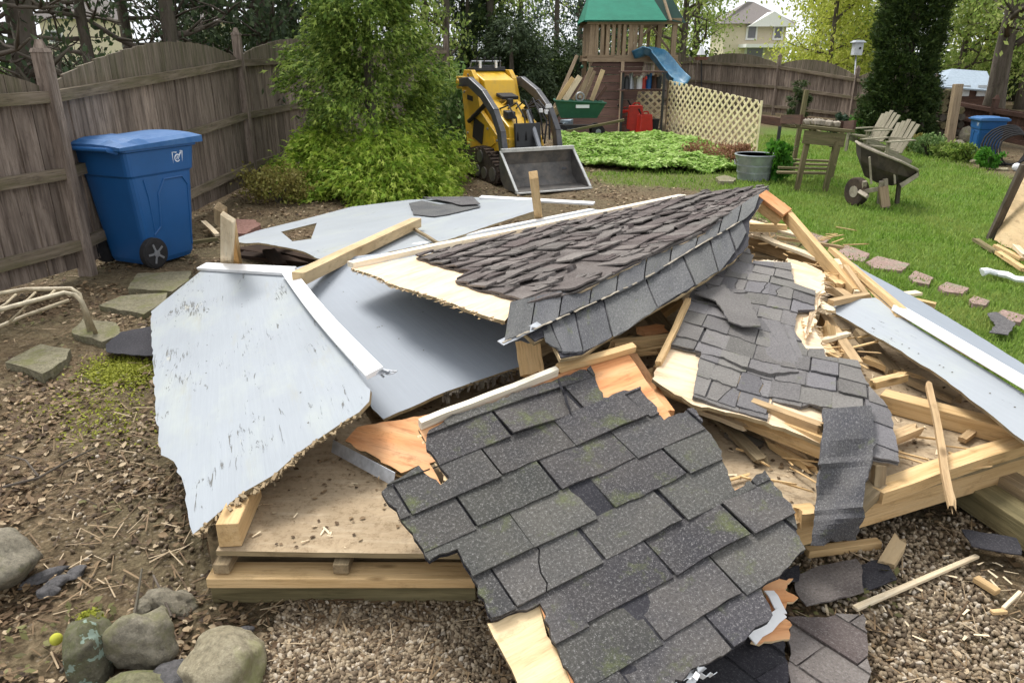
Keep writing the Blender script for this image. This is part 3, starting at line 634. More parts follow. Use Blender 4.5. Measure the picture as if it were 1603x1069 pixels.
# ================================================================== RAISED ROOF (ridge piece)
roof = thing('roof_section', 'raised roof section with decayed dark shingles, tilted above the blue panels', 'roof section', G(900, 470, .3), group='shingled roof sections')
PU = Plane((549, 418, .60), (804, 478, .72), (1060, 314, .68), (804, 478), (1204, 296))
pxU = [(549, 418), (651, 400), (760, 377), (880, 350), (1055, 313), (1120, 300), (1204, 295), (1172, 318), (1104, 364), (1006, 407), (910, 455), (804, 478), (790, 500), (753, 490), (673, 461), (611, 443), (589, 431)]
show('U', PU, pxU)
panel('sheathing', 'bare pale plywood edge', None, PU, pxU, .014, 'ply_white', 'deck_edge', .006, .05, {0, 1, 2, 3, 5}, parent=roof, g0=(0, 0), h=-.006)
strip_px = [(651, 405), (760, 380), (880, 352), (1060, 314), (1120, 301), (1204, 295), (1172, 318), (1104, 364), (1006, 407), (910, 455), (826, 481), (804, 470), (760, 458), (713, 443), (738, 430), (690, 418)]
mb = MB(); ol = rough([PU.uv(*p) for p in strip_px], .008, .05)
mb.slab(PU, ol, .005, 0, 0, .004); 
shingle_rows(mb, PU, ol, .135, .26, 0, 9, off=.1, lift=.020, tlift=.002, jag=.015, base=.006, gap=.012, skip=.03, t=.005, wander=.03, brk=.5)
o = mb.build('shingles', ['shingle_rough'], roof)
# torn flakes standing up on the old shingles
mb = MB(); U = np.array([PU.uv(*p) for p in strip_px])
k = 0
while k < 170:
    u, v = random.uniform(U[:, 0].min(), U[:, 0].max()), random.uniform(U[:, 1].min(), U[:, 1].max())
    if not inpoly(np.array([[u, v]]), U.tolist())[0]: continue
    k += 1; L = random.uniform(.04, .16); W_ = random.uniform(.01, .04); h0 = random.uniform(.014, .03)
    mb.add([PU.P(u, v, h0), PU.P(u + L, v + random.uniform(-.01, .01), h0), PU.P(u + L * .9, v + W_, h0 - .006), PU.P(u + L * .5, v + W_ * 1.2, h0 + .004), PU.P(u, v + W_, h0 - .006),
            PU.P(u, v - .004, h0 - .02), PU.P(u + L, v, h0 - .02)], [(0, 1, 2, 3, 4), (0, 5, 6, 1)], [(u + q, v + r, 0) for q, r in ((0, 0), (L, 0), (L, W_), (L / 2, W_), (0, W_), (0, 0), (L, 0))])
mb.build('curled_flakes', ['shingle_rough'], roof)
fringe('torn_edge', None, PU, [(551, 419), (589, 431), (611, 443), (673, 461), (753, 490), (790, 500)], 60, 'ply_white', (.005, .028), -1, parent=roof, spread=1.2)
fringe('torn_edge', None, PU, [(551, 419), (589, 431), (611, 443), (673, 461), (753, 490), (790, 500)], 50, 'ply', (.005, .02), -1, parent=roof, spread=1.5, h=-.012)
# eave board
def strip_part(P, pa, pb, w_, t, mat, h, nm, parent):
    a, b = P.at(*pa) + P.n * h, P.at(*pb) + P.n * h; mb = MB().beam(a, b, w_, t, up=P.n, seg=5, wob=.002); return mb.build(nm, [mat], parent)
strip_part(PU, (549, 417), (1068, 310), .075, .03, 'cream_trim', .010, 'eave_board', roof)
# steep near side
PS = Plane((804, 480, .74), (1204, 297, .765), (956, 526, .625), (804, 480), (1204, 297))
pxS = [(800, 478), (910, 453), (1006, 405), (1104, 362), (1172, 316), (1204, 294), (1192, 318), (1174, 345), (1172, 384), (1148, 409), (1080, 453), (1030, 481), (956, 527), (912, 554), (878, 560), (862, 524), (838, 534), (822, 520)]
show('S', PS, pxS)
panel('sheathing', None, None, PS, pxS, .014, 'ply', 'deck_edge', .004, .05, parent=roof, h=-.008)
RID = [(796, 476), (910, 452), (1006, 404), (1104, 360), (1172, 314), (1206, 293)]; SEAM = [(781, 543), (860, 508), (927, 478), (1000, 443), (1072, 398), (1161, 346), (1200, 312)]; LOW = [(846, 536), (883, 557), (912, 554), (972, 524), (1044, 475), (1128, 425), (1156, 387), (1178, 345)]
def along(c, x):
    for (x0, y0), (x1, y1) in zip(c, c[1:]):
        if x <= x1: return y0 + (y1 - y0) * (x - x0) / (x1 - x0)
    return c[-1][1]
def band(name, top, low, cuts, mat, h, lap=.0):
    """Shingle pieces in one band of the steep face: each a slightly buckled sheet between two cut lines."""
    mb = MB()
    for (a, b) in zip(cuts, cuts[1:]):
        g = (random.uniform(0, 9), random.uniform(0, 9)); nu, nv = 6, 5; vs = []; gs = []; sk = random.uniform(0, .007); s2 = random.uniform(-2, 2)
        for lay in (0, 1):
            for jv in range(nv + 1):
                for iu in range(nu + 1):
                    q = iu / nu; v = jv / nv; xt = a[0] + 1.2 + (b[0] - a[0] - 2.4) * q; xb = a[1] + 1.2 + (b[1] - a[1] - 2.4) * q
                    yt, yb_ = along(top, xt), along(low, xb) + (random.uniform(-1.2, 1.2) + s2 if jv == nv else 0); p = PS.at(xt + (xb - xt) * v, yt + (yb_ - yt) * v)
                    e = h + sk * v + .006 * noise.noise(Vector((xt * .05, v * 2, h * 50))) + .007 * v - lay * .007; vs.append(p + PS.n * e); gs.append((q * .25 + g[0], v * .16 + g[1], lay * .01))
        k = nu + 1; N_ = k * (nv + 1); fs = [(jv * k + iu, jv * k + iu + 1, (jv + 1) * k + iu + 1, (jv + 1) * k + iu) for jv in range(nv) for iu in range(nu)]
        rim_i = [iu for iu in range(k)] + [jv * k + nu for jv in range(1, nv + 1)] + [nv * k + iu for iu in range(nu - 1, -1, -1)] + [jv * k for jv in range(nv - 1, 0, -1)]
        fs += [(rim_i[m], N_ + rim_i[m], N_ + rim_i[(m + 1) % len(rim_i)], rim_i[(m + 1) % len(rim_i)]) for m in range(len(rim_i))]; mb.add(vs, fs, gs)
    return mb.build(name, [mat], roof)
mb = MB(); mb.slab(PS, rough([PS.uv(*p) for p in pxS], .004, .04), .005, 0, 0, .0); mb.build('felt_layer', ['felt'], roof)
band('hanging_tabs', SEAM, LOW, [(848, 852), (862, 879), (900, 912), (944, 958), (1010, 1028), (1068, 1087), (1110, 1123), (1140, 1150), (1162, 1168)], 'shingle_cap', .002)
band('ridge_caps', RID, [(x, y + 3) for x, y in SEAM], [(797, 786), (838, 828), (880, 872), (926, 920), (968, 962), (1012, 1006), (1052, 1046), (1094, 1086), (1130, 1122), (1160, 1152), (1190, 1180)], 'shingle_cap', .012)
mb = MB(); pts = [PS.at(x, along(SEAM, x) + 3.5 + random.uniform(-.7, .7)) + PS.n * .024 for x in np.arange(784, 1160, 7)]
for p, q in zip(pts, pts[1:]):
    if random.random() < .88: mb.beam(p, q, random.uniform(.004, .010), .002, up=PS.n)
mb.build('sealant_line', ['cement'], roof)  # pale strip paints in the light catching the lower edge of the caps
# short metal tip at the near end of the painted pale edge
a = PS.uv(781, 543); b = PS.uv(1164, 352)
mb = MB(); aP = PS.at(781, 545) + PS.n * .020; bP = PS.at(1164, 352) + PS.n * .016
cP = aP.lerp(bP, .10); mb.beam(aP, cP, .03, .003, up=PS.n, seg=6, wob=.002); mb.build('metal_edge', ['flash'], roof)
# orange plywood underside and rafters at the far end
board('rafter', None, (1192, 304, .77), (1232, 334, .66), .10, .03, 'orange_ply', parent=roof, up=(0, -.5, 1))
board('rafter', None, (1190, 320, .70), (1222, 345, .60), .04, .09, 'pine', parent=roof)
board('rafter', None, (835, 545, .50), (1010, 470, .56), .04, .085, 'pine_old', parent=roof)

# ================================================================== FRONT ROOF (A)
roofA = thing('roof_section', 'big front slab of grey shingle roof in brick-like rows, lying over the front of the floor', 'roof section', G(950, 800), group='shingled roof sections')
PA = Plane((735, 895, .31), (1262, 865, .27), (870, 582, .56), (809, 866), (1028, 764))
pxA = [(655, 664), (700, 646), (760, 622), (870, 580), (930, 562), (985, 546), (1055, 648), (1040, 656), (1085, 637), (1125, 700), (1150, 768), (1198, 734), (1240, 795), (1262, 858), (1222, 900), (1192, 918), (1210, 962), (1158, 1005), (1100, 1035), (1040, 1075), (1010, 1130), (930, 1130), (905, 1075), (872, 1008), (846, 940), (770, 966), (735, 892), (716, 858), (672, 875), (636, 820), (597, 766), (656, 727), (690, 758), (704, 746), (668, 690)]
show('A', PA, pxA)
pxAs = [(672, 672), (700, 655), (760, 634), (870, 592), (925, 570), (945, 619), (1003, 603), (1040, 656), (1085, 637), (1125, 700), (1150, 768), (1198, 734), (1240, 795), (1262, 858), (1222, 900), (1192, 918), (1210, 962), (1158, 1005), (1100, 1035), (1040, 1075), (1010, 1130), (930, 1130), (905, 1075), (872, 1008), (846, 940), (770, 966), (735, 892), (716, 858), (672, 875), (636, 820), (597, 766), (656, 727), (690, 758), (704, 746), (668, 700)]
class Warp:
    def __init__(s, P, amp=.012, sc=1.6, seed=0): s.p = P; s.amp = amp; s.sc = sc; s.seed = seed; s.o, s.u, s.v, s.n = P.o, P.u, P.v, P.n
    def P(s, u, v, h=0): return s.p.P(u, v, h + noise.noise(Vector((u * s.sc, v * s.sc, s.seed))) * s.amp)
    def uv(s, *a): return s.p.uv(*a)
    def at(s, *a): return s.p.at(*a)
WA = Warp(PA, .014, 2.2, 4)
plyA = [(655, 664), (870, 580), (985, 546), (1055, 648), (1030, 670), (1110, 720), (1135, 770), (1190, 745), (1225, 800), (1240, 860), (1160, 950), (1130, 1000), (1040, 1060), (1000, 1110), (915, 1100), (872, 1008), (846, 940), (770, 960), (740, 890), (712, 830), (720, 750), (700, 730)]
panel('sheathing', 'orange brown plywood', None, PA, plyA, .014, 'orange_ply', 'deck_edge', .006, .05, {0, 1}, parent=roofA, h=-.022, g0=(2, 1))
mb = MB(); expA = .137
# courses are fitted to the line through (809,866)-(1028,764), a row edge
ol = rough([PA.uv(*p) for p in pxAs], .007, .022)
tri = MB(); tri.slab(WA, ol, .006, 0, 0, -.016); 
shingle_rows(mb, WA, ol, expA, .305, 0, 9, off=.082, lift=.008, tlift=.001, jag=.004, base=-.010, gap=.008, wander=.008, t=.0035, brk=.26)
tri.build('felt_layer', ['felt'], roofA); mb.build('shingles', ['shingle_moss'], roofA)
board('edge_board', None, PA.at(657, 664) + PA.n * .0, PA.at(872, 581) + PA.n * .0, .022, .035, 'cream_trim', parent=roofA, pts=True, up=PA.n, seg=6, wob=.002)
board('edge_board', None, PA.at(868, 578) + PA.n * .0, PA.at(992, 544) + PA.n * .0, .03, .028, 'pine', parent=roofA, pts=True, up=PA.n, seg=5, wob=.003, spl=(.02, 0))
# bare boards at its lower left and its torn left flap
panel('bare_plywood', None, None, PA, [(764, 966), (846, 938), (858, 985), (880, 1012), (910, 1080), (905, 1120), (850, 1120), (812, 1060)], .012, 'ply', 'deck_edge', .006, .03, parent=roofA, h=-.030)
# torn cracks: raised lips across the surface
def crack(P, pts, mat, parent, h=.001, w_=.007):
    mb = MB(); q = [P.at(*p) for p in pts]; fine = []
    for i in range(len(q) - 1):
        L = (q[i + 1] - q[i]).length; k = max(2, int(L / .02))
        for j in range(k): fine.append(q[i].lerp(q[i + 1], j / k) + P.u * random.uniform(-.004, .004) + P.v * random.uniform(-.004, .004))
    fine.append(q[-1]); n = len(fine); vs = []; gs = []
    for i, p in enumerate(fine):
        ww = w_ * (1 if 0 < i < n - 1 else .2) * random.uniform(.7, 1.3)
        up_ = P.v * ww
        vs += [p + P.n * (h + .010), p + up_ * 2.2 + P.n * (h + .001), p - P.v * .001 + P.n * (h - .012)]; gs += [(i * .03, 0, 0), (i * .03, .03, 0), (i * .03, 0, .01)]
    fs = []
    for i in range(n - 1): a = i * 3; fs += [(a, a + 3, a + 4, a + 1), (a + 2, a + 5, a + 3, a)]
    mb.add(vs, fs, gs); return mb.build('torn_lip', [mat], parent)
crack(WA, [(875, 594), (885, 620), (893, 648)], 'felt', roofA)

fringe('torn_edge', None, PA, [(660, 668), (700, 735), (700, 760)], 30, 'ply', (.01, .06), 1, parent=roofA, spread=1.0, h=-.02)
# orange ply with bright flashing showing left of A
PO = Plane((545, 690, .30), (655, 720, .31), (640, 655, .38))
panel('plywood_sheet', 'small orange plywood sheet between the worn blue panel and the front shingle slab', 'plywood', PO, [(560, 668), (655, 652), (700, 640), (706, 712), (672, 725), (690, 758), (668, 768), (655, 728), (628, 740), (540, 690)], .012, 'orange_ply', 'deck_edge', .005, .03)
strip('metal_flashing', 'bright narrow metal flashing below the small orange plywood', Plane((520, 700, .25), (610, 752, .26), (540, 690, .30)), (521, 698), (618, 750), .05, .004, 'flash', .0, cat='flashing')

# ================================================================== RIGHT SHINGLED ROOF (B)
roofB = thing('roof_section', 'brownish grey shingled roof section right of the middle, with a limp strip hanging off it', 'roof section', G(1220, 560, .2), group='shingled roof sections')
PBr = Plane((1084, 621, .43), (1392, 645, .36), (1175, 409, .56), (1100, 590), (1180, 612))
pxBs = [(1083, 456), (1133, 412), (1120, 380), (1150, 372), (1174, 394), (1177, 410), (1237, 415), (1242, 446), (1277, 457), (1275, 487), (1247, 490), (1244, 518), (1262, 545), (1290, 545), (1292, 560), (1342, 566), (1353, 600), (1392, 646), (1408, 723), (1360, 718), (1345, 700), (1310, 720), (1287, 705), (1287, 642), (1269, 634), (1254, 638), (1210, 624), (1202, 655), (1150, 640), (1084, 622), (1097, 553), (1049, 542)]
show('Br', PBr, pxBs)
panel('sheathing', 'bare pale plywood showing round the shingles', None, PBr, [(1022, 588), (1048, 540), (1072, 480), (1140, 408), (1175, 405), (1205, 404), (1235, 408), (1292, 425), (1292, 450), (1272, 500), (1300, 560), (1335, 580), (1300, 660), (1288, 690), (1200, 655), (1085, 628)], .016, 'ply_white', 'deck_edge', .008, .03, parent=roofB, h=-.014, g0=(3, 3))
WB = Warp(PBr, .022, 2.6, 9)
mb = MB(); ol = rough([PBr.uv(*p) for p in pxBs], .004, .03); mb.slab(WB, ol, .006, 0, 0, -.004)
shingle_rows(mb, WB, ol, .15, .118, 0, 9, off=.03, lift=.005, tlift=.0, jag=.005, base=.002, gap=.003, wander=.006, t=.0028, stag=.0, brk=.15)
mb.build('shingles', ['shingle_b'], roofB)
# raised torn square on it
PT = Plane((1085, 472, .60), (1165, 520, .57), (1140, 465, .62))
mb = MB(); PQ = PBr; mb.slab(PQ, rough([PQ.uv(*p) for p in [(1086, 470), (1132, 456), (1140, 468), (1170, 478), (1188, 522), (1158, 522), (1138, 514), (1118, 482)]], .005, .03), .007, 0, 0, .040); mb.build('torn_shingle', ['shingle_b'], roofB)
crack(WB, [(1086, 473), (1118, 478), (1136, 462), (1170, 460)], 'shingle_b', roofB)
crack(WB, [(1090, 555), (1130, 562), (1160, 576), (1205, 588), (1250, 585)], 'shingle_b', roofB)
crack(WB, [(1256, 606), (1280, 612), (1310, 630), (1348, 640)], 'shingle_b', roofB)
crack(WB, [(1175, 440), (1200, 450), (1240, 462)], 'shingle_b', roofB)
fringe('torn_edge', None, PBr, [(1175, 404), (1205, 403), (1235, 408), (1290, 425), (1292, 450), (1272, 500), (1300, 560)], 70, 'ply_white', (.01, .06), 1, parent=roofB, spread=.9, h=-.014)
# limp strip: a curved ribbon from the panel edge down to the floor edge
mb = MB(); ts = [(1287, 1365, 640, .41), (1287, 1372, 690, .40), (1285, 1362, 735, .37), (1280, 1352, 775, .33), (1275, 1352, 815, .29), (1271, 1338, 852, .22)]
nU = 8; vs = []; gs = []; NS = 26
for i in range(NS):
    q = i / (NS - 1) * (len(ts) - 1); k = min(int(q), len(ts) - 2); f = q - k; xl, xr, y, z = [ts[k][j] * (1 - f) + ts[k + 1][j] * f for j in range(4)]
    for j in range(nU):
        s_ = j / (nU - 1); jx = random.uniform(-2.5, 2.5) if j in (0, nU - 1) else 0
        p = G(xl + (xr - xl) * s_ + jx, y - 6 * s_ + (random.uniform(-4, 4) if i == NS - 1 else 0), z + .016 * math.sin(s_ * 3 + i * .3) + .012 * noise.noise(Vector((s_ * 2, i * .22, 3))) + (.010 if i in (9, 18) else 0))
        vs.append(p); gs.append((s_ * .25, i * .025, 0))
mb.add(vs, [(i * nU + j, (i + 1) * nU + j, (i + 1) * nU + j + 1, i * nU + j + 1) for i in range(NS - 1) for j in range(nU - 1)], gs)
o = mb.build('hanging_shingle_strip', ['shingle'], roofB); sm = o.modifiers.new('thickness', 'SOLIDIFY'); sm.thickness = .012

# ================================================================== RIGHT WALL PANELS
PR1 = Plane((1293, 480, .42), (1481, 595, .40), (1406, 494, .46), (1293, 480), (1603, 655))
pxR1 = [(1293, 480), (1330, 470), (1370, 466), (1406, 494), (1480, 540), (1565, 592), (1640, 640), (1800, 740), (1780, 800), (1603, 690), (1540, 640), (1481, 595), (1396, 541), (1318, 496)]
show('R1', PR1, pxR1)
panel('wall_panel', 'pale blue wall panel sloping off the right edge, scratched near its end', 'wall panel', PR1, pxR1, .014, 'paint_mid', 'deck_edge', .005, .05, {3, 4, 5, 6, 7}, group=WRECK)
PR2 = Plane((1352, 424, .42), (1408, 494, .47), (1601, 569, .40), (1352, 424), (1601, 569))
pxR2 = [(1303, 396), (1322, 402), (1352, 423), (1433, 466), (1517, 516), (1601, 569), (1760, 690), (1740, 715), (1603, 604), (1500, 545), (1432, 502), (1404, 492), (1360, 450)]
show('R2', PR2, pxR2)
panel('wall_panel', 'narrow pale blue wall panel beside the lawn with a white trim board on it', 'wall panel', PR2, pxR2, .014, 'paint', 'pine', .004, .05, group=WRECK)
strip('trim_board', 'long white trim board running off the right edge beside the lawn', PR2, (1404, 488), (1700, 665), .07, .028, 'white_trim', .004, 'white trim boards')
strip('trim_board', 'narrow raw pine batten on the end of the panel beside the lawn', PR2, (1300, 395), (1410, 492), .045, .03, 'pine', .004, LUM, cat='batten')

# ================================================================== TIMBER, left and centre
def B_(label, a, b, w_, h_, mat='pine', name='timber', **k):
    if 'spl' not in k: k['spl'] = (random.uniform(.006, .02), random.uniform(.006, .03))
    k.setdefault('seg', 4); k.setdefault('wob', .0018)
    if mat == 'pine' and random.random() < .4: mat = 'pine_mid'
    return board(name, label, a, b, w_, h_, mat, 'board', LUM, **k)
B_('weathered knotty timber laid across the pale panels behind the long white trim', (465, 437, .50), (652, 348, .44), .08, .07, 'tan_board', seg=6, wob=.003, spl=(.02, .01))
B_('thin stick beside the knotty timber on the large back panel', (648, 358, .42), (694, 386, .46), .02, .02, 'pine_old')
board('stake', 'pale pine stake standing behind the short white trim', (355, 420, .25), (357, 340, .80), .085, .03, 'pine_pale', 'stake', 'stakes standing behind the worn panel', up=(0, 1, 0))
board('stake', 'narrow yellow stake leaning right behind the pale one', (372, 412, .25), (360, 342, .78), .06, .03, 'pine', 'stake', 'stakes standing behind the worn panel', up=(0, 1, 0))
board('stake', 'short brown block end poking up above the pale stakes', (346, 350, .70), (345, 325, .84), .06, .05, 'pine_old', 'stake', up=(0, 1, 0))
B_('short white splinter of board by the bin wheel and the stakes', (318, 347, .06), (340, 368, .06), .05, .025, 'pine_pale')
B_('grey strip of board on the soil left of the pale stakes', (300, 380, .04), (342, 374, .05), .04, .03, 'bench_wood')
B_('flat weathered board under the short white splinter', (318, 364, .03), (352, 358, .04), .05, .03, 'pine_old')
board('post', 'short square post standing upright behind the raised roof', (843, 342, .34), (835, 274, .82), .07, .07, 'pine', 'post', up=(0, 1, 0), bevel=.006)
B_('torn pine block end under the near tip of the raised roof', (834, 588, .44), (826, 534, .56), .10, .06, 'pine', spl=(.01, .03), up=(0, 1, 0))
B_('broken pine timber under the raised roof beside the front slab', (950, 548, .40), (1060, 536, .40), .05, .08, 'pine', spl=(.05, 0))
B_('dark timber in the gap below the raised roof', (1010, 480, .38), (1062, 545, .34), .08, .05, 'pine_old')
B_('short pine board beside the brown grey roof, running under it', (1020, 500, .36), (1062, 470, .40), .07, .04, 'pine')
B_('slim pine stick along the left edge of the brown grey roof', (1030, 572, .46), (1078, 470, .56), .025, .03, 'pine')
# under B
B_('long pine beam under the lower edge of the brown grey roof', (1015, 590, .33), (1292, 700, .33), .045, .085, 'pine')
B_('second pine beam just above the long one below the brown grey roof', (1025, 578, .38), (1290, 676, .38), .04, .05, 'pine')
B_('orange pine joist end right of the front slab', (990, 560, .40), (1048, 652, .36), .035, .05, 'orange_ply')
B_('splintered pine strip on the floor below the long beam', (1180, 668, .26), (1280, 722, .25), .04, .03, 'pine', spl=(.12, .05))
B_('thin pine strip lowest of those below the long beam', (1200, 690, .24), (1278, 740, .235), .03, .025, 'pine', spl=(.06, .05))
B_('dark offcut on the floor left of the splintered strips', (1140, 676, .235), (1190, 700, .235), .07, .02, 'bark')
# upper right
board('rafter', 'long pine rafter leaning from the far tip of the raised roof down to the right', (1222, 326, .66), (1338, 462, .40), .04, .085, 'pine', 'rafter', LUM)
B_('short thick pine board lying behind the far tip of the raised roof', (1162, 355, .42), (1234, 358, .42), .05, .06, 'pine', spl=(0, .05))
B_('long splintered pine beam behind the brown grey roof', (1150, 372, .42), (1310, 420, .42), .05, .08, 'pine', spl=(0, .1))
B_('pale split board on top of the long splintered beam', (1180, 368, .48), (1300, 412, .47), .06, .02, 'pine_pale', spl=(.08, .12), seg=6, wob=.006)
B_('dark underside board below the long splintered beam', (1155, 385, .34), (1300, 428, .34), .05, .06, 'pine_old')
B_('pine stud lying from the rafter foot towards the blue panel tip', (1260, 400, .40), (1345, 462, .40), .04, .06, 'pine')
B_('slim pale batten beside the rafter foot', (1308, 408, .45), (1342, 460, .42), .03, .03, 'pine_pale')
B_('short stud crossing at the tip of the right blue panel', (1300, 474, .46), (1362, 462, .46), .04, .03, 'pine', spl=(0, .04))
B_('short pine stud under the tip of the right blue panel', (1270, 430, .38), (1330, 470, .40), .05, .05, 'pine')
B_('pine stud right of the torn shingle corner', (1254, 500, .36), (1300, 560, .34), .055, .05, 'pine')
B_('long pine stud leaning right of the torn shingle corner', (1290, 498, .36), (1342, 575, .34), .05, .05, 'pine', spl=(0, .02))
B_('tan stud between the two beside the torn shingle corner', (1270, 490, .32), (1322, 566, .31), .08, .04, 'tan_board')
PCk = Plane((1240, 412, .52), (1290, 430, .50), (1245, 500, .47))
panel('plywood_scrap', 'jagged pale plywood scrap at the top right corner of the brown grey roof', 'plywood', PCk, [(1232, 404), (1262, 412), (1286, 424), (1292, 432), (1286, 445), (1290, 458), (1276, 462), (1272, 480), (1278, 500), (1262, 530), (1258, 500), (1276, 485), (1276, 458), (1242, 447)], .014, 'ply_white', 'ply', .012, .02, h=.0)
for lab, a, b, w_, h_, m_ in [
    ('long pale board lying on the rubble just right of the raised roof tip', (1168, 346, .40), (1262, 372, .40), .09, .02, 'pine_pale'),
    ('split pine strip crossing under the long leaning rafter', (1215, 372, .47), (1322, 388, .40), .045, .02, 'pine'),
    ('grey weathered board beneath the split strips behind the brown grey roof', (1165, 398, .36), (1285, 412, .36), .11, .03, 'pine_old'),
    ('short pine block between the rafter and the jagged plywood scrap', (1292, 432, .42), (1318, 452, .42), .06, .05, 'pine'),
    ('dark board lying under the rafter foot', (1290, 452, .32), (1370, 500, .30), .10, .03, 'bark'),
    ('narrow batten leaning between the rafter and the narrow blue panel', (1322, 418, .50), (1378, 492, .38), .03, .03, 'pine'),
    ('splintered board end poking left from the tip of the right blue panel', (1262, 462, .44), (1306, 492, .44), .06, .02, 'pine_pale'),
    ('pine strip lying flat in the shade below the right blue panel', (1350, 560, .26), (1450, 600, .25), .05, .025, 'pine'),
    ('short split stick across the studs by the torn shingle corner', (1262, 540, .38), (1330, 522, .38), .03, .02, 'pine_pale'),
    ('broken board resting against the limp shingle strip on its right', (1362, 700, .27), (1440, 668, .27), .05, .03, 'pine'),
    ('thin board on the floor right of the front slab', (1120, 650, .25), (1196, 724, .245), .05, .02, 'pine_old'),
    ('split lath below the long pine beam near the middle', (1090, 640, .30), (1175, 672, .30), .03, .02, 'pine_pale'),
    ('short orange-tinged offcut in the gap left of the brown grey roof', (1000, 520, .42), (1045, 512, .42), .06, .03, 'orange_ply'),
    ('upright split stud behind the edge of the brown grey roof', (1300, 540, .34), (1296, 500, .46), .05, .03, 'pine')]:
    B_(lab, a, b, w_, h_, m_, spl=(.02, .06))
# right, on the floor
B_('short split pine piece right of the brown grey roof', (1362, 603, .30), (1420, 588, .31), .04, .035, 'pine', spl=(.02, .10))
B_('dark strip of board under the right blue panel', (1420, 592, .25), (1500, 628, .25), .05, .03, 'pine_old')
B_('dusty board lying in the shade under the right blue panel', (1345, 520, .25), (1400, 585, .25), .06, .04, 'pine_old')
B_('long splintered pale stick leaning over the floor edge to the gravel', (1454, 598, .36), (1491, 806, .27), .024, .018, 'pine', seg=7, wob=.004, spl=(.03, .08))
B_('small pine offcut near the right blue panel', (1505, 689, .24), (1542, 662, .24), .03, .02, 'pine')
B_('short upright board end beside the limp shingle strip', (1374, 765, .25), (1376, 725, .33), .04, .03, 'pine_old', up=(0, 1, 0))
B_('pale block at the floor edge between the front slab and the limp strip', (1243, 810, .23), (1275, 806, .23), .06, .06, 'pine', spl=(.02, 0))
# landscape timbers at the lower right corner
board('timber', 'brown landscape timber lying under the right corner of the floor', (1515, 766, .06), (1720, 900, .06), .12, .10, 'green_wood', 'timber', 'landscape timbers')
board('timber', 'upper landscape timber beside the other at the right edge', (1560, 752, .09), (1760, 868, .09), .10, .10, 'pine_old', 'timber', 'landscape timbers')

# slivers strewn through the broken timber
mb = MB()
for (n_, x0, x1, y0, y1, z) in ((18, 1130, 1290, 660, 760, ZD + .02), (12, 1290, 1560, 600, 740, ZD + .02), (44, 1150, 1320, 350, 440, .46), (30, 1240, 1345, 470, 580, .36), (22, 950, 1060, 530, 570, .40), (16, 560, 690, 690, 740, ZD + .02)):
    for _ in range(n_):
        p = G(random.uniform(x0, x1), random.uniform(y0, y1), z); a = random.gauss(.5, .7); L = random.uniform(.04, .22); q = p + Vector((math.cos(a) * L, -math.sin(a) * L, random.uniform(-.01, .03))); mb.beam(p, q, random.uniform(.004, .013), random.uniform(.003, .008), splB=L * .3, splA=L * .15)
tag(mb.build('splinters', ['pine']), 'long pale splinters strewn through the broken timber', 'splinters', kind='stuff')
# nail heads on the panels
mb = MB()
for P_, px in ((PL, pxL), (PM, pxM), (PR1, pxR1)):
    U_ = [P_.uv(*p) for p in px]
    for _ in range(26):
        u, v = random.uniform(min(a[0] for a in U_), max(a[0] for a in U_)), random.uniform(min(a[1] for a in U_), max(a[1] for a in U_)); v = round(v / .2) * .2 + .03
        if inpoly(np.array([[u, v]]), U_)[0]: mb.add([P_.P(u + .004 * math.cos(t), v + .004 * math.sin(t), .0012) for t in np.linspace(0, 5.5, 7)], [tuple(range(7))])
tag(mb.build('nail_heads', ['bark']), 'small rusty nail heads on the blue-grey panels', 'nails', kind='stuff')
# ================================================================== BITS ON THE GROUND
def GB(label, a, b, w_, h_, mat='pine', name='offcut', **k): return board(name, label, a, b, w_, h_, mat, 'offcut', 'offcuts on the gravel', **k)
GB('pale board lying on the gravel below the limp shingle strip', (1262, 864, .03), (1376, 850, .03), .035, .03, 'pine')
GB('broken pine wedge standing on the gravel right of the limp strip', (1385, 888, .02), (1412, 842, .06), .05, .03, 'tan_board', spl=(.02, .05))
GB('long thin tapering stick on the gravel at the lower right', (1338, 952, .03), (1530, 870, .02), .022, .014, 'pine_pale', tip=.8)
GB('short pine offcut right of the long thin stick', (1527, 905, .015), (1562, 927, .015), .03, .02, 'pine')
GB('thin sliver of wood near the lower right edge', (1552, 958, .012), (1575, 956, .012), .018, .012, 'pine')
GB('slanted twig of wood at the lower right edge', (1570, 952, .02), (1597, 926, .02), .012, .012, 'pine_pale')
def GS(label, px, z=.02, tilt=0.0, mat='felt', tabs=None, **k):
    P = Plane((px[0][0], px[0][1], z), (px[2][0], px[2][1], z + tilt), (px[len(px) - 1][0], px[len(px) - 1][1], z))
    return loose_shingle('shingle_piece', label, P, px, tabs, mat, **k)
GS('dark shingle piece overlapping another on the gravel right of the front slab', [(1245, 905), (1290, 888), (1340, 878), (1350, 898), (1352, 930), (1300, 945), (1262, 952), (1245, 930)], .03, .01, 'shingle_rough')
GS('smooth dark shingle piece partly under the overlapping one on the gravel', [(1340, 888), (1385, 874), (1404, 908), (1360, 925), (1342, 925)], .02, 0, 'felt', lift=.006)
GS('large dark shingle sheet at the bottom right of the slab', [(1232, 975), (1350, 968), (1362, 1060), (1352, 1110), (1238, 1110)], .03, 0, 'shingle_rough', tabs=.24)
GS('dark shingle sheet at the bottom edge under the front slab', [(1100, 1000), (1225, 985), (1236, 1110), (1090, 1110)], .02, .01, 'felt', tabs=.2)
GS('small dark shingle scrap beside the flashing at the slab corner', [(1212, 905), (1250, 888), (1250, 912), (1222, 918)], .04)
GS('dark shingle strip beside the landscape timbers at the right', [(1504, 832), (1590, 846), (1598, 872), (1520, 858)], .05, .0, 'felt')
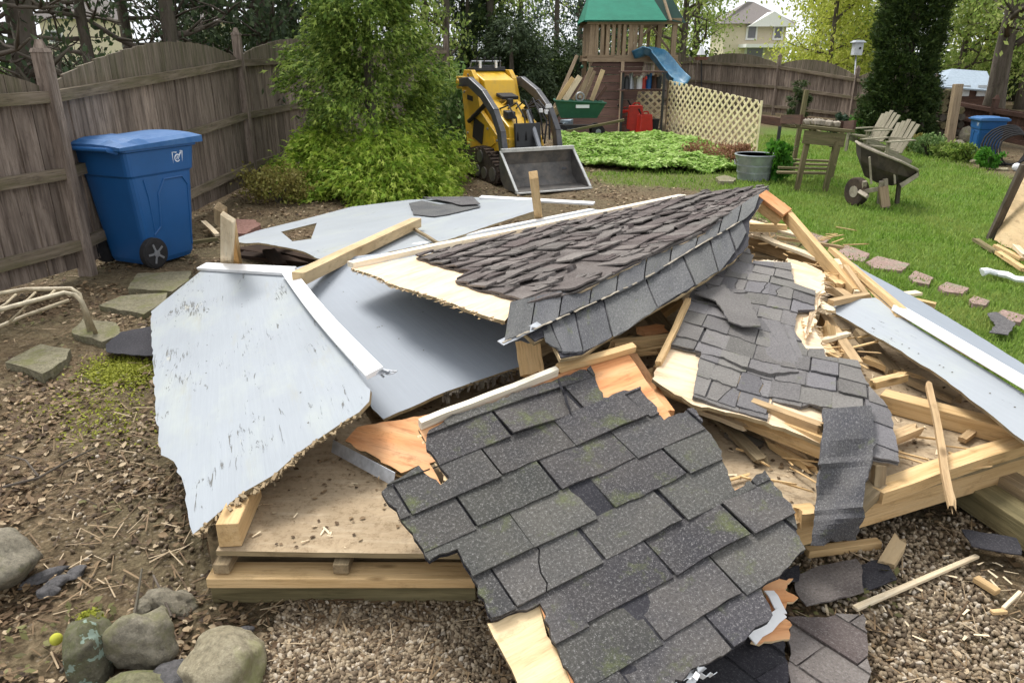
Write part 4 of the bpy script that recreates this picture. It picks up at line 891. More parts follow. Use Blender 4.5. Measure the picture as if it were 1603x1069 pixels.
GS('small grey shingle scrap on the grass beside the brick row', [(1545, 492), (1560, 490), (1590, 508), (1578, 526), (1548, 522), (1558, 510)], .03, .0, 'slate', lift=.008)
GS('dark shingle on the soil under the left edge of the worn panel', [(166, 542), (190, 522), (245, 512), (250, 560), (205, 558), (168, 554)], .03, .02, 'felt', group=None)
GS('second shingle sheet lying at the bottom under the slab', [(900, 1040), (1100, 1030), (1110, 1120), (900, 1120)], .03, .0, 'felt')
PX = Plane((1195, 915, .10), (1240, 912, .09), (1215, 1000, .06))
panel('plywood_scrap', 'jagged orange plywood scrap at the lower right corner of the front slab', 'plywood', PX, [(1192, 912), (1205, 905), (1242, 905), (1228, 922), (1250, 935), (1232, 942), (1225, 965), (1240, 978), (1236, 1000), (1215, 1002), (1190, 1008), (1176, 1004), (1208, 968), (1200, 940)], .01, 'orange_ply', 'ply', .008, .015)
mb = MB(); 
for a, b in (((1202, 930), (1222, 966)), ((1222, 966), (1172, 1006))):
    A, Bq = PX.at(*a) + PX.n * .02, PX.at(*b) + PX.n * .02; mb.beam(A, Bq, .035, .004, up=(.3, -.4, 1), seg=4, wob=.003)
tag(mb.build('bent_flashing', ['white_trim']), 'bent white drip edge on the jagged orange plywood scrap', 'flashing')
mb = MB()
for i in range(26):
    p = G(1075 + random.uniform(-24, 24), 1048 + random.uniform(-14, 16), .12 + random.uniform(0, .03)); q = p + Vector((random.uniform(-.05, .05), random.uniform(-.03, .03), random.uniform(-.015, .025)))
    mb.beam(p, q, random.uniform(.01, .03), .002, seg=4, wob=.006, roll=random.uniform(0, 3))
tag(mb.build('torn_film', ['cloth_white']), 'torn scrap of white plastic film on the lower part of the front slab', 'plastic film')
# ================================================================== FENCES
def fence(name, label, nodes, mats=('fence', 'fence_top', 'rail'), nb=16, arch=.22, rails=(.16, .53, .90), post_up=.16, gothic=False, posts=None, group='weathered board fences'):
    root = thing(name, label, 'fence', nodes[len(nodes) // 2][0], group=group)
    for i, (p, h) in enumerate(nodes):
        if posts and i not in posts: continue
        mb = MB(); mb.box(p + Vector((0, 0, (h + post_up) / 2 - .05)), (.10, .10, h + post_up + .1), Matrix.Rotation(random.uniform(-.1, .1), 3, 'Z'), jit=.003, gx=2)
        t = p + Vector((0, 0, h + post_up)); mb.box(t + Vector((0, 0, .015)), (.115, .115, .03), gx=2, taper=.8); mb.box(t + Vector((0, 0, .06)), (.07, .07, .06), gx=2, taper=.5)
        mb.build('post', [mats[0] if not gothic else mats[2]], root)
    for i in range(len(nodes) - 1):
        (a, ha), (b, hb) = nodes[i], nodes[i + 1]; d = b - a; L = d.length; u = d.normalized(); out = Vector((u.y, -u.x, 0))
        if out.dot(-a) < 0: out = -out
        back = -out * .035; lo = MB(); up_ = MB(); w_ = L / nb
        for j in range(nb):
            q = (j + .5) / nb; c = a + d * q + back; h = ha + (hb - ha) * q; z1 = h * .90; z2 = h * .90 + .06 + arch * math.sin(math.pi * q) ** .8
            ang = math.atan2(u.y, u.x); rot = Matrix.Rotation(ang + random.uniform(-.02, .02), 3, 'Z')
            lo.box(c + Vector((0, 0, z1 / 2 + .03)) + out * random.uniform(-.006, .006), (w_ - .008, .018, z1 - .06), rot, jit=.0025, gx=2)
            if arch > 0 or z2 > z1:
                zz = [h * .90 + .06 + arch * math.sin(math.pi * min(max(qq, 0), 1)) ** .8 + random.uniform(-.006, .006) for qq in (q - .48 / nb, q + .48 / nb)]; o_ = [random.uniform(0, 30) for _ in range(3)]; vs = []; gs = []
                for sx_, zt in ((-1, zz[0]), (1, zz[1])):
                    for sy_ in (-1, 1):
                        for z_ in (z1, zt): vs.append(c + u * (sx_ * (w_ / 2 - .003)) + out * (sy_ * .01) + Vector((0, 0, z_))); gs.append((z_ + o_[0], sx_ * w_ / 2 + o_[1], sy_ * .01))
                up_.add(vs, [(0, 4, 5, 1), (2, 3, 7, 6), (0, 1, 3, 2), (4, 6, 7, 5), (1, 5, 7, 3), (0, 2, 6, 4)], gs)
        lo.build('boards', [mats[0]], root); up_.build('arched_top', [mats[1]], root)
        for r_ in rails:
            MB().beam(a + out * .01 + Vector((0, 0, ha * r_)), b + out * .01 + Vector((0, 0, hb * r_)), .06, .085, seg=3, wob=.003).build('rail', [mats[2]], root)
    return root
def node(px, pyb, pyt): p = G(px, pyb); return (p, top_z(p, pyt))
a0 = node(138, 428, 118); a1 = node(399, 292, 76); d0 = (a0[0] - a1[0]); 
am = (a0[0] + Vector((-.9, -2.6, 0)), a0[1] * .97)
fence('board_fence', 'tall weathered grey-brown board fence with arched tops behind the blue bin and rack', [am, a0, a1, node(548, 232, 74), node(702, 200, 68)], nb=17, arch=.26)
fence('board_fence', 'long arched board fence across the far side of the lawn', [node(905, 168, 92), node(990, 168, 90), node(1087, 168, 90), node(1210, 180, 97), node(1330, 192, 118), node(1450, 206, 132)], nb=22, arch=.3)
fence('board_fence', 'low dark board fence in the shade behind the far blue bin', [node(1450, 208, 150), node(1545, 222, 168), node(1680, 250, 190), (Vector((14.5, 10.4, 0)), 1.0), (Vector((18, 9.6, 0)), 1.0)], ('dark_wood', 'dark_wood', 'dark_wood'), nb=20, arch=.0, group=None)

# ================================================================== BLUE BINS
def blue_bin(label, mats=('blue_bin', 'blue_lid'), mark=True):
    root = thing('wheeled_bin', label, 'bin', group='blue wheeled bins')
    mb = MB()                                            # front faces -y; tapered tub with a flared rim
    def ring(z, w_, f, bk, r=.05):
        P = []
        for sx, sy, a0_ in ((1, 1, 0), (-1, 1, 90), (-1, -1, 180), (1, -1, 270)):
            cx = sx * (w_ / 2 - r); cy = (bk if sy > 0 else f) - sy * r
            for k in range(4): t = R(a0_ + 30 * k); P.append((cx + r * math.cos(t), cy + r * math.sin(t), z))
        return P
    rings = [ring(.02, .48, -.22, .27, .04), ring(.06, .51, -.25, .29), ring(.40, .55, -.29, .33), ring(.78, .585, -.33, .37), ring(.80, .61, -.35, .39), ring(.99, .64, -.375, .41), ring(1.0, .68, -.40, .43), ring(1.035, .68, -.40, .43)]
    for i in range(len(rings) - 1):
        A, Bq = rings[i], rings[i + 1]; mb.add(A + Bq, [(j, (j + 1) % 16, 16 + (j + 1) % 16, 16 + j) for j in range(16)])
    mb.add(rings[0], [tuple(reversed(range(16)))])
    local(mb.build('tub', [mats[0]], loc=1, bevel=0), root)
    # raised frames on the front and sides
    def face(y0, z, s):   # y of the front face at height z
        return -(.25 + (z - .06) * .112)
    m2 = MB()
    pts = [(-.20, .10), (-.21, .60), (-.17, .70), (.17, .70), (.21, .60), (.20, .10)]
    q = [Vector((x, face(0, z, 0) - .004, z)) for x, z in pts]; m2.tube(q, .009, 6)
    for sx in (-1, 1):
        sd_ = [(-.22, .12), (-.25, .66), (-.19, .74), (.02, .74), (.10, .62), (.12, .34), (.20, .28)]
        m2.tube([Vector((sx * (.255 + (z - .06) * .055 + .001), y, z)) for y, z in sd_], .009, 6)
        m2.tube([Vector((sx * (.255 + (z - .06) * .055 + .001), y, z)) for y, z in ((.19, .30), (.21, .60), (.24, .76))], .007, 6)
    local(m2.build('moulded_ribs', [mats[0]], loc=1), root)
    lid = MB(); nxx, nyy = 12, 14; vs = []; 
    for j in range(nyy + 1):
        for i in range(nxx + 1):
            x = -.36 + .72 * i / nxx; y = -.44 + .92 * j / nyy; e = min(1 - abs(x) / .36, 1 - abs((y - .02) / .46))
            z = 1.045 + .022 * min(1, e * 8) + .02 * (1 - (x / .36) ** 2) + .03 * (1 - j / nyy) + (.016 if (j in (10, 11) and e > .1) or (i in (3, 9) and j > 7 and e > .1) else 0)
            vs.append((x, y, z))
    k = nxx + 1; lid.add(vs, [(j * k + i, j * k + i + 1, (j + 1) * k + i + 1, (j + 1) * k + i) for j in range(nyy) for i in range(nxx)])
    rimi = [i for i in range(k)] + [j * k + nxx for j in range(1, nyy + 1)] + [nyy * k + i for i in range(nxx - 1, -1, -1)] + [j * k for j in range(nyy - 1, 0, -1)]
    rv = [vs[i] for i in rimi]; n = len(rv); lid.add(rv + [(a, b, 1.02) for a, b, _ in rv], [(i, n + i, n + (i + 1) % n, (i + 1) % n) for i in range(n)])
    lid.add([(a, b, 1.02) for a, b, _ in rv], [tuple(range(n))])
    lo_ = local(lid.build('lid', [mats[1]], loc=1), root); 
    h = MB(); h.tube([(-.27, .44, 1.0), (-.27, .52, 1.03), (.27, .52, 1.03), (.27, .44, 1.0)], .018, 8); local(h.build('handle', [mats[0]], loc=1), root)
    for sx in (-1, 1):
        wv = MB(); wv.cyl((sx * .30, .27, .135), .135, .06, (1, 0, 0), 26); wv.cyl((sx * .30, .27, .135), .12, .072, (1, 0, 0), 26)
        wo_ = local(wv.build('wheel', ['rubber'], loc=1, bevel=.008), root)
        hb_ = MB(); hb_.cyl((sx * .335, .27, .135), .03, .02, (1, 0, 0), 12)
        for s_ in range(5):
            a = s_ * 2 * math.pi / 5; c = Vector((sx * .338, .27 + .05 * math.cos(a), .135 + .05 * math.sin(a))); hb_.beam(Vector((sx * .337, .27, .135)), Vector((sx * .337, .27 + .088 * math.cos(a), .135 + .088 * math.sin(a))), .018, .008, up=(1, 0, 0))
        local(hb_.build('hub', ['grey_steel'], loc=1), root).parent = wo_
    ax = MB(); ax.cyl((0, .27, .135), .014, .58, (1, 0, 0), 10); local(ax.build('axle', ['black'], loc=1), root)
    if mark:                                             # white square emblem with a swirl and two lines of tiny lettering, on the side
        mk = MB()
        def mp(y, z): z = .90 + z; return Vector((-(.2925 + (z - .80) * .13) - .004, -.16 - y, z))
        def ml(pts, r=.0055): mk.tube([mp(*p) for p in pts], r, 5)
        ml([(-.055, -.045), (-.058, .055), (-.01, .05)]); ml([(-.055, -.045), (-.01, -.052), (.05, -.042), (.056, .058), (.03, .06)])
        ml([(.03 * math.cos(t) - .004, .03 * math.sin(t) + .002) for t in np.linspace(.6, 5.6, 12)], .007)
        ml([(-.012, -.012), (-.004, .018), (.006, -.012), (.020, .022), (.04, .05)], .007)
        for z in (-.072, -.09):
            for x in np.arange(-.052, .05, .0125): mk.box(mp(x + .004, z), (.002, .009, .010 if int(x * 900) % 3 else .007))
        local(mk.build('printed_emblem', ['white_mark'], loc=1), root)
    return root
b = blue_bin('large blue wheeled bin with a white emblem standing against the left fence')
b.rotation_euler = (0, 0, R(157)); b.scale = (.93, .93, .97); b.location = G(236, 420) - Matrix.Rotation(R(157), 3, 'Z') @ Vector((-.25 * .93, .29 * .93, 0))
BIN = b
b2 = dup(b, G(1546, 251) + Vector((0, .2, 0)), R(-12), 'far blue wheeled bin in the shade beside the woodpile', .66)
for o in b2.children: o.data = o.data

# ================================================================== TUBE RACK AND PAVERS (left)
rk = thing('metal_rack', 'low cream tubular metal rack with bent end legs beside the left fence', 'metal rack', G(60, 530))
mb = MB(); zr = .30
def rp(px, py, z=zr): return G(px, py, z)
fr = [rp(-130, 520), rp(100, 458), rp(118, 462), rp(128, 472, .26), rp(150, 522, .03)]
bk = [rp(-60, 470), rp(40, 453), rp(112, 452), rp(124, 460, .27), rp(140, 518, .03)]
local_r = []
for nm, pth in (('front_rail', fr), ('back_rail', bk)): mb = MB(); mb.tube(pth, .014, 10); mb.build(nm, ['cream_metal'], rk, smooth=True)
lowp = [rp(-140, 570, .16), rp(40, 494, .16), rp(108, 470, .20)]; MB().tube(lowp, .012, 10).build('lower_rail', ['cream_metal'], rk, smooth=True)
for q in (.12, .3, .48, .66, .84):
    a = fr[0].lerp(fr[1], q); c = bk[0].lerp(bk[2], q); mb = MB(); mb.tube([a, a.lerp(c, .5) + Vector((0, 0, -.01)), c], .008, 8); mb.build('cross_bar', ['cream_metal'], rk, smooth=True)
for q in (.45, .75): a = fr[0].lerp(fr[1], q); c = lowp[0].lerp(lowp[1], q * 1.1); MB().tube([a, c], .007, 6).build('strut', ['cream_metal'], rk)
def paver(label, px, h=.05, mat='paver', name='paver', cat='paver', group='stepping slabs by the left fence', amp=.012, z=0.0):
    P = Plane((px[0][0], px[0][1], h + z), (px[1][0], px[1][1], h + z), (px[2][0], px[2][1], h + z)); mb = MB(); ol = rough([P.uv(*p) for p in px], amp, .06)
    mb.slab(P, ol, h + .03, 0, 0, 0); o = mb.build(name, [mat], bevel=.008); return tag(o, label, cat, group)
paver('square mossy slab nearest the left edge in the soil', [(8, 567), (64, 538), (110, 546), (104, 562), (66, 585)], .03)
paver('mossy slab under the end legs of the cream metal rack', [(112, 520), (130, 498), (182, 505), (192, 522), (160, 535)], .03)
paver('flat mossy slab between the rack and the worn blue panel', [(155, 478), (190, 463), (262, 458), (262, 470), (225, 492)], .03)
paver('flat slab below the wheels of the large blue bin', [(200, 452), (215, 428), (300, 424), (296, 438), (270, 456)], .03)
paver('red-brown stone lying behind the two stakes', [(362, 352), (370, 343), (398, 344), (408, 352), (384, 366), (362, 366)], .05, 'red_stone', 'stone', 'stone', None)

# brick row along the lawn
row = [(1275, 372, 32, 14), (1336, 396, 34, 17), (1390, 412, 46, 15), (1442, 434, 26, 14), (1493, 450, 32, 12), (1533, 470, 22, 10), (1582, 494, 34, 13)]
for i, (x, y, wx, wy) in enumerate(row):
    where = ['first, beside the long leaning rafter', 'second along from the rafter', 'third and widest of the row', 'fourth, narrow one of the row', 'fifth of the row in the grass', 'sixth and smallest, sunk in the grass', 'last before the right edge']
    paver('pinkish edging brick in the lawn, ' + where[i], [(x - wx * .75, y - wy * .1), (x - wx * .35, y - wy * .75), (x + wx * .75, y + wy * .05), (x + wx * .45, y + wy * .8), (x - wx * .45, y + wy * .5)], .015, 'pink_paver', 'edging_brick', 'brick', 'edging bricks along the lawn', .006)
paver('pale flat stone in the grass left of the metal tub', [(1120, 278), (1135, 274), (1152, 279), (1148, 284), (1128, 284)], .05, 'paver', 'stone', 'stone', None)

# ================================================================== ROCKS
IV, IF = ico(4)
def rock(label, px, py, w_, d_, h_, mat='rock', seed=0, rot=0.0, rough_=.16, name='boulder', group='boulders in the lower left', flat=.0, tilt=0.0):
    V = []; c = G(px, py, -.012)
    Rm = Matrix.Rotation(rot, 3, 'Z') @ Matrix.Rotation(tilt, 3, 'Y')
    for v in IV:
        p = Vector(v); k = 1 + noise.noise(p * .9 + Vector((seed, 0, 0))) * rough_ * 2.2 + noise.noise(p * 2.6 + Vector((0, seed, 0))) * rough_ * .6 + noise.noise(p * 5 + Vector((0, seed, 0))) * rough_ * .30 + noise.noise(p * 15 + Vector((0, seed, 0))) * rough_ * .16
        for ax in range(8):                                      # flatten against a few random planes, as broken stone has
            random.seed(seed * 31 + ax); nrm = Vector((random.gauss(0, 1), random.gauss(0, 1), random.gauss(0, 1))).normalized(); dd = random.uniform(.62, .86)
            e = p.dot(nrm)
            if e > dd: p = p * ((dd + (e - dd) * .12) / e)
        q = Vector((p.x * k * w_ / 2, p.y * k * d_ / 2, p.z * k * h_ / 2)); V.append(c + Rm @ q + Vector((0, 0, h_ * .32)))
    mb = MB(); mb.add(V, IF, [(a.x * 1.0, a.y, a.z) for a in V]); return tag(mb.build(name, [mat], smooth=True), label, 'rock', group)
rock('big grey boulder cut by the left edge of the picture', -6, 912, .30, .28, .22, 'rock', 3, .3)
rock('lichen-spotted upright mossy stone at the bottom left', 148, 1050, .14, .20, .26, 'rock_lichen', 7, .2, .12)
rock('angular grey stone between the lichen stone and the tan one', 232, 1030, .20, .18, .19, 'rock', 12, .5, .2)
rock('rounded tan stone, largest of the bottom-left group', 348, 1066, .28, .24, .17, 'rock_tan', 5, -.25, .12)
rock('small grey stone wedged below the angular grey stone', 280, 1072, .12, .12, .09, 'slate', 21, .9, .14)
rock('mossy stone cut by the bottom edge under the angular grey stone', 215, 1090, .20, .14, .10, 'rock_moss', 14, .1, .12)
rock('low dark stone on the soil behind the angular grey stone', 268, 950, .17, .12, .08, 'rock', 17, -.2, .2)
rock('small grey stone left of the angular grey stone tip', 225, 962, .07, .06, .06, 'rock', 19)
0 and rock('half-buried brown rock in the soil left of the worn panel', 150, 770, .30, .22, .06, 'rock', 23, .3, .2)
rock('flat shard of stone beside the rounded tan stone', 375, 1000, .10, .05, .05, 'slate', 29, .3)
for i, (x, y, a, L) in enumerate([(72, 905, .9, .16), (92, 915, 1.0, .12), (75, 930, .5, .08), (118, 902, 1.2, .09)]):
    lab = ['longest flat slate shard right of the big boulder', 'second slate shard leaning beside the longest', 'small slate chip in front of the shards', 'upright slate shard right of the others'][i]
    rock(lab, x, y, L, .06, .035, 'slate', 40 + i, a, .1, 'slate_shard', 'slate shards by the big boulder')
mb = MB(); c = G(88, 1000, .03); mb.add([c + Vector(v) * .018 for v in IV], IF); tag(mb.build('ball', ['tennis'], smooth=True), 'small yellow-green ball on the soil at the lower left', 'ball')

# right edge: upright sheet and post, plastic strap
mb = MB(); a = G(1550, 374, .0); mb.beam(a, Yat(1604, 258, a.y - .15), .07, .04, up=(0, 1, 0)); tag(mb.build('post', ['bark']), 'dark post leaning at the right edge beside a plywood sheet', 'post')
PP = Plane((1560, 376, .02), (1605, 402, .02), (1603, 270, .62))
panel('plywood_sheet', 'tan plywood sheet propped up at the right edge beside a dark post', 'plywood', PP, [(1556, 376), (1592, 292), (1606, 262), (1700, 300), (1690, 440), (1605, 402)], .015, 'tan_board', 'deck_edge', .008, .06)
for i, (p, q) in enumerate([((1525, 374, .03), (1560, 396, .03)), ((1556, 384, .03), (1604, 408, .03)), ((1560, 394, .04), (1606, 424, .04)), ((1588, 384, .10), (1606, 402, .06))]):
    lab = ['green-tinged splinter in the grass pointing at the plywood sheet', 'raw pine board end at the foot of the plywood sheet', 'lowest pine splinter board below the plywood sheet', 'short pale splinter on the face of the plywood sheet'][i]
    board('splinter_board', lab, p, q, .05, .03, ['green_wood', 'pine', 'pine', 'pine_pale'][i], 'splinter', 'splintered boards at the right edge', spl=(.05, .05))
mb = MB(); pts = [G(1538, 427, .05), G(1548, 425, .06), G(1562, 429, .04), G(1580, 432, .05), G(1592, 438, .04), G(1610, 440, .05)]
for k_, (z, r_) in enumerate(((0, .02), (.012, .012))): mb.tube([p + Vector((0, k_ * .03, z)) for p in pts], [r_ * 1.5, r_, r_, r_ * 1.3, r_, r_], 7)
tag(mb.build('plastic_strap', ['cloth_white']), 'crumpled white plastic strap on the grass at the right edge', 'plastic strap')
mb = MB(); mb.beam(G(1405, 462, .05), G(1442, 458, .05), .07, .02, splB=.03); tag(mb.build('offcut', ['pine_pale']), 'white splintered offcut on the grass above the narrow blue panel', 'offcut', 'offcuts beside the lawn')
mb = MB(); mb.beam(G(1425, 470, .05), G(1464, 479, .04), .05, .04); tag(mb.build('offcut', ['pine']), 'pine offcut on the grass behind the narrow blue panel', 'offcut', 'offcuts beside the lawn')

# ================================================================== MINI LOADER
def loader():
    root = thing('mini_loader', 'yellow compact tracked loader with dark arms and an empty bucket', 'loader')
    def P(mb, nm, mat, par=None, **k):
        o = mb.build(nm, mat if isinstance(mat, list) else [mat], loc=1, **k); local(o, par or root); return o
    # tracks
    for sx in (-1, 1):
        x = sx * .38; prof = [(.78, .02), (2.02, .02), (2.16, .10), (2.16, .20), (2.02, .32), (1.35, .46), (1.15, .46), (.74, .24), (.68, .14), (.70, .06)]
        mb = MB(); n = len(prof); vs = []
        for dx in (-.11, .11): vs += [(x + dx, y, z) for y, z in prof]
        mb.add(vs, [tuple(range(n)) if sx > 0 else tuple(range(n)), tuple(n + j for j in reversed(range(n)))] + [(j, n + j, n + (j + 1) % n, (j + 1) % n) for j in range(n)])
        for j in range(n):
            a = Vector((x, *prof[j])); b_ = Vector((x, *prof[(j + 1) % n])); L = (b_ - a).length; m = max(1, int(L / .075))
            for i in range(m):
                c = a.lerp(b_, (i + .5) / m); d = (b_ - a).normalized(); nn = Vector((0, d.z, -d.y)); mb.beam(c - Vector((.115, 0, 0)), c + Vector((.115, 0, 0)), .03, .035, up=nn)
        tr = P(mb, 'track', 'rubber_dirty')
        wm = MB()
        for y, r_ in ((.85, .10), (1.12, .085), (1.35, .085), (1.58, .085), (1.8, .085), (2.03, .11)): wm.cyl((x + sx * .112, y, r_ + .035), r_, .03, (1, 0, 0), 14)
        wm.cyl((x + sx * .112, 1.25, .34), .09, .03, (1, 0, 0), 12); P(wm, 'wheels', 'bucket_in', tr)
    # hull and side plates
    mb = MB(); mb.box((0, 1.45, .42), (.54, 1.3, .40)); mb.box((0, 1.1, .55), (.56, .55, .25), taper=.9); P(mb, 'chassis', 'yellow', bevel=.012)
    for sx in (-1, 1):
        mb = MB(); pr = [(.85, .45), (.95, .62), (1.25, .78), (1.55, .95), (1.72, 1.40), (1.85, 1.52), (2.12, 1.52), (2.22, 1.30), (2.15, .95), (2.05, .42), (1.6, .36)]; n = len(pr); vs = []
        for dx in (-.035, .035): vs += [(sx * .31 + dx, y, z) for y, z in pr]
        mb.add(vs, [tuple(range(n)), tuple(n + j for j in reversed(range(n)))] + [(j, n + j, n + (j + 1) % n, (j + 1) % n) for j in range(n)]); P(mb, 'side_tower', 'yellow', bevel=.008)
        mb = MB(); mb.box((sx * .35, 1.62, .66), (.012, .34, .30), Matrix.Rotation(.25, 3, 'X')); P(mb, 'side_vent', 'black')
        mb = MB(); mb.box((sx * .352, 1.2, .52), (.02, .30, .10), Matrix.Rotation(-.45, 3, 'X')); P(mb, 'side_step', 'yellow')
    # sloping hood with stepped top
    mb = MB(); hp = [(.80, .50), (.84, .78), (1.12, .92), (1.22, 1.02), (1.5, 1.10), (1.62, 1.38), (1.98, 1.50), (2.06, 1.1), (2.06, .5)]; n = len(hp); vs = []
    for dx in (-.25, .25): vs += [(dx, y, z) for y, z in hp]
    mb.add(vs, [tuple(range(n)), tuple(n + j for j in reversed(range(n)))] + [(j, n + j, n + (j + 1) % n, (j + 1) % n) for j in range(n)]); hood = P(mb, 'hood', 'yellow', bevel=.015)
    mb = MB(); mb.box((.02, 1.40, 1.16), (.26, .22, .05), Matrix.Rotation(.20, 3, 'X')); P(mb, 'black_pad', 'rubber', bevel=.01)
    mb = MB(); mb.tube([(-.13, 1.3, 1.03), (-.05, 1.3, 1.09), (.05, 1.3, 1.03), (.13, 1.3, 1.09)], .013, 6); P(mb, 'lifting_bar', 'yellow')
    mb = MB()
    for k in range(5): mb.box((0, .832 - k * 0.0 + .012 * k, .55 + k * .05), (.34, .02, .02))
    P(mb, 'front_grille', 'black')
    mb = MB(); mb.box((0, .74, .60), (.40, .05, .46), Matrix.Rotation(-.12, 3, 'X')); mb.box((0, .72, .42), (.50, .10, .18)); P(mb, 'front_plate', 'black', bevel=.01)
    mb = MB(); mb.box((0, 2.06, 1.52), (.54, .24, .06), Matrix.Rotation(-.1, 3, 'X')); mb.box((0, 2.02, 1.56), (.30, .10, .05)); P(mb, 'control_panel', 'black', bevel=.008)
    for x in (-.2, -.08, .06, .18): MB_ = MB(); MB_.tube([(x, 2.0, 1.54), (x + .01, 1.96, 1.68)], .010, 6); MB_.cyl((x + .01, 1.96, 1.69), .018, .03, (0, 0, 1), 8); P(MB_, 'lever', 'black')
    mb = MB(); mb.tube([(-.26, 2.1, 1.50), (-.24, 2.05, 1.64), (.24, 2.05, 1.64), (.26, 2.1, 1.50)], .013, 8); P(mb, 'hand_rail', 'grey_steel')
    for xx, yy in ((-.18, 1.88), (.10, 1.92)): P(MB().box((xx, yy, 1.60), (.03, .03, .11)), 'small_post', 'white_mark')
    # arms
    for sx in (-1, 1):
        x = sx * .43; mb = MB(); path = [(x, 2.05, 1.34), (x, 1.7, 1.36), (x, 1.25, 1.20), (x, .9, .98), (x, .70, .72), (x, .60, .34), (x, .52, .20)]
        for i in range(len(path) - 1): mb.beam(path[i], Vector(path[i + 1]) + (Vector(path[i + 1]) - Vector(path[i])).normalized() * .03, .085, .13, up=(0, 0, 1) if i < 4 else (0, -1, 0))
        P(mb, 'lift_arm', 'dark_arm', bevel=.012)
        mb = MB(); mb.box((x, 2.02, 1.34), (.08, .22, .18)); mb.cyl((x, 2.05, 1.34), .05, .12, (1, 0, 0), 12); P(mb, 'arm_pivot', 'yellow', bevel=.01)
        mb = MB(); mb.tube([(x - sx * .06, 1.9, .78), (x - sx * .05, 1.25, 1.08)], .034, 10); mb.tube([(x - sx * .05, 1.25, 1.08), (x - sx * .05, 1.0, 1.0)], .018, 8); P(mb, 'lift_cylinder', 'rubber')
    mb = MB(); mb.beam((-.43, .60, .36), (.43, .60, .36), .07, .07); P(mb, 'cross_tube', 'black')
    mb = MB(); mb.tube([(.10, .92, .98), (.10, .58, .50)], .035, 10); mb.tube([(.10, .58, .50), (.10, .50, .36)], .018, 8); P(mb, 'tilt_cylinder', 'grey_steel')
    mb = MB(); mb.tube([(.22, 1.2, 1.0), (.30, .98, 1.12), (.36, .78, .95), (.30, .66, .6)], .014, 6); mb.tube([(.20, 1.2, 1.0), (.26, .95, 1.04), (.30, .74, .85), (.22, .66, .55)], .014, 6); P(mb, 'hoses', 'rubber', smooth=True)
    mb = MB(); 
    for i in range(8): mb.box((.30 + random.uniform(-.08, .10), .85 + random.uniform(-.08, .06), .98 + random.uniform(-.04, .08)), (.05, .03, .05), Matrix.Rotation(random.uniform(0, 3), 3, 'Z'))
    P(mb, 'hose_couplings', 'white_trim')
    for sx in (-1, 1):                                            # bolts, decal stripe, hose clips and caked mud
        mb = MB()
        for y, z in ((1.0, .58), (1.3, .72), (1.6, .9), (1.78, 1.3), (1.95, 1.45), (2.1, 1.2), (2.0, .6)): mb.cyl((sx * .35, y, z), .018, .016, (1, 0, 0), 8)
        P(mb, 'bolts', 'grey_steel')
        mb = MB(); mb.box((sx * .348, 1.9, 1.12), (.006, .20, .07), Matrix.Rotation(.1, 3, 'X')); P(mb, 'decal_stripe', 'black')
    mb = MB()
    for k in range(60): 
        c = Vector((random.choice((-1, 1)) * random.uniform(.28, .5), random.uniform(.7, 2.1), random.uniform(.3, .44))); mb.add([c + Vector(v) * random.uniform(.012, .035) for v in ico(1)[0]], ico(1)[1])
    tag(P(mb, 'mud', 'rubber_dirty'), kind='stuff')
    for k in range(4):
        mb = MB(); x = -.2 + k * .13; mb.tube([(x, 1.2, 1.0), (x + .02, .98, 1.06 + .03 * k), (x + .05, .80, .9), (x + .03, .70, .6)], .012, 6); P(mb, 'hoses', 'rubber', smooth=True)
    P(MB().box((-.16, 1.0, .93), (.12, .16, .10), jit=.01), 'valve_block', 'black', bevel=.008); P(MB().box((.14, 1.02, .94), (.10, .12, .12), jit=.01), 'oil_filter', 'black', bevel=.008); P(MB().cyl((0, 1.28, 1.08), .05, .10, (0, 0, 1), 12), 'air_filter', 'black', bevel=.008)
    # bucket, open towards -y
    W_ = .56; pr = [(0, .015), (.10, .01), (.34, .02), (.46, .12), (.50, .30), (.47, .50)]; t = .014; mb = MB(); n = len(pr); vs = []
    inn = [(y - (0 if i < 2 else .016), z + .014) for i, (y, z) in enumerate(pr)]
    for dx in (-W_, W_): vs += [(dx, y, z) for y, z in pr] + [(dx, y, z) for y, z in inn]
    fs = []
    for i in range(n - 1): fs += [(i, i + 1, 2 * n + i + 1, 2 * n + i), (n + i, 3 * n + i, 3 * n + i + 1, n + i + 1)]
    fs += [(n - 1, 2 * n - 1, 4 * n - 1, 3 * n - 1), (0, 2 * n, 3 * n, n)]; mb.add(vs, fs)
    for sx in (-1, 1):
        pl = [(0, .015), (.34, .02), (.46, .12), (.50, .30), (.47, .50)]; m = len(pl); mb.add([(sx * W_ - sx * .01, y, z) for y, z in pl] + [(sx * W_ + sx * .004, y, z) for y, z in pl], [tuple(range(m)), tuple(m + j for j in reversed(range(m)))] + [(j, m + j, m + (j + 1) % m, (j + 1) % m) for j in range(m)])
    bk_ = P(mb, 'bucket', 'bucket_in')
    mb = MB(); mb.box((0, 0, .014), (2 * W_ + .03, .07, .02)); mb.beam((-W_, .45, .51), (W_, .45, .51), .05, .05)
    for sx in (-1, 1): mb.beam((sx * W_, .47, .50), (sx * W_, .0, .03), .022, .035, up=(1, 0, 0))
    P(mb, 'steel_edge', 'bucket_edge', bk_, bevel=.004)
    mb = MB(); mb.box((0, .56, .28), (.5, .06, .3)); P(mb, 'quick_attach', 'black', bevel=.01)
    return root
ld = loader(); ld.location = G(868, 300); ld.rotation_euler = (0, 0, R(25)); ld.scale = (1.0, 1.12, 1.0)
ld['label'] = 'yellow compact tracked loader with dark arms, its empty bucket lowered on the soil'
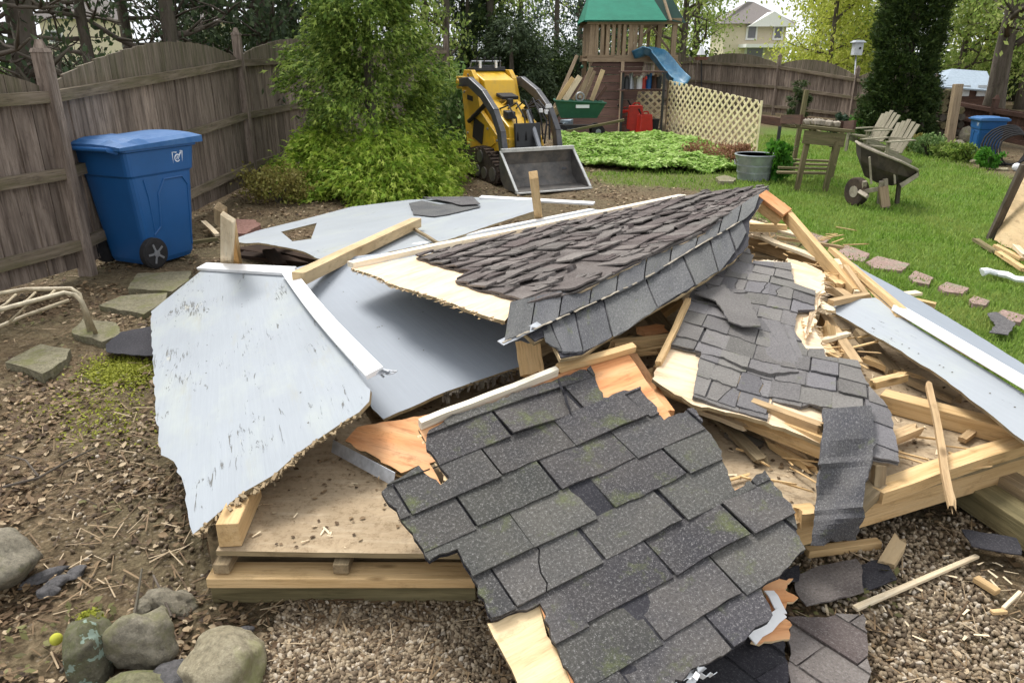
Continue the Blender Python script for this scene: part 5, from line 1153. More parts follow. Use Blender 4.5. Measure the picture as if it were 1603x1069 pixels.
# ================================================================== PLAY TOWER
def D(px, py, z=0.0): return G(px, py, z)
tw0 = G(985, 201); TY = tw0.y
tower = thing('play_tower', 'wooden play tower with a green canvas roof, slatted deck and a blue slide', 'play tower', tw0)
def tz(py): return top_z(tw0, py)
xl, xr = Yat(926, 100, TY).x, Yat(1052, 100, TY).x; yb = TY + 2.0; zd = tz(92); ze = tz(34); zt = tz(-20)
for nm, (x, y) in {'a': (xl, TY), 'b': (xr, TY), 'c': (xl, yb), 'd': (xr, yb), 'e': ((xl + xr) / 2 - .05, TY)}.items():
    MB().beam((x, y, 0 if nm != 'e' else zd), (x, y, ze), .12, .10, up=(0, 1, 0)).build('post', ['swing_wood'], tower)
MB().box(((xl + xr) / 2, (TY + yb) / 2, zd - .03), (xr - xl + .15, 2.15, .06)).build('platform', ['swing_wood'], tower)
for y in (TY - .08, yb + .08): MB().beam((xl - .12, y, zd), (xr + .12, y, zd), .05, .16).build('deck_rim', ['swing_wood'], tower); MB().beam((xl - .15, y, ze), (xr + .15, y, ze), .05, .14).build('eave_beam', ['swing_wood'], tower)
for y in (TY - .06, yb + .06):                                    # slatted rails
    mb = MB(); n = 9; lim = xl + (xr - xl) * (.62 if y < yb else 1)
    for i in range(n): x = xl + .1 + (lim - xl - .15) * i / (n - 1); mb.box((x, y, (zd + ze) / 2), (.085, .025, ze - zd - .10), jit=.004, gx=2)
    mb.build('slats', ['swing_wood'], tower)
mb = MB()
for i in range(7): mb.box((xl - .05, TY + .15 + i * .28, zd + .45), (.025, .10, .8), gx=2)
mb.build('slats', ['swing_wood'], tower)
for (a, b_) in (((xl + .9, zd + .1), (xl + 1.5, ze - .1)), ((xr - .5, ze - .1), (xr + .25, zd - .2))):
    MB().beam((a[0], TY + .4, a[1]), (b_[0], TY + .1, b_[1]), .07, .05).build('brace', ['swing_wood'], tower)
mb = MB(); xm = (xl + xr) / 2; e = .22; th = .03                     # pitched canvas, ridge running left-right with a dark gable at the right
rx0, rx1 = xl + .1, xr - .45; A = [(xl - e, TY - e, ze + .02), (xr - .25, TY - e, ze + .02), (xr - .55, TY + 1, zt), (xl + .0, TY + 1, zt)]
Bk = [(xl - e, yb + e, ze + .02), (xr - .25, yb + e, ze + .02), (xr - .55, TY + 1, zt), (xl, TY + 1, zt)]
mb.add(A, [(0, 1, 2, 3)]); mb.add([(x, y, z - th) for x, y, z in A], [(3, 2, 1, 0)]); mb.add(Bk, [(3, 2, 1, 0)]); mb.add([(x, y, z - th) for x, y, z in Bk], [(0, 1, 2, 3)]); mb.add([A[0], A[3], Bk[0]], [(0, 1, 2)])
mb.build('canvas_roof', ['tarp'], tower)
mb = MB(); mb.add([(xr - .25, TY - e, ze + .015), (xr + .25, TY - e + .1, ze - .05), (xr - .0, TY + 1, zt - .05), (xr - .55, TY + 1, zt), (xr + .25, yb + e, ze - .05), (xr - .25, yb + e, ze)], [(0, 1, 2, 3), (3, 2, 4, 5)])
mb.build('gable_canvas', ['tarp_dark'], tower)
MB().beam((xr - .15, TY - e, ze), (xr - .30, TY + .6, zt), .05, .05).build('roof_pole', ['swing_wood'], tower)
mb = MB()                                                        # dark board climbing wall below the deck
zc = tz(100); Wl = [Vector(D(858, 208)), Vector(D(985, 209)), Vector((xl + 1.35, TY, zd)), Vector((xl + .1, TY, zd))]
for i in range(9):
    q0, q1 = i / 9, (i + .93) / 9; a = Wl[0].lerp(Wl[3], q0); b_ = Wl[1].lerp(Wl[2], q0); c_ = Wl[1].lerp(Wl[2], q1); d_ = Wl[0].lerp(Wl[3], q1); o_ = Vector((0, .03, 0)); g_ = random.uniform(0, 9)
    mb.add([a, b_, c_, d_, a + o_, b_ + o_, c_ + o_, d_ + o_], [(0, 1, 2, 3), (7, 6, 5, 4), (0, 4, 5, 1), (3, 2, 6, 7)], [(x, g_, z) for x in (0, 2) for z in (0, .2)] * 2)
mb.build('climbing_wall', ['dark_wood'], tower)
for px, py in ((911, 105), (955, 107), (926, 106)): 
    q = Yat(px, py, TY - .10); mb = MB(); mb.add([q + Vector(v) * .05 for v in ico(1)[0]], ico(1)[1]); mb.build('hand_hold', ['cart_green'], tower, smooth=True)
for (a, b_) in (((850, 210), (903, 88)), ((970, 210), (975, 96))):
    MB().beam(G(*a), Yat(*b_, TY - .05), .08, .06, up=(0, 1, 0)).build('sloping_leg', ['swing_wood'], tower)
# slide: a trough that curls off the right side of the deck
mb = MB(); sp = [(996, 91, .0), (1012, 84, -.1), (1026, 88, -.25), (1038, 102, -.5), (1047, 114, -.7), (1056, 124, -.9), (1064, 132, -1.1)]
P_ = [Yat(px, py, TY + dy) for px, py, dy in sp]; fine = []
for i in range(len(P_) - 1):
    for k in range(4): fine.append(P_[i].lerp(P_[i + 1], k / 4))
fine.append(P_[-1]); prof = [(-.27, .17), (-.25, .16), (-.22, .02), (0, -.03), (.22, .02), (.25, .16), (.27, .17)]; vs = []
for i, p in enumerate(fine):
    d = (fine[min(i + 1, len(fine) - 1)] - fine[max(0, i - 1)]).normalized(); y = Vector((0, 0, 1)).cross(d).normalized(); z = d.cross(y)
    for a, b_ in prof: vs.append(p + y * a * .95 + z * b_ * 1.0)
n = len(prof); mb.add(vs, [(i * n + j, (i + 1) * n + j, (i + 1) * n + j + 1, i * n + j + 1) for i in range(len(fine) - 1) for j in range(n - 1)])
o = mb.build('slide', ['slide'], tower, smooth=True); sm = o.modifiers.new('s', 'SOLIDIFY'); sm.thickness = .03

# ------------------------------------------------------------------ cart full of boards, plank, cans, rack, lattice
cart = thing('garden_cart', 'dark green garden cart loaded with boards in front of the play tower', 'garden cart', D(912, 215))
cy = D(912, 215).y; zz = lambda py: top_z(D(912, 215), py)
def cartbox():
    x0, x1 = Yat(868, 160, cy).x, Yat(946, 160, cy).x; zt_, zb_ = zz(157), zz(184); mb = MB()
    o_ = [(x0, cy - .35, zt_), (x1, cy - .35, zt_ - .05), (x1, cy + .35, zt_ - .05), (x0, cy + .35, zt_)]; i_ = [(x0 + .14, cy - .25, zb_), (x1 - .18, cy - .25, zb_), (x1 - .18, cy + .25, zb_), (x0 + .14, cy + .25, zb_)]
    mb.add(o_ + i_, [(j, 4 + j, 4 + (j + 1) % 4, (j + 1) % 4) for j in range(4)] + [(4, 7, 6, 5)]); mb.build('tub', ['cart_green'], cart).modifiers.new('s', 'SOLIDIFY').thickness = .02
    mb = MB(); mb.tube(o_ + [o_[0]], .025, 6); mb.build('rim', ['cart_green'], cart)
    q = Yat(912, 167, cy - .33); MB().box(q, (.30, .012, .07)).build('label_plate', ['white_mark'], cart)
    for sx in (-1, 1):
        for sy in (-1, 1):
            c = Vector(((x0 + x1) / 2 + sx * .42, cy + sy * .3, .15)); w_ = MB().cyl(c, .15, .08, (0, 1, 0), 18).build('wheel', ['rubber'], cart); MB().cyl(c - Vector((0, .045 * 1, 0)), .06, .02, (0, 1, 0), 12).build('rim', ['zinc'], cart).parent = w_
    mb = MB(); mb.box(((x0 + x1) / 2, cy, .24), (.9, .5, .05)); mb.tube([((x0 + x1) / 2 - .4, cy, .24), (x0 - .2, cy - .3, .30)], .02, 6); mb.build('chassis', ['black'], cart)
cartbox()
GRP = 'boards and tools leaning in the green cart'
for i, (a, b_, m, w_) in enumerate([((872, 160), (897, 122), 'pine', .07), ((884, 158), (908, 120), 'pine_pale', .09), ((907, 155), (926, 106), 'swing_wood', .07), ((914, 156), (931, 112), 'swing_wood', .05), ((926, 158), (944, 110), 'tan_board', .07), ((934, 157), (949, 136), 'dark_wood', .05), ((858, 186), (880, 165), 'tan_board', .12), ((897, 157), (916, 128), 'pine_old', .05)]):
    lab = ['yellow pine board at the left end of the green cart', 'widest pale board leaning in the green cart', 'long brown board reaching highest out of the green cart', 'slim brown board right behind the highest one in the cart', 'tan board leaning at the right end of the green cart', 'short dark stick at the right end of the green cart', 'stack end of tan boards on the ground left of the green cart', 'old grey board between the pale and the brown ones in the cart'][i]
    yb_ = cy + random.uniform(-.15, .1) if i != 6 else D(858, 212).y
    board('leaning_board', lab, Yat(*a, yb_), Yat(*b_, yb_ + .12), w_ * 1.4, .05, m, 'board', GRP, pts=True, up=(0, 1, 0))
mb = MB(); q = Yat(908, 152, cy - .25); mb.tube([q + Vector((.09 * math.cos(t), 0, .09 * math.sin(t))) for t in np.linspace(0, 6.28, 17)], .018, 6); mb.cyl(q, .03, .05, (0, 1, 0), 8); tag(mb.build('caster', ['grey_steel']), 'small grey wheel resting on the rim of the green cart', 'wheel')
a, b_ = D(875, 208, .15), D(977, 188, .45); board('plank', 'long weathered plank propped up in front of the green cart', a + Vector((0, -.1, 0)), b_, .16, .05, 'bench_wood', 'plank', pts=True)
mb = MB(); q = G(888, 210); 
for k in range(4): mb.box(q + Vector((random.uniform(-.12, .12), random.uniform(-.1, .1), .10 + k * .06)), (.25, .2, .09), Matrix.Rotation(random.uniform(0, 3), 3, 'Z'), jit=.02)
tag(mb.build('blue_bundle', ['roof_blue']), 'blue-grey bundle on the ground left of the plank', 'bundle')
def gas_can(label, px, py, w_, h_, rz):
    root = thing('fuel_can', label, 'fuel can', group='red fuel cans by the shelf'); 
    local(MB().box((0, 0, h_ / 2), (w_, w_ * .65, h_), taper=.85, jit=.006).build('can', ['red'], loc=1, bevel=.03), root); local(MB().tube([(-w_ * .2, 0, h_), (-w_ * .1, 0, h_ + .05), (w_ * .2, 0, h_ + .05), (w_ * .25, 0, h_)], .018, 6).build('handle', ['red'], loc=1), root)
    local(MB().tube([(-w_ * .3, 0, h_), (-w_ * .5, 0, h_ + .12)], .022, 8).build('spout', ['black'], loc=1), root); root.location = G(px, py); root.rotation_euler = (0, 0, rz); return root
gas_can('leftmost red fuel can, partly behind the plank end', 978, 206, .42, .52, .1); gas_can('tallest red fuel can with a raised spout, in the middle', 993, 208, .40, .64, -.2); gas_can('faded orange-red fuel can next to the black pot', 1008, 210, .36, .46, .3)
mb = MB(); mb.cyl(G(1021, 206) + Vector((0, 0, .15)), .13, .30, (0, 0, 1), 16, r2=.17); tag(mb.build('pot', ['black']), 'black plastic pot right of the red fuel cans', 'pot')
sh = thing('metal_shelf', 'dark open metal shelf frame beside the cream lattice', 'shelf', D(1010, 212)); sy_ = D(1010, 212).y
for px, yy in ((974, sy_), (1038, sy_ - .35), (974, sy_ + .6), (1038, sy_ + .5)): x = Yat(px, 150, yy).x; MB().beam((x, yy, 0), (x, yy, top_z(Vector((x, yy, 0)), 112)), .05, .05, up=(0, 1, 0)).build('upright', ['black'], sh)
for py in (113, 142): 
    zq = top_z(D(1010, 212), py); MB().box((Yat(1006, 150, sy_).x, sy_ + .2, zq), (Yat(1040, 150, sy_).x - Yat(972, 150, sy_).x, .8, .03)).build('shelf_board', ['dark_wood'], sh)
cols_ = ['black', 'grey_steel', 'cement', 'white_trim', 'red', 'blue_far', 'dark_wood', 'black']
for i in range(8):
    zq = top_z(D(1010, 212), 142) + .03; x = Yat(980 + i * 7.4, 150, sy_).x; hh_ = random.uniform(.16, .34); mb = MB(); mb.cyl((x, sy_ + random.uniform(-.1, .3), zq + hh_ / 2), random.uniform(.06, .09), hh_, (0, 0, 1), 10, r2=random.uniform(.04, .09)); mb.cyl((x, sy_, zq + hh_), .03, .06, (0, 0, 1), 8)
    tag(mb.build('jar', [cols_[i]]), ['black jar at the left end of the metal shelf', 'steel can next to the left black jar on the shelf', 'grey pot third from the left on the metal shelf', 'white tub near the middle of the metal shelf', 'red can on the metal shelf', 'blue can on the metal shelf', 'brown pot near the right end of the metal shelf', 'black jar at the right end of the metal shelf'][i], 'container', 'containers on the metal shelf')
def lattice(label, a, b_, ha, hb, sq=.085, lw=.035, shear=1.5):
    root = thing('lattice_panel', label, 'lattice', a.lerp(b_, .5), group='cream lattice panels'); d = (b_ - a); L = d.length; u = d.normalized(); n = Vector((u.y, -u.x, 0)); mb = MB(); st = sq * 3.1
    poly = [(0, .04), (L, .04), (L, hb), (0, ha)]
    for s_, o_ in ((1, .006), (-1, -.006)):
        k = -max(ha, hb) * shear - .2
        while k < L + max(ha, hb) * shear + .2:
            x0, x1 = (k, k + 3 * shear) if s_ > 0 else (k, k - 3 * shear); dx = lw * 1.25
            q = clip(poly, [(x0 - dx, 0), (x0 + dx, 0), (x1 + dx, 3), (x1 - dx, 3)])
            if len(q) > 2 and area(q) > 1e-4:
                V_ = [a + u * p[0] + Vector((0, 0, p[1])) + n * (o_ + .005) for p in q]; W2 = [v - n * .010 for v in V_]; m = len(q); mb.add(V_ + W2, [tuple(range(m)), tuple(m + j for j in reversed(range(m)))] + [(j, m + j, m + (j + 1) % m, (j + 1) % m) for j in range(m)])
            k += st
    mb.build('lattice_strips', ['lattice'], root)
    for q in (0, 1): 
        p = a.lerp(b_, q) - n * .03; MB().beam(p, p + Vector((0, 0, (ha, hb)[q])), .035, .035, up=(0, 1, 0)).build('stake', ['bark' if q == 0 else 'lattice'], root)
la, lb = D(1042, 212), D(1180, 246); lm = la.lerp(lb, .42)
lattice('large cream lattice panel standing on its own beside the ground cover', la, lb, top_z(la, 126), top_z(lb, 158), .085)
l2a, l2b = D(995, 203), D(1040, 207); lattice('small cream lattice panel behind the metal shelf and fuel cans', l2a + Vector((0, .6, 0)), l2b + Vector((0, .6, 0)), 1.15, 1.1)

# ------------------------------------------------------------------ feeder and birdhouse on poles
fd = thing('bird_feeder', 'small red bird feeder on a thin pole in front of the far fence', 'bird feeder', D(1098, 180)); y_ = D(1098, 180).y
MB().tube([D(1098, 180), Yat(1098, 92, y_)], .02, 6).build('pole', ['black'], fd); MB().cyl(Yat(1098, 92, y_), .18, .10, (0, 0, 1), 12, r2=.25).build('tray', ['red_stone'], fd); MB().cyl(Yat(1098, 80, y_), .14, .24, (0, 0, 1), 10, r2=.03).build('seed_tube', ['cloth_white'], fd)
bh = thing('birdhouse', 'pale square birdhouse on a tall thin pole beyond the far fence', 'birdhouse', D(1337, 180)); y_ = D(1337, 180).y
MB().tube([D(1334, 185), Yat(1340, 88, y_)], .025, 8).build('pole', ['grey_steel'], bh); c = Yat(1342, 77, y_); MB().box(c, (.26, .26, .38)).build('house', ['birdhouse'], bh, bevel=.01); MB().cyl(c + Vector((.03, -.14, .02)), .035, .02, (0, 1, 0), 10).build('entrance', ['black'], bh); MB().box(c + Vector((0, 0, .22)), (.38, .38, .07), taper=.6).build('roof', ['zinc'], bh)

# ------------------------------------------------------------------ tub, bench, wheelbarrow, chairs
tb = G(1186, 284); tub = thing('metal_tub', 'round galvanised metal tub at the edge of the lawn', 'tub', tb); mb = MB(); r0 = .27; hh_ = .36
for (za, zb_, ra, rb) in ((0, .1, .235, .245), (.1, .12, .255, .255), (.12, .2, .25, .262), (.2, .22, .272, .272), (.22, hh_, .265, .30)): mb.cyl(tb + Vector((0, .2, (za + zb_) / 2)), ra, zb_ - za, (0, 0, 1), 30, r2=rb)
mb.tube([tb + Vector((.30 * math.cos(t), .2 + .30 * math.sin(t), hh_)) for t in np.linspace(0, 6.283, 25)], .012, 6); mb.build('tub', ['zinc'], tub, smooth=False)
for sx in (-1, 1): MB().tube([tb + Vector((sx * .29, .2 + q, .28 - abs(q) * .0 - (.06 if abs(q) < .03 else 0))) for q in (-.07, -.02, .02, .07)], .009, 6).build('handle', ['zinc'], tub)
MB().cyl(tb + Vector((0, .2, hh_ - .01)), .285, .02, (0, 0, 1), 24).build('soil_fill', ['bark'], tub)

bench = thing('potting_bench', 'old wooden potting bench with an upper tray and lower shelf on the lawn', 'potting bench', G(1265, 298))
fl, fr_ = G(1247, 298), G(1293, 300); bl, br_ = G(1216, 246), G(1248, 240)
zt_ = top_z(fl, 213); bx = (fr_ - fl).normalized()
f1, f2 = G(1247, 298), G(1291, 300); g1, g2 = G(1252, 276) + Vector((-.0, .1, 0)), G(1300, 278)
H_ = top_z(f1, 214)
for nm, p, h_ in (('leg', f1, H_), ('leg', f2, H_ - .05), ('leg', g1 + Vector((0, .25, 0)), top_z(g1, 142)), ('leg', g2, H_ - .03)): MB().beam(p, p + Vector((.06 if h_ < 1.5 else .10, 0, h_)), .06, .06, up=(0, 1, 0)).build(nm, ['bench_wood'], bench)
zb2 = top_z(f1, 272) ; 
mb = MB(); 
for k in range(4): mb.beam(f1.lerp(g1, .1 + k * .33) + Vector((-.30, 0, zb2)), f2.lerp(g2, .1 + k * .33) + Vector((.05, 0, zb2)), .13, .025)
mb.build('lower_shelf', ['bench_wood'], bench)
mb = MB(); A1 = f1 + Vector((-.02, -.03, H_)); A2 = f2 + Vector((.15, -.03, H_ - .04)); mb.beam(A1, A2, .03, .17, up=(0, 0, 1)); mb.build('apron', ['bench_wood'], bench)
mb = MB(); mb.beam(f2 + Vector((0, 0, .62)), g1 + Vector((0, .2, .82)), .04, .08); mb.build('cross_brace', ['bench_wood'], bench)
zt2 = H_ + .02; tl = G(1216, 250) ; mb = MB()
q0 = Yat(1222, 196, f1.y + 1.2); q1 = Yat(1320, 206, f1.y + .8); q2 = A2 + Vector((.10, 0, .12)); q3 = A1 + Vector((-.05, 0, .14))
for k in range(5): mb.beam(q0.lerp(q3, k / 4.3 + .05), q1.lerp(q2, k / 4.3 + .05), .14, .03)
mb.build('top_boards', ['bench_wood'], bench)
for a, b_ in ((q0, q1), (q0, q3), (q1, q2)): MB().beam(a + Vector((0, 0, .08)), b_ + Vector((0, 0, .08)), .03, .12).build('tray_side', ['dark_wood'], bench)
lg = Vector((q0.x, q0.y, 0)); MB().beam(G(1214, 246), Yat(1221, 198, G(1214, 246).y), .05, .05, up=(0, 1, 0)).build('leg', ['black'], bench); 
mb = MB()
for k in range(26): p = q0.lerp(q1, random.random()).lerp(q3.lerp(q2, random.random()), random.uniform(0, .8)) + Vector((0, 0, .07)); mb.add([p + Vector(v) * random.uniform(.03, .07) for v in ico(1)[0]], ico(1)[1])
tag(mb.build('clods', ['cement'], bench), kind='stuff')

wb = thing('wheelbarrow', 'mud-caked wheelbarrow tipped up on its nose on the lawn in front of two chairs', 'wheelbarrow', G(1385, 326)); wy = G(1385, 326).y
def W_(px, py, dy=0): return Yat(px, py, wy + dy)
rim_ = [W_(1340, 222, .55), W_(1348, 228, .15), W_(1376, 240, -.05), W_(1410, 253, -.12), W_(1436, 266, .0), W_(1437, 274, .12), W_(1420, 262, .55), W_(1380, 240, .75)]
bot = [W_(1349, 262, .55), W_(1353, 276, .25), W_(1372, 286, .1), W_(1396, 291, .08), W_(1409, 288, .2), W_(1408, 284, .35), W_(1395, 282, .6), W_(1368, 276, .7)]
mb = MB(); mid = [a.lerp(b_, .5) + (a.lerp(b_, .5) - W_(1385, 262, .35)) * .10 for a, b_ in zip(rim_, bot)]; mb.add(rim_ + mid + bot, [(j, 8 + j, 8 + (j + 1) % 8, (j + 1) % 8) for j in range(8)] + [(8 + j, 16 + j, 16 + (j + 1) % 8, 8 + (j + 1) % 8) for j in range(8)] + [tuple(16 + j for j in range(8))])
o = mb.build('tray', ['tray'], wb); m_ = o.modifiers.new('s', 'SOLIDIFY'); m_.thickness = .012
MB().tube(rim_ + [rim_[0]], .016, 6).build('tray_rim', ['cement'], wb)
mb = MB(); mb.add([W_(1408, 288, .0), W_(1437, 270, -.02), W_(1438, 277, -.02), W_(1412, 294, .0)] + [W_(1408, 288, .05), W_(1437, 270, .03), W_(1438, 277, .03), W_(1412, 294, .05)], [(0, 1, 2, 3), (7, 6, 5, 4), (0, 4, 5, 1), (3, 2, 6, 7)]); mb.build('cement_crust', ['cement'], wb)
for px in (1361, 1398): MB().beam(W_(px, 246, -.06), W_(px + 3, 288, -.02), .02, .015, up=(0, 1, 0)).build('tray_brace', ['cement'], wb)
wh = MB().cyl(W_(1341, 300, .25), .17, .09, (.95, .3, .0), 24).build('wheel', ['rubber_dirty'], wb, bevel=.015); MB().cyl(W_(1341, 300, .25), .07, .10, (.95, .3, 0), 12).build('hub', ['cement'], wb).parent = wh
for pa, pb_ in (((1352, 300, .1), (1386, 294, .0)), ((1354, 284, .1), (1350, 304, .15)), ((1345, 300, .15), (1358, 308, .0)), ((1386, 280, .0), (1388, 326, .0)), ((1408, 284, .1), (1404, 318, .2)), ((1380, 284, .0), (1376, 318, .1))):
    MB().beam(W_(*pa), W_(*pb_), .045, .035, up=(0, 1, 0)).build('frame_bar', ['cement' if pa[0] != 1408 else 'bark'], wb)
MB().beam(W_(1382, 292, .0), W_(1386, 324, -.03), .10, .05, up=(0, 1, 0)).build('handle_grip', ['swing_wood'], wb)

def adirondack(label):
    root = thing('garden_chair', label, 'garden chair', group='wooden slatted garden chairs'); L_ = lambda mb, nm: local(mb.build(nm, ['chair_wood'], loc=1), root)
    mb = MB(); 
    for k in range(5): mb.beam((-.27, -.05 - k * .11 + .3, .28 + k * .035), (.27, -.05 - k * .11 + .3, .28 + k * .035), .095, .02)
    L_(mb, 'seat')
    for k in range(5):
        x = (k - 2) * .115; t = .98 - abs(k - 2) * .045; MB_ = MB(); MB_.beam((x * .85, .30, .26), (x * 1.1, .66, t), .10, .02, up=(0, 1, 0)); L_(MB_, 'back_slat')
    L_(MB().beam((-.28, .45, .55), (.28, .45, .55), .03, .07), 'back_rail')
    for sx in (-1, 1):
        L_(MB().beam((sx * .34, -.34, .55), (sx * .34, .50, .56), .12, .022), 'armrest'); L_(MB().beam((sx * .31, -.25, 0), (sx * .31, -.25, .54), .09, .03, up=(0, 1, 0)), 'front_leg'); L_(MB().beam((sx * .28, -.26, .36), (sx * .28, .62, .04), .03, .12), 'rear_leg')
    return root
ch = adirondack('weathered slatted garden chair farther from the camera, by the dark evergreen'); ch.location = G(1366, 243) + Vector((0, .4, 0)); ch.rotation_euler = (0, 0, R(-72)); ch.scale = (.78,) * 3
dup(ch, G(1392, 262) + Vector((0.0, .3, 0)), R(-66), 'weathered slatted garden chair directly behind the wheelbarrow', .74)

# ------------------------------------------------------------------ woodpile, hose, ornament, timber kerb at the right
wp = G(1483, 236); board('post', 'weathered wooden post standing at the end of the woodpile', (1483, 238, 0), (1483, 238, 0), .1, .1) if False else None
mb = MB(); mb.beam(wp, Yat(1500, 132, wp.y + .1), .15, .13, up=(0, 1, 0)); tag(mb.build('post', ['swing_wood'], bevel=.006), 'weathered wooden post leaning at the end of the woodpile', 'post')
k = 0
for j in range(6):
    for i in range(5 - (j > 3)):
        c = G(1464 + i * 15 + random.uniform(-3, 3), 222) + Vector((0, .9 + random.uniform(-.1, .1), .12 + j * .17)); r_ = random.uniform(.07, .10); mb = MB(); mb.cyl(c, r_, .5, (random.uniform(-.2, .2), 1, random.uniform(-.1, .1)), 7, r2=r_ * random.uniform(.8, 1.1))
        o = mb.build('log', ['bark' if random.random() < .6 else 'bench_wood']); tag(o, 'split log in the dark woodpile behind the leaning wooden post', 'log', 'logs of the woodpile behind the leaning post')
for i, (px, py, w_, h_) in enumerate([(1463, 214, .34, .42), (1513, 222, .3, .40), (1500, 232, .2, .2)]):
    rock(['upright grey stone left of the leaning wooden post', 'upright grey stone between the wooden post and far blue bin', 'small stone at the foot of the woodpile'][i], px, py, w_, .3, h_, 'rock', 60 + i, 0, .14, 'stone', 'stones by the woodpile')
rock('pale stone at the lawn edge below the far blue bin', 1525, 256, .16, .12, .10, 'rock_tan', 71, 0, .1, 'stone', 'stones by the woodpile'); rock('flat pale stone at the lawn edge near the ornament', 1570, 268, .2, .12, .07, 'rock_tan', 73, 0, .1, 'stone', 'stones by the woodpile')
mb = MB(); hc = G(1592, 262) + Vector((.05, .35, .26))
for k in range(7): mb.tube([hc + Vector(((.26 + .02 * k) * math.cos(t), .05 * k - .12 + .04 * math.sin(3 * t), (.25 + .02 * k) * math.sin(t))) for t in np.linspace(0, 6.28, 20)], .016, 6)
tag(mb.build('coiled_hose', ['rubber']), 'dark coiled garden hose right of the far blue bin', 'hose')
mb = MB(); c = G(1590, 268) + Vector((0, 0, .06)); mb.add([c + Vector(v) * .065 for v in IV], IF); o = mb.build('garden_ball', ['cloth_white'], smooth=True); tag(o, 'small white ball on the bed edge in front of the coiled hose', 'ball')
mb = MB(); p = [G(1190, 192), G(1240, 200), G(1345, 208), G(1370, 212)]
for i in range(3): mb.beam(p[i] + Vector((0, 0, .10)), p[i + 1] + Vector((0, 0, .10)), .12, .2)
tag(mb.build('timber_kerb', ['dark_wood']), 'low dark timber edging of the planting bed under the far fence', 'edging')
# a low blue-grey roofed shed and houses beyond
sdn = thing('garden_shed', 'low shed with a pale blue-grey roof beyond the dark fence at the right', 'shed', G(1515, 190)); Y0 = 22.0
A = [Yat(1474, 136, Y0), Yat(1558, 142, Y0), Yat(1545, 112, Y0 + 1.6), Yat(1490, 108, Y0 + 1.6)]
x0, x1 = A[0].x, A[1].x
mb = MB(); mb.add([tuple(v) for v in A] + [(v.x, v.y, v.z - .04) for v in A] + [(x0, Y0 + 3.2, A[0].z), (x1, Y0 + 3.2, A[1].z)], [(0, 1, 2, 3), (4, 7, 6, 5), (0, 4, 5, 1), (3, 2, 9, 8), (1, 9, 2), (0, 3, 8)]); mb.build('roof', ['roof_blue'], sdn)
mb = MB(); mb.box(((x0 + x1) / 2, Y0 + 1.6, A[0].z / 2 - .06), (x1 - x0 - .3, 2.9, A[0].z)); mb.build('wall', ['dark_wood'], sdn)
for q in (.2, .5, .8): MB().box((x0 + (x1 - x0) * q, Y0 + .14, .85), (.25, .03, .3)).build('window', ['birdhouse'], sdn)

def house(label, pxl, pxr, Yh, pe, pa, rot=0.0, win=()):
    root = thing('house', label, 'house', (0, Yh, 0), group='houses beyond the fences'); x0, x1 = Yat(pxl, pe, Yh).x, Yat(pxr, pe, Yh).x; ze_, za_ = Yat(pxl, pe, Yh).z, Yat((pxl + pxr) / 2, pa, Yh).z; dp_ = (x1 - x0) * .9
    MB().box(((x0 + x1) / 2, Yh + dp_ / 2, ze_ / 2), (x1 - x0, dp_, ze_)).build('wall', ['siding'], root)
    e = .6; mb = MB(); xm = (x0 + x1) / 2; v = [(x0 - e, Yh - e, ze_), (x1 + e, Yh - e, ze_), (x1 + e, Yh + dp_ + e, ze_), (x0 - e, Yh + dp_ + e, ze_), (xm - .3, Yh + dp_ * .45, za_), (xm + .3, Yh + dp_ * .55, za_)]
    mb.add(v, [(0, 1, 5, 4), (1, 2, 5), (2, 3, 4, 5), (3, 0, 4), (3, 2, 1, 0)]); mb.build('roof', ['roof_grey'], root)
    for (a, b_, c_, d_) in win:
        q0, q1 = Yat(a, d_, Yh - .06), Yat(b_, c_, Yh - .06); f_ = MB().box(((q0.x + q1.x) / 2, Yh - .06, (q0.z + q1.z) / 2), (q1.x - q0.x + .3, .1, q1.z - q0.z + .3)).build('window', ['siding_white'], root); MB().box(((q0.x + q1.x) / 2, Yh - .13, (q0.z + q1.z) / 2), (q1.x - q0.x, .04, q1.z - q0.z)).build('pane', ['glass'], f_)
    return root
h1 = house('beige two-storey house with a grey hipped roof beyond the far fence', 1136, 1232, 62, 38, 0, win=((1170, 1184, 38, 60), (1168, 1194, 76, 90), (1212, 1224, 44, 60)))
mb = MB(); q = Yat(1199, 66, 60); mb.box((q.x + .3, 61, Yat(1199, 72, 60).z), (3.6, 2.2, .25)); mb.build('porch_roof', ['siding_white'], h1); 
mb = MB(); q = Yat(1210, 40, 61.2); mb.add([(q.x - 1.9, 61.2, Yat(0, 42, 61.2).z), (q.x + 1.9, 61.2, Yat(0, 42, 61.2).z), (q.x, 61.2, Yat(0, 18, 61.2).z), (q.x - 1.9, 63.5, Yat(0, 42, 61.2).z), (q.x + 1.9, 63.5, Yat(0, 42, 61.2).z), (q.x, 63.5, Yat(0, 18, 61.2).z)], [(0, 1, 2), (0, 2, 5, 3), (1, 4, 5, 2)]); mb.build('gable', ['siding_white'], h1)
house('pale house glimpsed between the trees behind the left fence', 60, 160, 70, 30, -30, win=((80, 95, 50, 66),)); house('distant white house behind the dark trunks above the left fence', 290, 350, 64, 34, 4, win=((305, 315, 50, 60),))

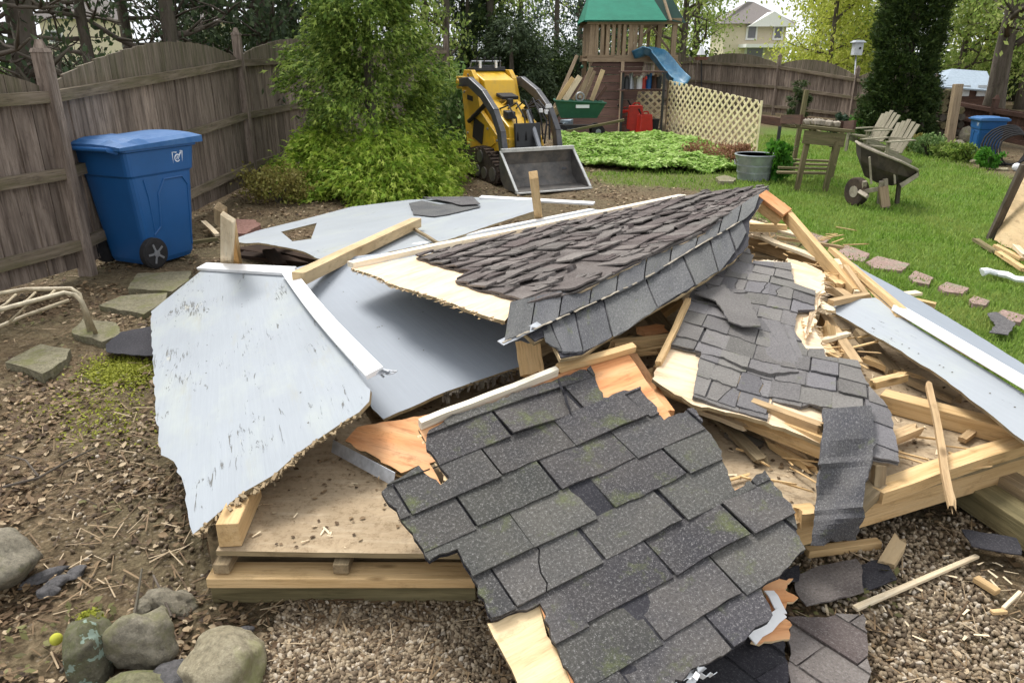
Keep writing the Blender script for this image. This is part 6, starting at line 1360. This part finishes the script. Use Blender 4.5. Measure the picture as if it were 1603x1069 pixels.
# ================================================================== TREES AND SHRUBS
def trunk_mb(base, h, r, bend=.06, seed=0, limbs=6, l0=.35, spread=1.0, up=.5, sub=3):
    rs = random.Random(seed); mb = MB(); pts = []; n = 9; rad = []; off = Vector((0, 0, 0)); tips = []
    for i in range(n): t = i / (n - 1); pts.append(base + off + Vector((0, 0, h * t - .1 * (i == 0)))); rad.append(r * (1 - .72 * t) * (1.35 if i == 0 else 1)); off = off + Vector((rs.uniform(-bend, bend), rs.uniform(-bend, bend), 0)) * h * .12
    mb.tube(pts, rad, 9)
    for k in range(limbs):
        t = l0 + (1 - l0) * (k + rs.random() * .6) / limbs; i = min(int(t * (n - 1)), n - 2); p = pts[i].lerp(pts[i + 1], t * (n - 1) - i); a = rs.uniform(0, 6.28); L = spread * (1.1 - t * .5) * rs.uniform(.6, 1.1); q = [p]; d = Vector((math.cos(a), math.sin(a), up * rs.uniform(.3, 1.3)))
        for s_ in range(5): d = (d + Vector((rs.uniform(-.35, .35), rs.uniform(-.35, .35), rs.uniform(-.2, .25)))).normalized(); q.append(q[-1] + d * L / 5)
        r0 = r * (1 - .72 * t) * .5; mb.tube(q, [r0 * (1 - .8 * j / 5) for j in range(6)], 6); tips += q[2:]
        for b2_ in range(sub):
            s_ = q[rs.randint(1, 4)]; d2 = Vector((rs.uniform(-1, 1), rs.uniform(-1, 1), rs.uniform(-.3, .9))).normalized(); e = [s_, s_ + d2 * L * .18 + Vector((0, 0, rs.uniform(-.05, .05))), s_ + d2 * L * .38 + Vector((0, 0, rs.uniform(-.1, .12)))]; mb.tube(e, [r0 * .45, r0 * .3, r0 * .12], 4); tips += e[1:]
    return mb, tips
def leaves_at(cent, n, sig, size, temp=QUAD, up=False, tilt=.9):
    cent = np.array([tuple(c) for c in cent]); P = cent[rng.integers(0, len(cent), n)] + rng.normal(0, 1, (n, 3)) * np.array(sig); P[:, 2] = np.maximum(P[:, 2], .05)
    return scatter(*temp, P, rotm(n, tilt if up else math.pi), rng.uniform(size * .6, size * 1.35, n))
def tree(name, label, base, h, r, crown, mat, n, size, sig, group='trees beyond the fences', zmax=None, seed=1, **k):
    root = thing(name, label, 'tree', base, group=group); mb, tips = trunk_mb(base, h, r, seed=seed, **k); mb.build('trunk', ['bark'], root, smooth=True)
    if n: V_, F_ = leaves_at(tips, n, sig, size); np_obj('crown', V_, F_, mat, root)
    return root
def conifer(name, label, base, h, w_, mat, n, size, group=None, seed=1, droop=-.3, shape=1.0, z0=.1, spray=True, r=.1, mats2=None, lumps=1.0, cat='tree', trunkmat='bark', inner=.55, clump=90):
    """Cone or column of foliage sprays pointing outwards, in tiers and clumps, round a trunk."""
    rs = np.random.default_rng(seed); root = thing(name, label, cat, base, group=group)
    MB().tube([base - Vector((0, 0, .1)), base + Vector((.02, .02, h * .55)), base + Vector((0, 0, h * .97))], [r, r * .6, r * .12], 9).build('trunk', [trunkmat], root)
    nc = max(30, n // clump); zc_ = z0 + (1 - z0) * rs.random(nc) ** 1.25 * .98; ac = rs.uniform(0, 2 * np.pi, nc); rc = np.where(rs.random(nc) < .75, rs.uniform(.80, 1.05, nc), rs.uniform(inner, .85, nc))
    rad = w_ / 2 * ((1 - zc_) ** shape + .04) * (1 + lumps * .16 * np.sin(zc_ * 23 + ac * 2)); cx = np.cos(ac) * rad * rc; cy_ = np.sin(ac) * rad * rc; cz = zc_ * h
    i = rs.integers(0, nc, n); sg = np.maximum(.045, w_ * .055); P = np.stack([cx[i], cy_[i], cz[i]], 1) + rs.normal(0, sg, (n, 3)) * np.array([1, 1, .8]); P[:, 2] = np.maximum(P[:, 2], .04)
    a = np.arctan2(P[:, 1], P[:, 0]) + rs.normal(0, .55, n); tl = droop + rs.normal(0, .45, n); rl = rs.normal(0, .8, n)
    # rotation taking +y to the outward direction
    d = np.stack([np.cos(a) * np.cos(tl), np.sin(a) * np.cos(tl), np.sin(tl)], 1); up_ = np.tile([0, 0, 1.0], (n, 1)); x = np.cross(d, up_); x /= np.linalg.norm(x, axis=1)[:, None] + 1e-9; z = np.cross(x, d)
    xr_ = x * np.cos(rl)[:, None] + z * np.sin(rl)[:, None]; zr_ = np.cross(xr_, d); Rm = np.stack([xr_, d, zr_], 2)
    V_, F_ = scatter(*(SPRAY if spray else QUAD), P + np.array(base), Rm, rs.uniform(size * .6, size * 1.4, n))
    if mats2:
        lowm = P[:, 2] + rs.normal(0, .22, n) < h * mats2[1]; nf = 3 if spray else 1; sel = np.repeat(lowm, nf)
        for m_, s_ in ((mat, ~sel), (mats2[0], sel)):
            Fs = F_[s_]; used, inv = np.unique(Fs, return_inverse=True); np_obj('foliage', V_[used], inv.reshape(Fs.shape), m_, root)
    else: np_obj('foliage', V_, F_, mat, root)
    return root
conifer('cedar_tree', 'tall bright green cedar tree in front of the left fence', G(572, 300) + Vector((0, .75, 0)), 4.8, 1.92, 'cedar', 60000, .10, seed=3, shape=.72, z0=.01, mats2=('cedar_low', .16), inner=.5, clump=200, lumps=1.9, r=.09)
# wide lower skirt of the cedar
def bush(name, label, base, w_, d_, h_, mat, n, size, cat='shrub', group=None, seed=1, stems=7, temp=QUAD, clump=40, top=1.0):
    rs = np.random.default_rng(seed); root = thing(name, label, cat, base, group=group); mb = MB(); random.seed(seed)
    for k in range(stems): a = random.uniform(0, 6.28); q = base + Vector((math.cos(a) * w_ * .3, math.sin(a) * d_ * .3, h_ * random.uniform(.5, .85))); mb.tube([base - Vector((0, 0, .03)), base.lerp(q, .5) + Vector((random.uniform(-.05, .05), 0, .03)), q], [.018 * h_ + .004, .012 * h_ + .003, .003], 5)
    mb.build('stems', ['bark'], root)
    nc = max(12, n // clump); c = rs.normal(0, 1, (nc, 3)); c /= np.linalg.norm(c, axis=1)[:, None]; c *= rs.uniform(.55, 1.02, nc)[:, None]; c = c * [w_ / 2, d_ / 2, h_ * .5] + [0, 0, h_ * .52]
    i = rs.integers(0, nc, n); P = c[i] + rs.normal(0, .07, (n, 3)) * max(w_, h_) * [1, 1, .8]; P[:, 2] = np.maximum(P[:, 2], .02)
    V_, F_ = scatter(*temp, P + np.array(base), rotm(n), rs.uniform(size * .6, size * 1.35, n)); np_obj('foliage', V_, F_, mat, root); return root
conifer('cedar_shrub', 'low lime-green cedar shrub spreading at the foot of the tall cedar', G(592, 312) + Vector((0, .4, 0)), .7, 1.9, 'cedar_low', 11000, .11, group='cedar shrubs', seed=8, shape=.6, z0=.0, inner=.2, cat='shrub', r=.04)
conifer('cedar_shrub', 'lime-green cedar shrub left of the tall cedar, near the fence', G(505, 305) + Vector((0, .3, 0)), .72, 1.2, 'cedar_low', 5000, .11, group='cedar shrubs', seed=9, shape=.5, z0=.0, inner=.2, cat='shrub', r=.03)
conifer('small_evergreen', 'narrow vivid green evergreen between the cedar and the loader', G(690, 232), 1.42, .62, 'juniper', 6000, .07, seed=10, shape=.6, z0=.0, cat='shrub', r=.04, droop=.5)
bush('dry_shrub', 'thin yellowish shrub at the fence foot left of the cedar', G(432, 318) + Vector((0, .1, 0)), .95, .6, .42, 'dry_shrub', 2600, .045, seed=11)
conifer('arborvitae', 'huge dark columnar evergreen behind the garden chairs', G(1428, 222) + Vector((0, .9, 0)), 6.6, 1.22, 'arbor', 80000, .11, seed=13, shape=.07, z0=.0, droop=.6, inner=.72, clump=60, lumps=1.0, r=.16)
conifer('dark_evergreen', 'dark clumpy evergreen shrub at the foot of the columnar one, left side', G(1398, 214) + Vector((0, .5, 0)), 1.1, .6, 'arbor', 5000, .09, group='dark evergreen shrubs at the columnar tree', seed=14, shape=.4, z0=.0, cat='shrub'); conifer('dark_evergreen', 'dark clumpy evergreen shrub at the foot of the columnar one, right side', G(1455, 222) + Vector((0, .5, 0)), 1.0, .6, 'arbor', 5000, .09, group='dark evergreen shrubs at the columnar tree', seed=15, shape=.4, z0=.0, cat='shrub')
conifer('small_evergreen', 'small dark evergreen standing against the far fence behind the potting bench', G(1246, 196), 1.15, .50, 'arbor', 3000, .09, seed=16, shape=.4, z0=.0, cat='shrub', group=None)
bush('leafy_plant', 'bright green leafy plant growing beside the metal tub', G(1214, 282), .38, .36, .52, 'juniper', 1400, .09, 'plant', seed=17, clump=18)
bush('reddish_shrub', 'reddish twiggy shrub at the foot of the lattice', G(1118, 256), 1.0, .5, .32, 'red_shrub', 2200, .05, seed=18); bush('reddish_shrub', 'small reddish shrub at the right end of the lattice', G(1160, 262), .45, .4, .36, 'red_shrub', 1400, .045, seed=19)
for i, (px, py, w_, h_, m_, lab) in enumerate([(1310, 210, .5, .45, 'blue_conifer', 'blue-green leafy clump in the bed under the far fence'), (1350, 214, .8, .45, 'juniper', 'bright green clump in the bed right of the blue-green one'), (1368, 206, .7, .8, 'rhodo', 'pale green shrub left of the columnar evergreen'), (1450, 244, .7, .35, 'rhodo', 'low green clump at the bed edge below the columnar evergreen'), (1432, 236, .5, .3, 'dry_shrub', 'yellow-green clump at the bed edge behind the right chair'), (1506, 252, .6, .3, 'cedar', 'olive clump at the bed edge right of the leaning post'), (1545, 264, .42, .32, 'juniper', 'green clump at the lawn edge below the far blue bin'), (1475, 246, .5, .26, 'spring_green', 'light green clump at the foot of the leaning post')]):
    bush('bed_plant', lab, G(px, py), w_, w_ * .7, h_, m_, 1300, .06, 'plant', 'plants in the beds round the lawn', 30 + i)
bush('rhododendron', 'pale green broad-leaved shrub behind the fence, left of the loader top', Yat(722, 130, 14.6) * 1.0, 1.7, 1.2, 1.5, 'rhodo', 3200, .11, seed=41) .location.z = 0
# conifers between the fences
for i, (px, Yc, h, w_, m_, lab) in enumerate([(868, 29, 9.5, 6.2, 'blue_conifer', 'soft blue-green pine behind the loader, right of the dark yews'), (800, 23, 2.7, 2.6, 'dark_conifer', 'dark yew directly behind the loader'), (772, 25, 4.2, 2.2, 'arbor', 'dark cypress above the top of the loader'), (838, 25, 2.4, 2.8, 'arbor', 'low dark juniper between the loader and the play tower'), (735, 25, 5.0, 2.2, 'dark_conifer', 'dark narrow fir behind the end of the left fence'), (905, 26, 2.2, 2.6, 'dark_conifer', 'low dark conifer behind the climbing wall of the play tower')]):
    b_ = Yat(px, 200, Yc); conifer('conifer', lab, Vector((b_.x, Yc, 0)), h, w_, m_, 9000, .16 + .02 * (h > 4), 'conifers between the two fences', 50 + i, shape=.45, z0=.0, r=.12, inner=.2)
# dark evergreens with bare lower branches behind the left fence
for i, (px, Yt, r_, h_, nl, lab) in enumerate([(-60, 9.0, .14, 6, 6000, 'dark evergreen behind the left fence at the picture edge'), (58, 9.4, .19, 7, 8000, 'thick dark trunk rising behind the nearest fence post'), (150, 11.5, .10, 6, 5000, 'slim tree behind the fence above the blue bin'), (215, 14.0, .12, 6.5, 7000, 'bare-branched tree behind the middle of the left fence'), (283, 12.0, .14, 7, 9000, 'dark-trunked tree left of the second fence post'), (345, 17, .12, 7, 9000, 'tree with tangled branches behind the second fence post'), (425, 14.5, .17, 7.5, 14000, 'dense dark evergreen left of the cedar'), (470, 18, .15, 7.5, 14000, 'dense dark evergreen close behind the cedar')]):
    b_ = Yat(px, 150, Yt); tree('dark_tree', lab, Vector((b_.x, Yt, 0)), h_, r_, None, 'dark_conifer', int(nl * (.8 if nl > 10000 else .22)), .055 + .004 * Yt, (.2, .2, .2), 'dark trees behind the left fence', seed=70 + i, limbs=22, l0=.12, spread=1.5 if Yt < 10 else 2.0, up=.12, sub=9)
for i in range(9):
    px = [20, 95, 130, 185, 245, 315, 385, 440, 520][i]; Yt = [13, 19, 16, 22, 18, 21, 16, 19, 17][i]; b_ = Yat(px, 150, Yt)
    bush('undergrowth_shrub', ['dark scrub by the picture edge behind the left fence', 'dark scrub left of the slim tree behind the fence', 'dark scrub right behind the slim tree', 'dark scrub between the slim and the bare-branched tree', 'dark scrub right of the bare-branched tree', 'dark scrub between the two trunks left of the second post', 'dark scrub right of the second fence post', 'dark scrub below the dense evergreen', 'dark scrub hidden behind the cedar'][i], Vector((b_.x, Yt, 0)), 2.6, 1.6, [1.8, 1.9, 1.7, 2.0, 1.9, 2.0, 2.5, 2.7, 2.6][i], 'dark_conifer' if i % 3 else 'arbor', 900 if i < 6 else 2600, .13, 'shrub', 'scrub behind the left fence', 90 + i, clump=28)
# bare trunks behind the short fence stretch
for i, (px, Yt, r_) in enumerate([(640, 24, .10), (668, 27, .14), (700, 23, .12), (728, 26, .10), (768, 25, .16), (745, 30, .12), (812, 30, .13)]):
    b_ = Yat(px, 150, Yt); tree('bare_tree', ['thin bare tree just right of the cedar top', 'brown trunk right of the cedar top', 'dark trunk above the pale green shrub', 'slim trunk right of the pale green shrub', 'thickest dark trunk behind the loader', 'thin trunk between the two dark ones behind the loader', 'trunk behind the dark yews'][i], Vector((b_.x, Yt, 0)), 8, r_, None, 'arbor' if i % 2 else 'spring_green', 2600, .13, (.3, .3, .25), 'bare trees behind the loader', seed=110 + i, limbs=12, l0=.12, spread=1.8, up=.4, sub=4)
# spring trees on the right and far away
sp_ = [(1062, 30, 8, .16, 5000, 'spring_green', 'many-stemmed tree with thin leaves right behind the play tower'), (1085, 40, 9, .20, 4500, 'spring_green', 'leafing tree left of the beige house'), (1268, 40, 8, .14, 9000, 'spring', 'bright yellow-green tree right of the beige house'), (1290, 32, 8, .12, 11000, 'spring', 'yellow-green tree behind the birdhouse pole'), (1335, 40, 9, .16, 10000, 'spring', 'yellow-green tree just beyond the birdhouse'), (1375, 34, 8, .14, 8000, 'spring_green', 'tree half hidden by the columnar evergreen'), (1495, 30, 8, .14, 9000, 'spring_green', 'leafy tree right of the columnar evergreen'), (1530, 36, 9, .16, 9000, 'spring', 'yellow-green tree above the blue-grey shed roof'), (1600, 28, 8, .16, 11000, 'spring_green', 'leafy tree at the right picture edge'), (1640, 34, 9, .2, 9000, 'spring', 'far yellow-green tree beyond the right edge'), (960, 40, 9, .16, 6000, 'spring_green', 'tree seen through the slats of the play tower'), (1020, 44, 9, .16, 6000, 'spring', 'far tree seen through the right side of the play tower'), (905, 36, 9, .16, 7000, 'blue_conifer', 'tall dark tree left of the play tower roof')]
for i, (px, Yt, h_, r_, nl, m_, lab) in enumerate(sp_):
    b_ = Yat(px, 150, Yt); tree('spring_tree', lab, Vector((b_.x, Yt, 0)), h_, r_, None, m_, nl, .085 + .0022 * Yt, (.42, .42, .36), 'leafing trees beyond the far fence', seed=130 + i, limbs=18, l0=.10, spread=3.0, up=.45, sub=5)
b_ = Yat(1556, 170, 19.0); tree('dark_trunk_tree', 'big dark-trunked tree with wide branches behind the far blue bin', Vector((b_.x, 19.0, 0)), 7.5, .24, None, 'spring_green', 9000, .11, (.35, .35, .22), None, seed=160, limbs=16, l0=.22, spread=3.4, up=.35, sub=6)
for i, (px, Yt) in enumerate([(1010, 36), (1070, 40), (1120, 42), (1240, 40), (1285, 38), (1330, 36), (1385, 40), (1480, 33), (1535, 38), (1590, 34), (1640, 30)]):
    b_ = Yat(px, 150, Yt); bush('hedge_shrub', ['low hedge shrub seen under the play tower', 'hedge shrub left of the bird feeder', 'hedge shrub behind the second fence arch', 'hedge shrub right of the beige house', 'yellow hedge shrub behind the right fence arch', 'hedge shrub behind the birdhouse pole', 'hedge shrub hidden by the columnar evergreen', 'hedge shrub left of the blue-grey shed roof', 'hedge shrub behind the big dark trunk', 'hedge shrub right of the big dark trunk', 'hedge shrub beyond the right edge'][i], Vector((b_.x, Yt, 0)), 3.6, 2.0, 2.1 if i not in (2, 3) else 1.4, ['spring_green', 'arbor', 'spring_green', 'spring', 'spring', 'spring', 'spring_green', 'spring_green', 'spring', 'arbor', 'arbor'][i], 3600, .16, 'shrub', 'hedge beyond the far fence', 170 + i, clump=26)
# ================================================================== GRASS, GRAVEL, LEAVES (nobody could count these)
def gz(P): return np.array([gh(x, y) for x, y in P[:, :2]])
def ring_pts(n, r0, r1, a0, a1):                     # density falls with distance
    u = rng.random(n); r = r0 * (r1 / r0) ** u; a = np.radians(rng.uniform(a0, a1, n)); return np.stack([r * np.sin(a), r * np.cos(a)], 1)
dpoly = [tuple(G(*p)) for p in [(335, 900), (1120, 900), (1603, 745), (1760, 700), (1603, 680), (1480, 592), (1370, 505), (1290, 450), (900, 420), (585, 420), (520, 550), (400, 790)]]
P = ring_pts(270000, 2.4, 19, -12, 52); P = P[soft_lawn(P) > rng.random(len(P)) * .9 + .05]
P = P[~inpoly(P, dpoly)]; n = len(P); d = np.hypot(P[:, 0], P[:, 1]); Z = gz(P)
BL = ([(-.09, 0, 0), (.09, 0, 0), (.05, .12, .6), (-.05, .12, .6), (0, .35, 1)], [(0, 1, 2, 3), (3, 2, 4, 4)])
tv = [(-.10, 0, 0), (.10, 0, 0), (.03, .25, 1), (-.03, .25, 1)]; sc = np.stack([.03 + .006 * d, np.full(n, .04), .018 + .0022 * d], 1) * rng.uniform(.6, 1.4, (n, 1)); sc[:, 0] *= .8
V_, F_ = scatter(tv, [(0, 1, 2, 3)], np.column_stack([P, Z - .004]), rotm(n, .45), sc)
tag(np_obj('grass', V_, F_, 'grass'), 'short green lawn grass', 'grass', kind='stuff')
# gravel: pea stones in the two beds in front of the floor
gpoly = [[tuple(G(*p)) for p in q] for q in ([(455, 925), (760, 925), (800, 1150), (380, 1150), (420, 1000)], [(1240, 870), (1330, 835), (1500, 800), (1640, 800), (1700, 1150), (1050, 1150), (1100, 1000), (1240, 960)], [(130, 640), (290, 700), (300, 860), (330, 960), (150, 900), (110, 760)])]
pts = []; 
for q, m_ in zip(gpoly, (11000, 15000, 2200)):
    q_ = np.array([a[:2] for a in q]); lo, hi = q_.min(0), q_.max(0); P = rng.uniform(lo, hi, (m_, 2)); P = P[inpoly(P + rng.normal(0, .10, P.shape), q)]; cl_ = np.array([noise.noise(Vector((x * 2.6, y * 2.6, 11))) + .5 * noise.noise(Vector((x * 8, y * 8, 11))) for x, y in P]); P = P[cl_ + rng.normal(0, .2, len(P)) > -.18]; pts.append(P)
P = np.concatenate(pts); n = len(P); iv, iff = ico(1)
for j in range(3):
    sel = P[j::3]; m = len(sel); v = np.array(iv) * (1 + rng.uniform(-.28, .28, (len(iv), 1)))
    V_, F_ = scatter(v, iff, np.column_stack([sel, gz(sel) + rng.uniform(.001, .012, m)]), rotm(m), np.stack([rng.uniform(.006, .0155, m), rng.uniform(.005, .012, m), rng.uniform(.004, .009, m)], 1))
    if j == 0: VV, FF = V_, F_
    else: FF = np.concatenate([FF, F_ + len(VV)]); VV = np.concatenate([VV, V_])
tag(np_obj('gravel', VV, FF, 'gravel', smooth=False), 'brown pea gravel in front of the shed floor', 'gravel', kind='stuff')
# dead leaves and bark chips
P = ring_pts(105000, 1.2, 17, -52, 46); k = soft_lawn(P); P = P[(k < .35) & ~inpoly(P, dpoly)]; gq = inpoly(P, gpoly[0]) | inpoly(P, gpoly[1]); P = P[~gq | (rng.random(len(P)) < .5)]
dens = np.array([noise.noise(Vector((x * 1.1, y * 1.1, 5))) + 1.0 * noise.noise(Vector((x * 3.2, y * 3.2, 2))) for x, y in P]); P = P[dens + rng.normal(0, .22, len(P)) > -.05]; n = len(P); d = np.hypot(P[:, 0], P[:, 1])
V_, F_ = scatter(*LEAF, np.column_stack([P, gz(P) + rng.uniform(.002, .016, n)]), rotm(n, .5), rng.uniform(.013, .036, n) * (1 + d * .06))
tag(np_obj('leaf_litter', V_, F_, 'litter'), 'brown dead leaves and bark chips on the soil', 'leaf litter', kind='stuff')
P = ring_pts(7500, 1.3, 8, -52, 46); P = P[(soft_lawn(P) < .3) & ~inpoly(P, dpoly)]; n = len(P)
TW = ([(0, -.5, 0), (.02, -.2, .02), (.0, .5, 0), (-.02, -.2, .02), (0, 0, -.02)], [(0, 1, 2, 3)])
V_, F_ = scatter([(-.02, -.5, 0), (.02, -.5, .01), (.03, .5, .01), (-.015, .5, 0)], [(0, 1, 2, 3)], np.column_stack([P, gz(P) + rng.uniform(.004, .02, n)]), rotm(n, .25), np.stack([rng.uniform(.05, .14, n), rng.uniform(.03, .13, n), rng.uniform(.03, .1, n)], 1))
tag(np_obj('twigs', V_, F_, 'litter'), 'thin brown twigs and straw on the soil', 'twigs', kind='stuff')
# crumbs and leaf bits on the floor boards
dp2 = [tuple(G(*p, ZD)) for p in dpx]; q_ = np.array([a[:2] for a in dp2]); P = rng.uniform(q_.min(0), q_.max(0), (9000, 2)); P = P[inpoly(P, dp2)]; cl = np.array([noise.noise(Vector((x * 3, y * 3, 8))) for x, y in P]); P = P[cl + rng.normal(0, .25, len(P)) > .05]; n = len(P)
V_, F_ = scatter(*LEAF, np.column_stack([P, np.full(n, ZD + .004)]), rotm(n, .3), rng.uniform(.008, .026, n)); tag(np_obj('floor_litter', V_, F_, 'litter'), 'leaf crumbs and wood dust on the plywood floor', 'leaf litter', kind='stuff')
# wood chips among the timber
P = np.array([tuple(G(random.uniform(1120, 1500), random.uniform(480, 760), ZD + .006)) for _ in range(110)] + [tuple(G(random.uniform(1150, 1600), random.uniform(860, 1000), .012)) for _ in range(60)] + [tuple(G(random.uniform(360, 700), random.uniform(730, 860), ZD + .006)) for _ in range(22)]); n = len(P)
V_, F_ = scatter([(-.12, -.5, 0), (.12, -.5, .02), (.1, .5, .02), (-.06, .5, 0)], [(0, 1, 2, 3)], P, rotm(n, .3), rng.uniform(.010, .042, n)); tag(np_obj('wood_chips', V_, F_, 'pine_pale'), 'pale splinters and wood chips scattered through the wreck', 'wood chips', kind='stuff')
# ground cover bed
gp = [tuple(G(*p)) for p in [(872, 240), (880, 222), (940, 219), (1050, 219), (1110, 240), (1172, 262), (1140, 272), (1010, 268), (930, 262), (890, 256)]]; q_ = np.array([a[:2] for a in gp]); P = rng.uniform(q_.min(0), q_.max(0), (70000, 2)); P = P[inpoly(P + rng.normal(0, .12, P.shape), gp)]; n = len(P)
hz = np.array([.15 + .19 * noise.noise(Vector((x * 1.8, y * 1.8, 4))) + .05 * noise.noise(Vector((x * 7, y * 7, 4))) for x, y in P]) * rng.uniform(.25, 1, n) ** .5
V_, F_ = scatter(*LEAF, np.column_stack([P, hz]), rotm(n, .6), rng.uniform(.05, .11, n)); tag(np_obj('ground_cover', V_, F_, 'ground_cover'), 'bed of pale green leafy ground cover in front of the lattice', 'ground cover', kind='stuff')
# moss on the soil
P = np.array([tuple(G(random.gauss(188, 26), random.gauss(580, 11))) for _ in range(5000)] + [tuple(G(random.gauss(150, 50), random.gauss(640, 26))) for _ in range(900)] + [tuple(G(random.gauss(143, 9), random.gauss(968, 6))) for _ in range(900)]); n = len(P)
V_, F_ = scatter(*QUAD, np.column_stack([P[:, :2], gz(P) + rng.uniform(.0, .016, n)]), rotm(n, .9), rng.uniform(.010, .026, n)); tag(np_obj('moss', V_, F_, 'moss'), 'bright yellow-green moss patches on the soil left of the worn panel', 'moss', kind='stuff')
# low green weeds at the edges
P = ring_pts(9000, 2.0, 13, -46, 34); dn = np.array([noise.noise(Vector((x * 1.7, y * 1.7, 15))) for x, y in P]); P = P[(dn > .22) & (soft_lawn(P) < .5) & ~inpoly(P, dpoly)]; n = len(P)
V_, F_ = scatter(*QUAD, np.column_stack([P, gz(P) + rng.uniform(.005, .03, n)]), rotm(n, .7), rng.uniform(.015, .04, n)); tag(np_obj('weeds', V_, F_, 'litter_olive'), 'sparse olive weeds creeping over the soil', 'weeds', kind='stuff')
for i, (a, m_) in enumerate([([(5, 762), (60, 748), (105, 722), (150, 700)], .006), ([(95, 1052), (130, 1010), (170, 972)], .006), ([(205, 990), (216, 930), (222, 890)], .005), ([(268, 965), (252, 925), (240, 900)], .005), ([(60, 745), (40, 720), (10, 712)], .005)]):
    mb = MB(); mb.tube([G(*p, .03 + .012 * math.sin(j * 2)) for j, p in enumerate(a)], [m_ * (1 - .15 * j) for j in range(len(a))], 6); tag(mb.build('twig', ['bark']), ['long bare twig on the soil below the moss', 'twig pointing at the yellow-green ball', 'upright-lying twig behind the angular grey stone', 'second twig crossing behind the angular grey stone', 'short twig joining the long one at the left edge'][i], 'twig', 'larger twigs on the soil')
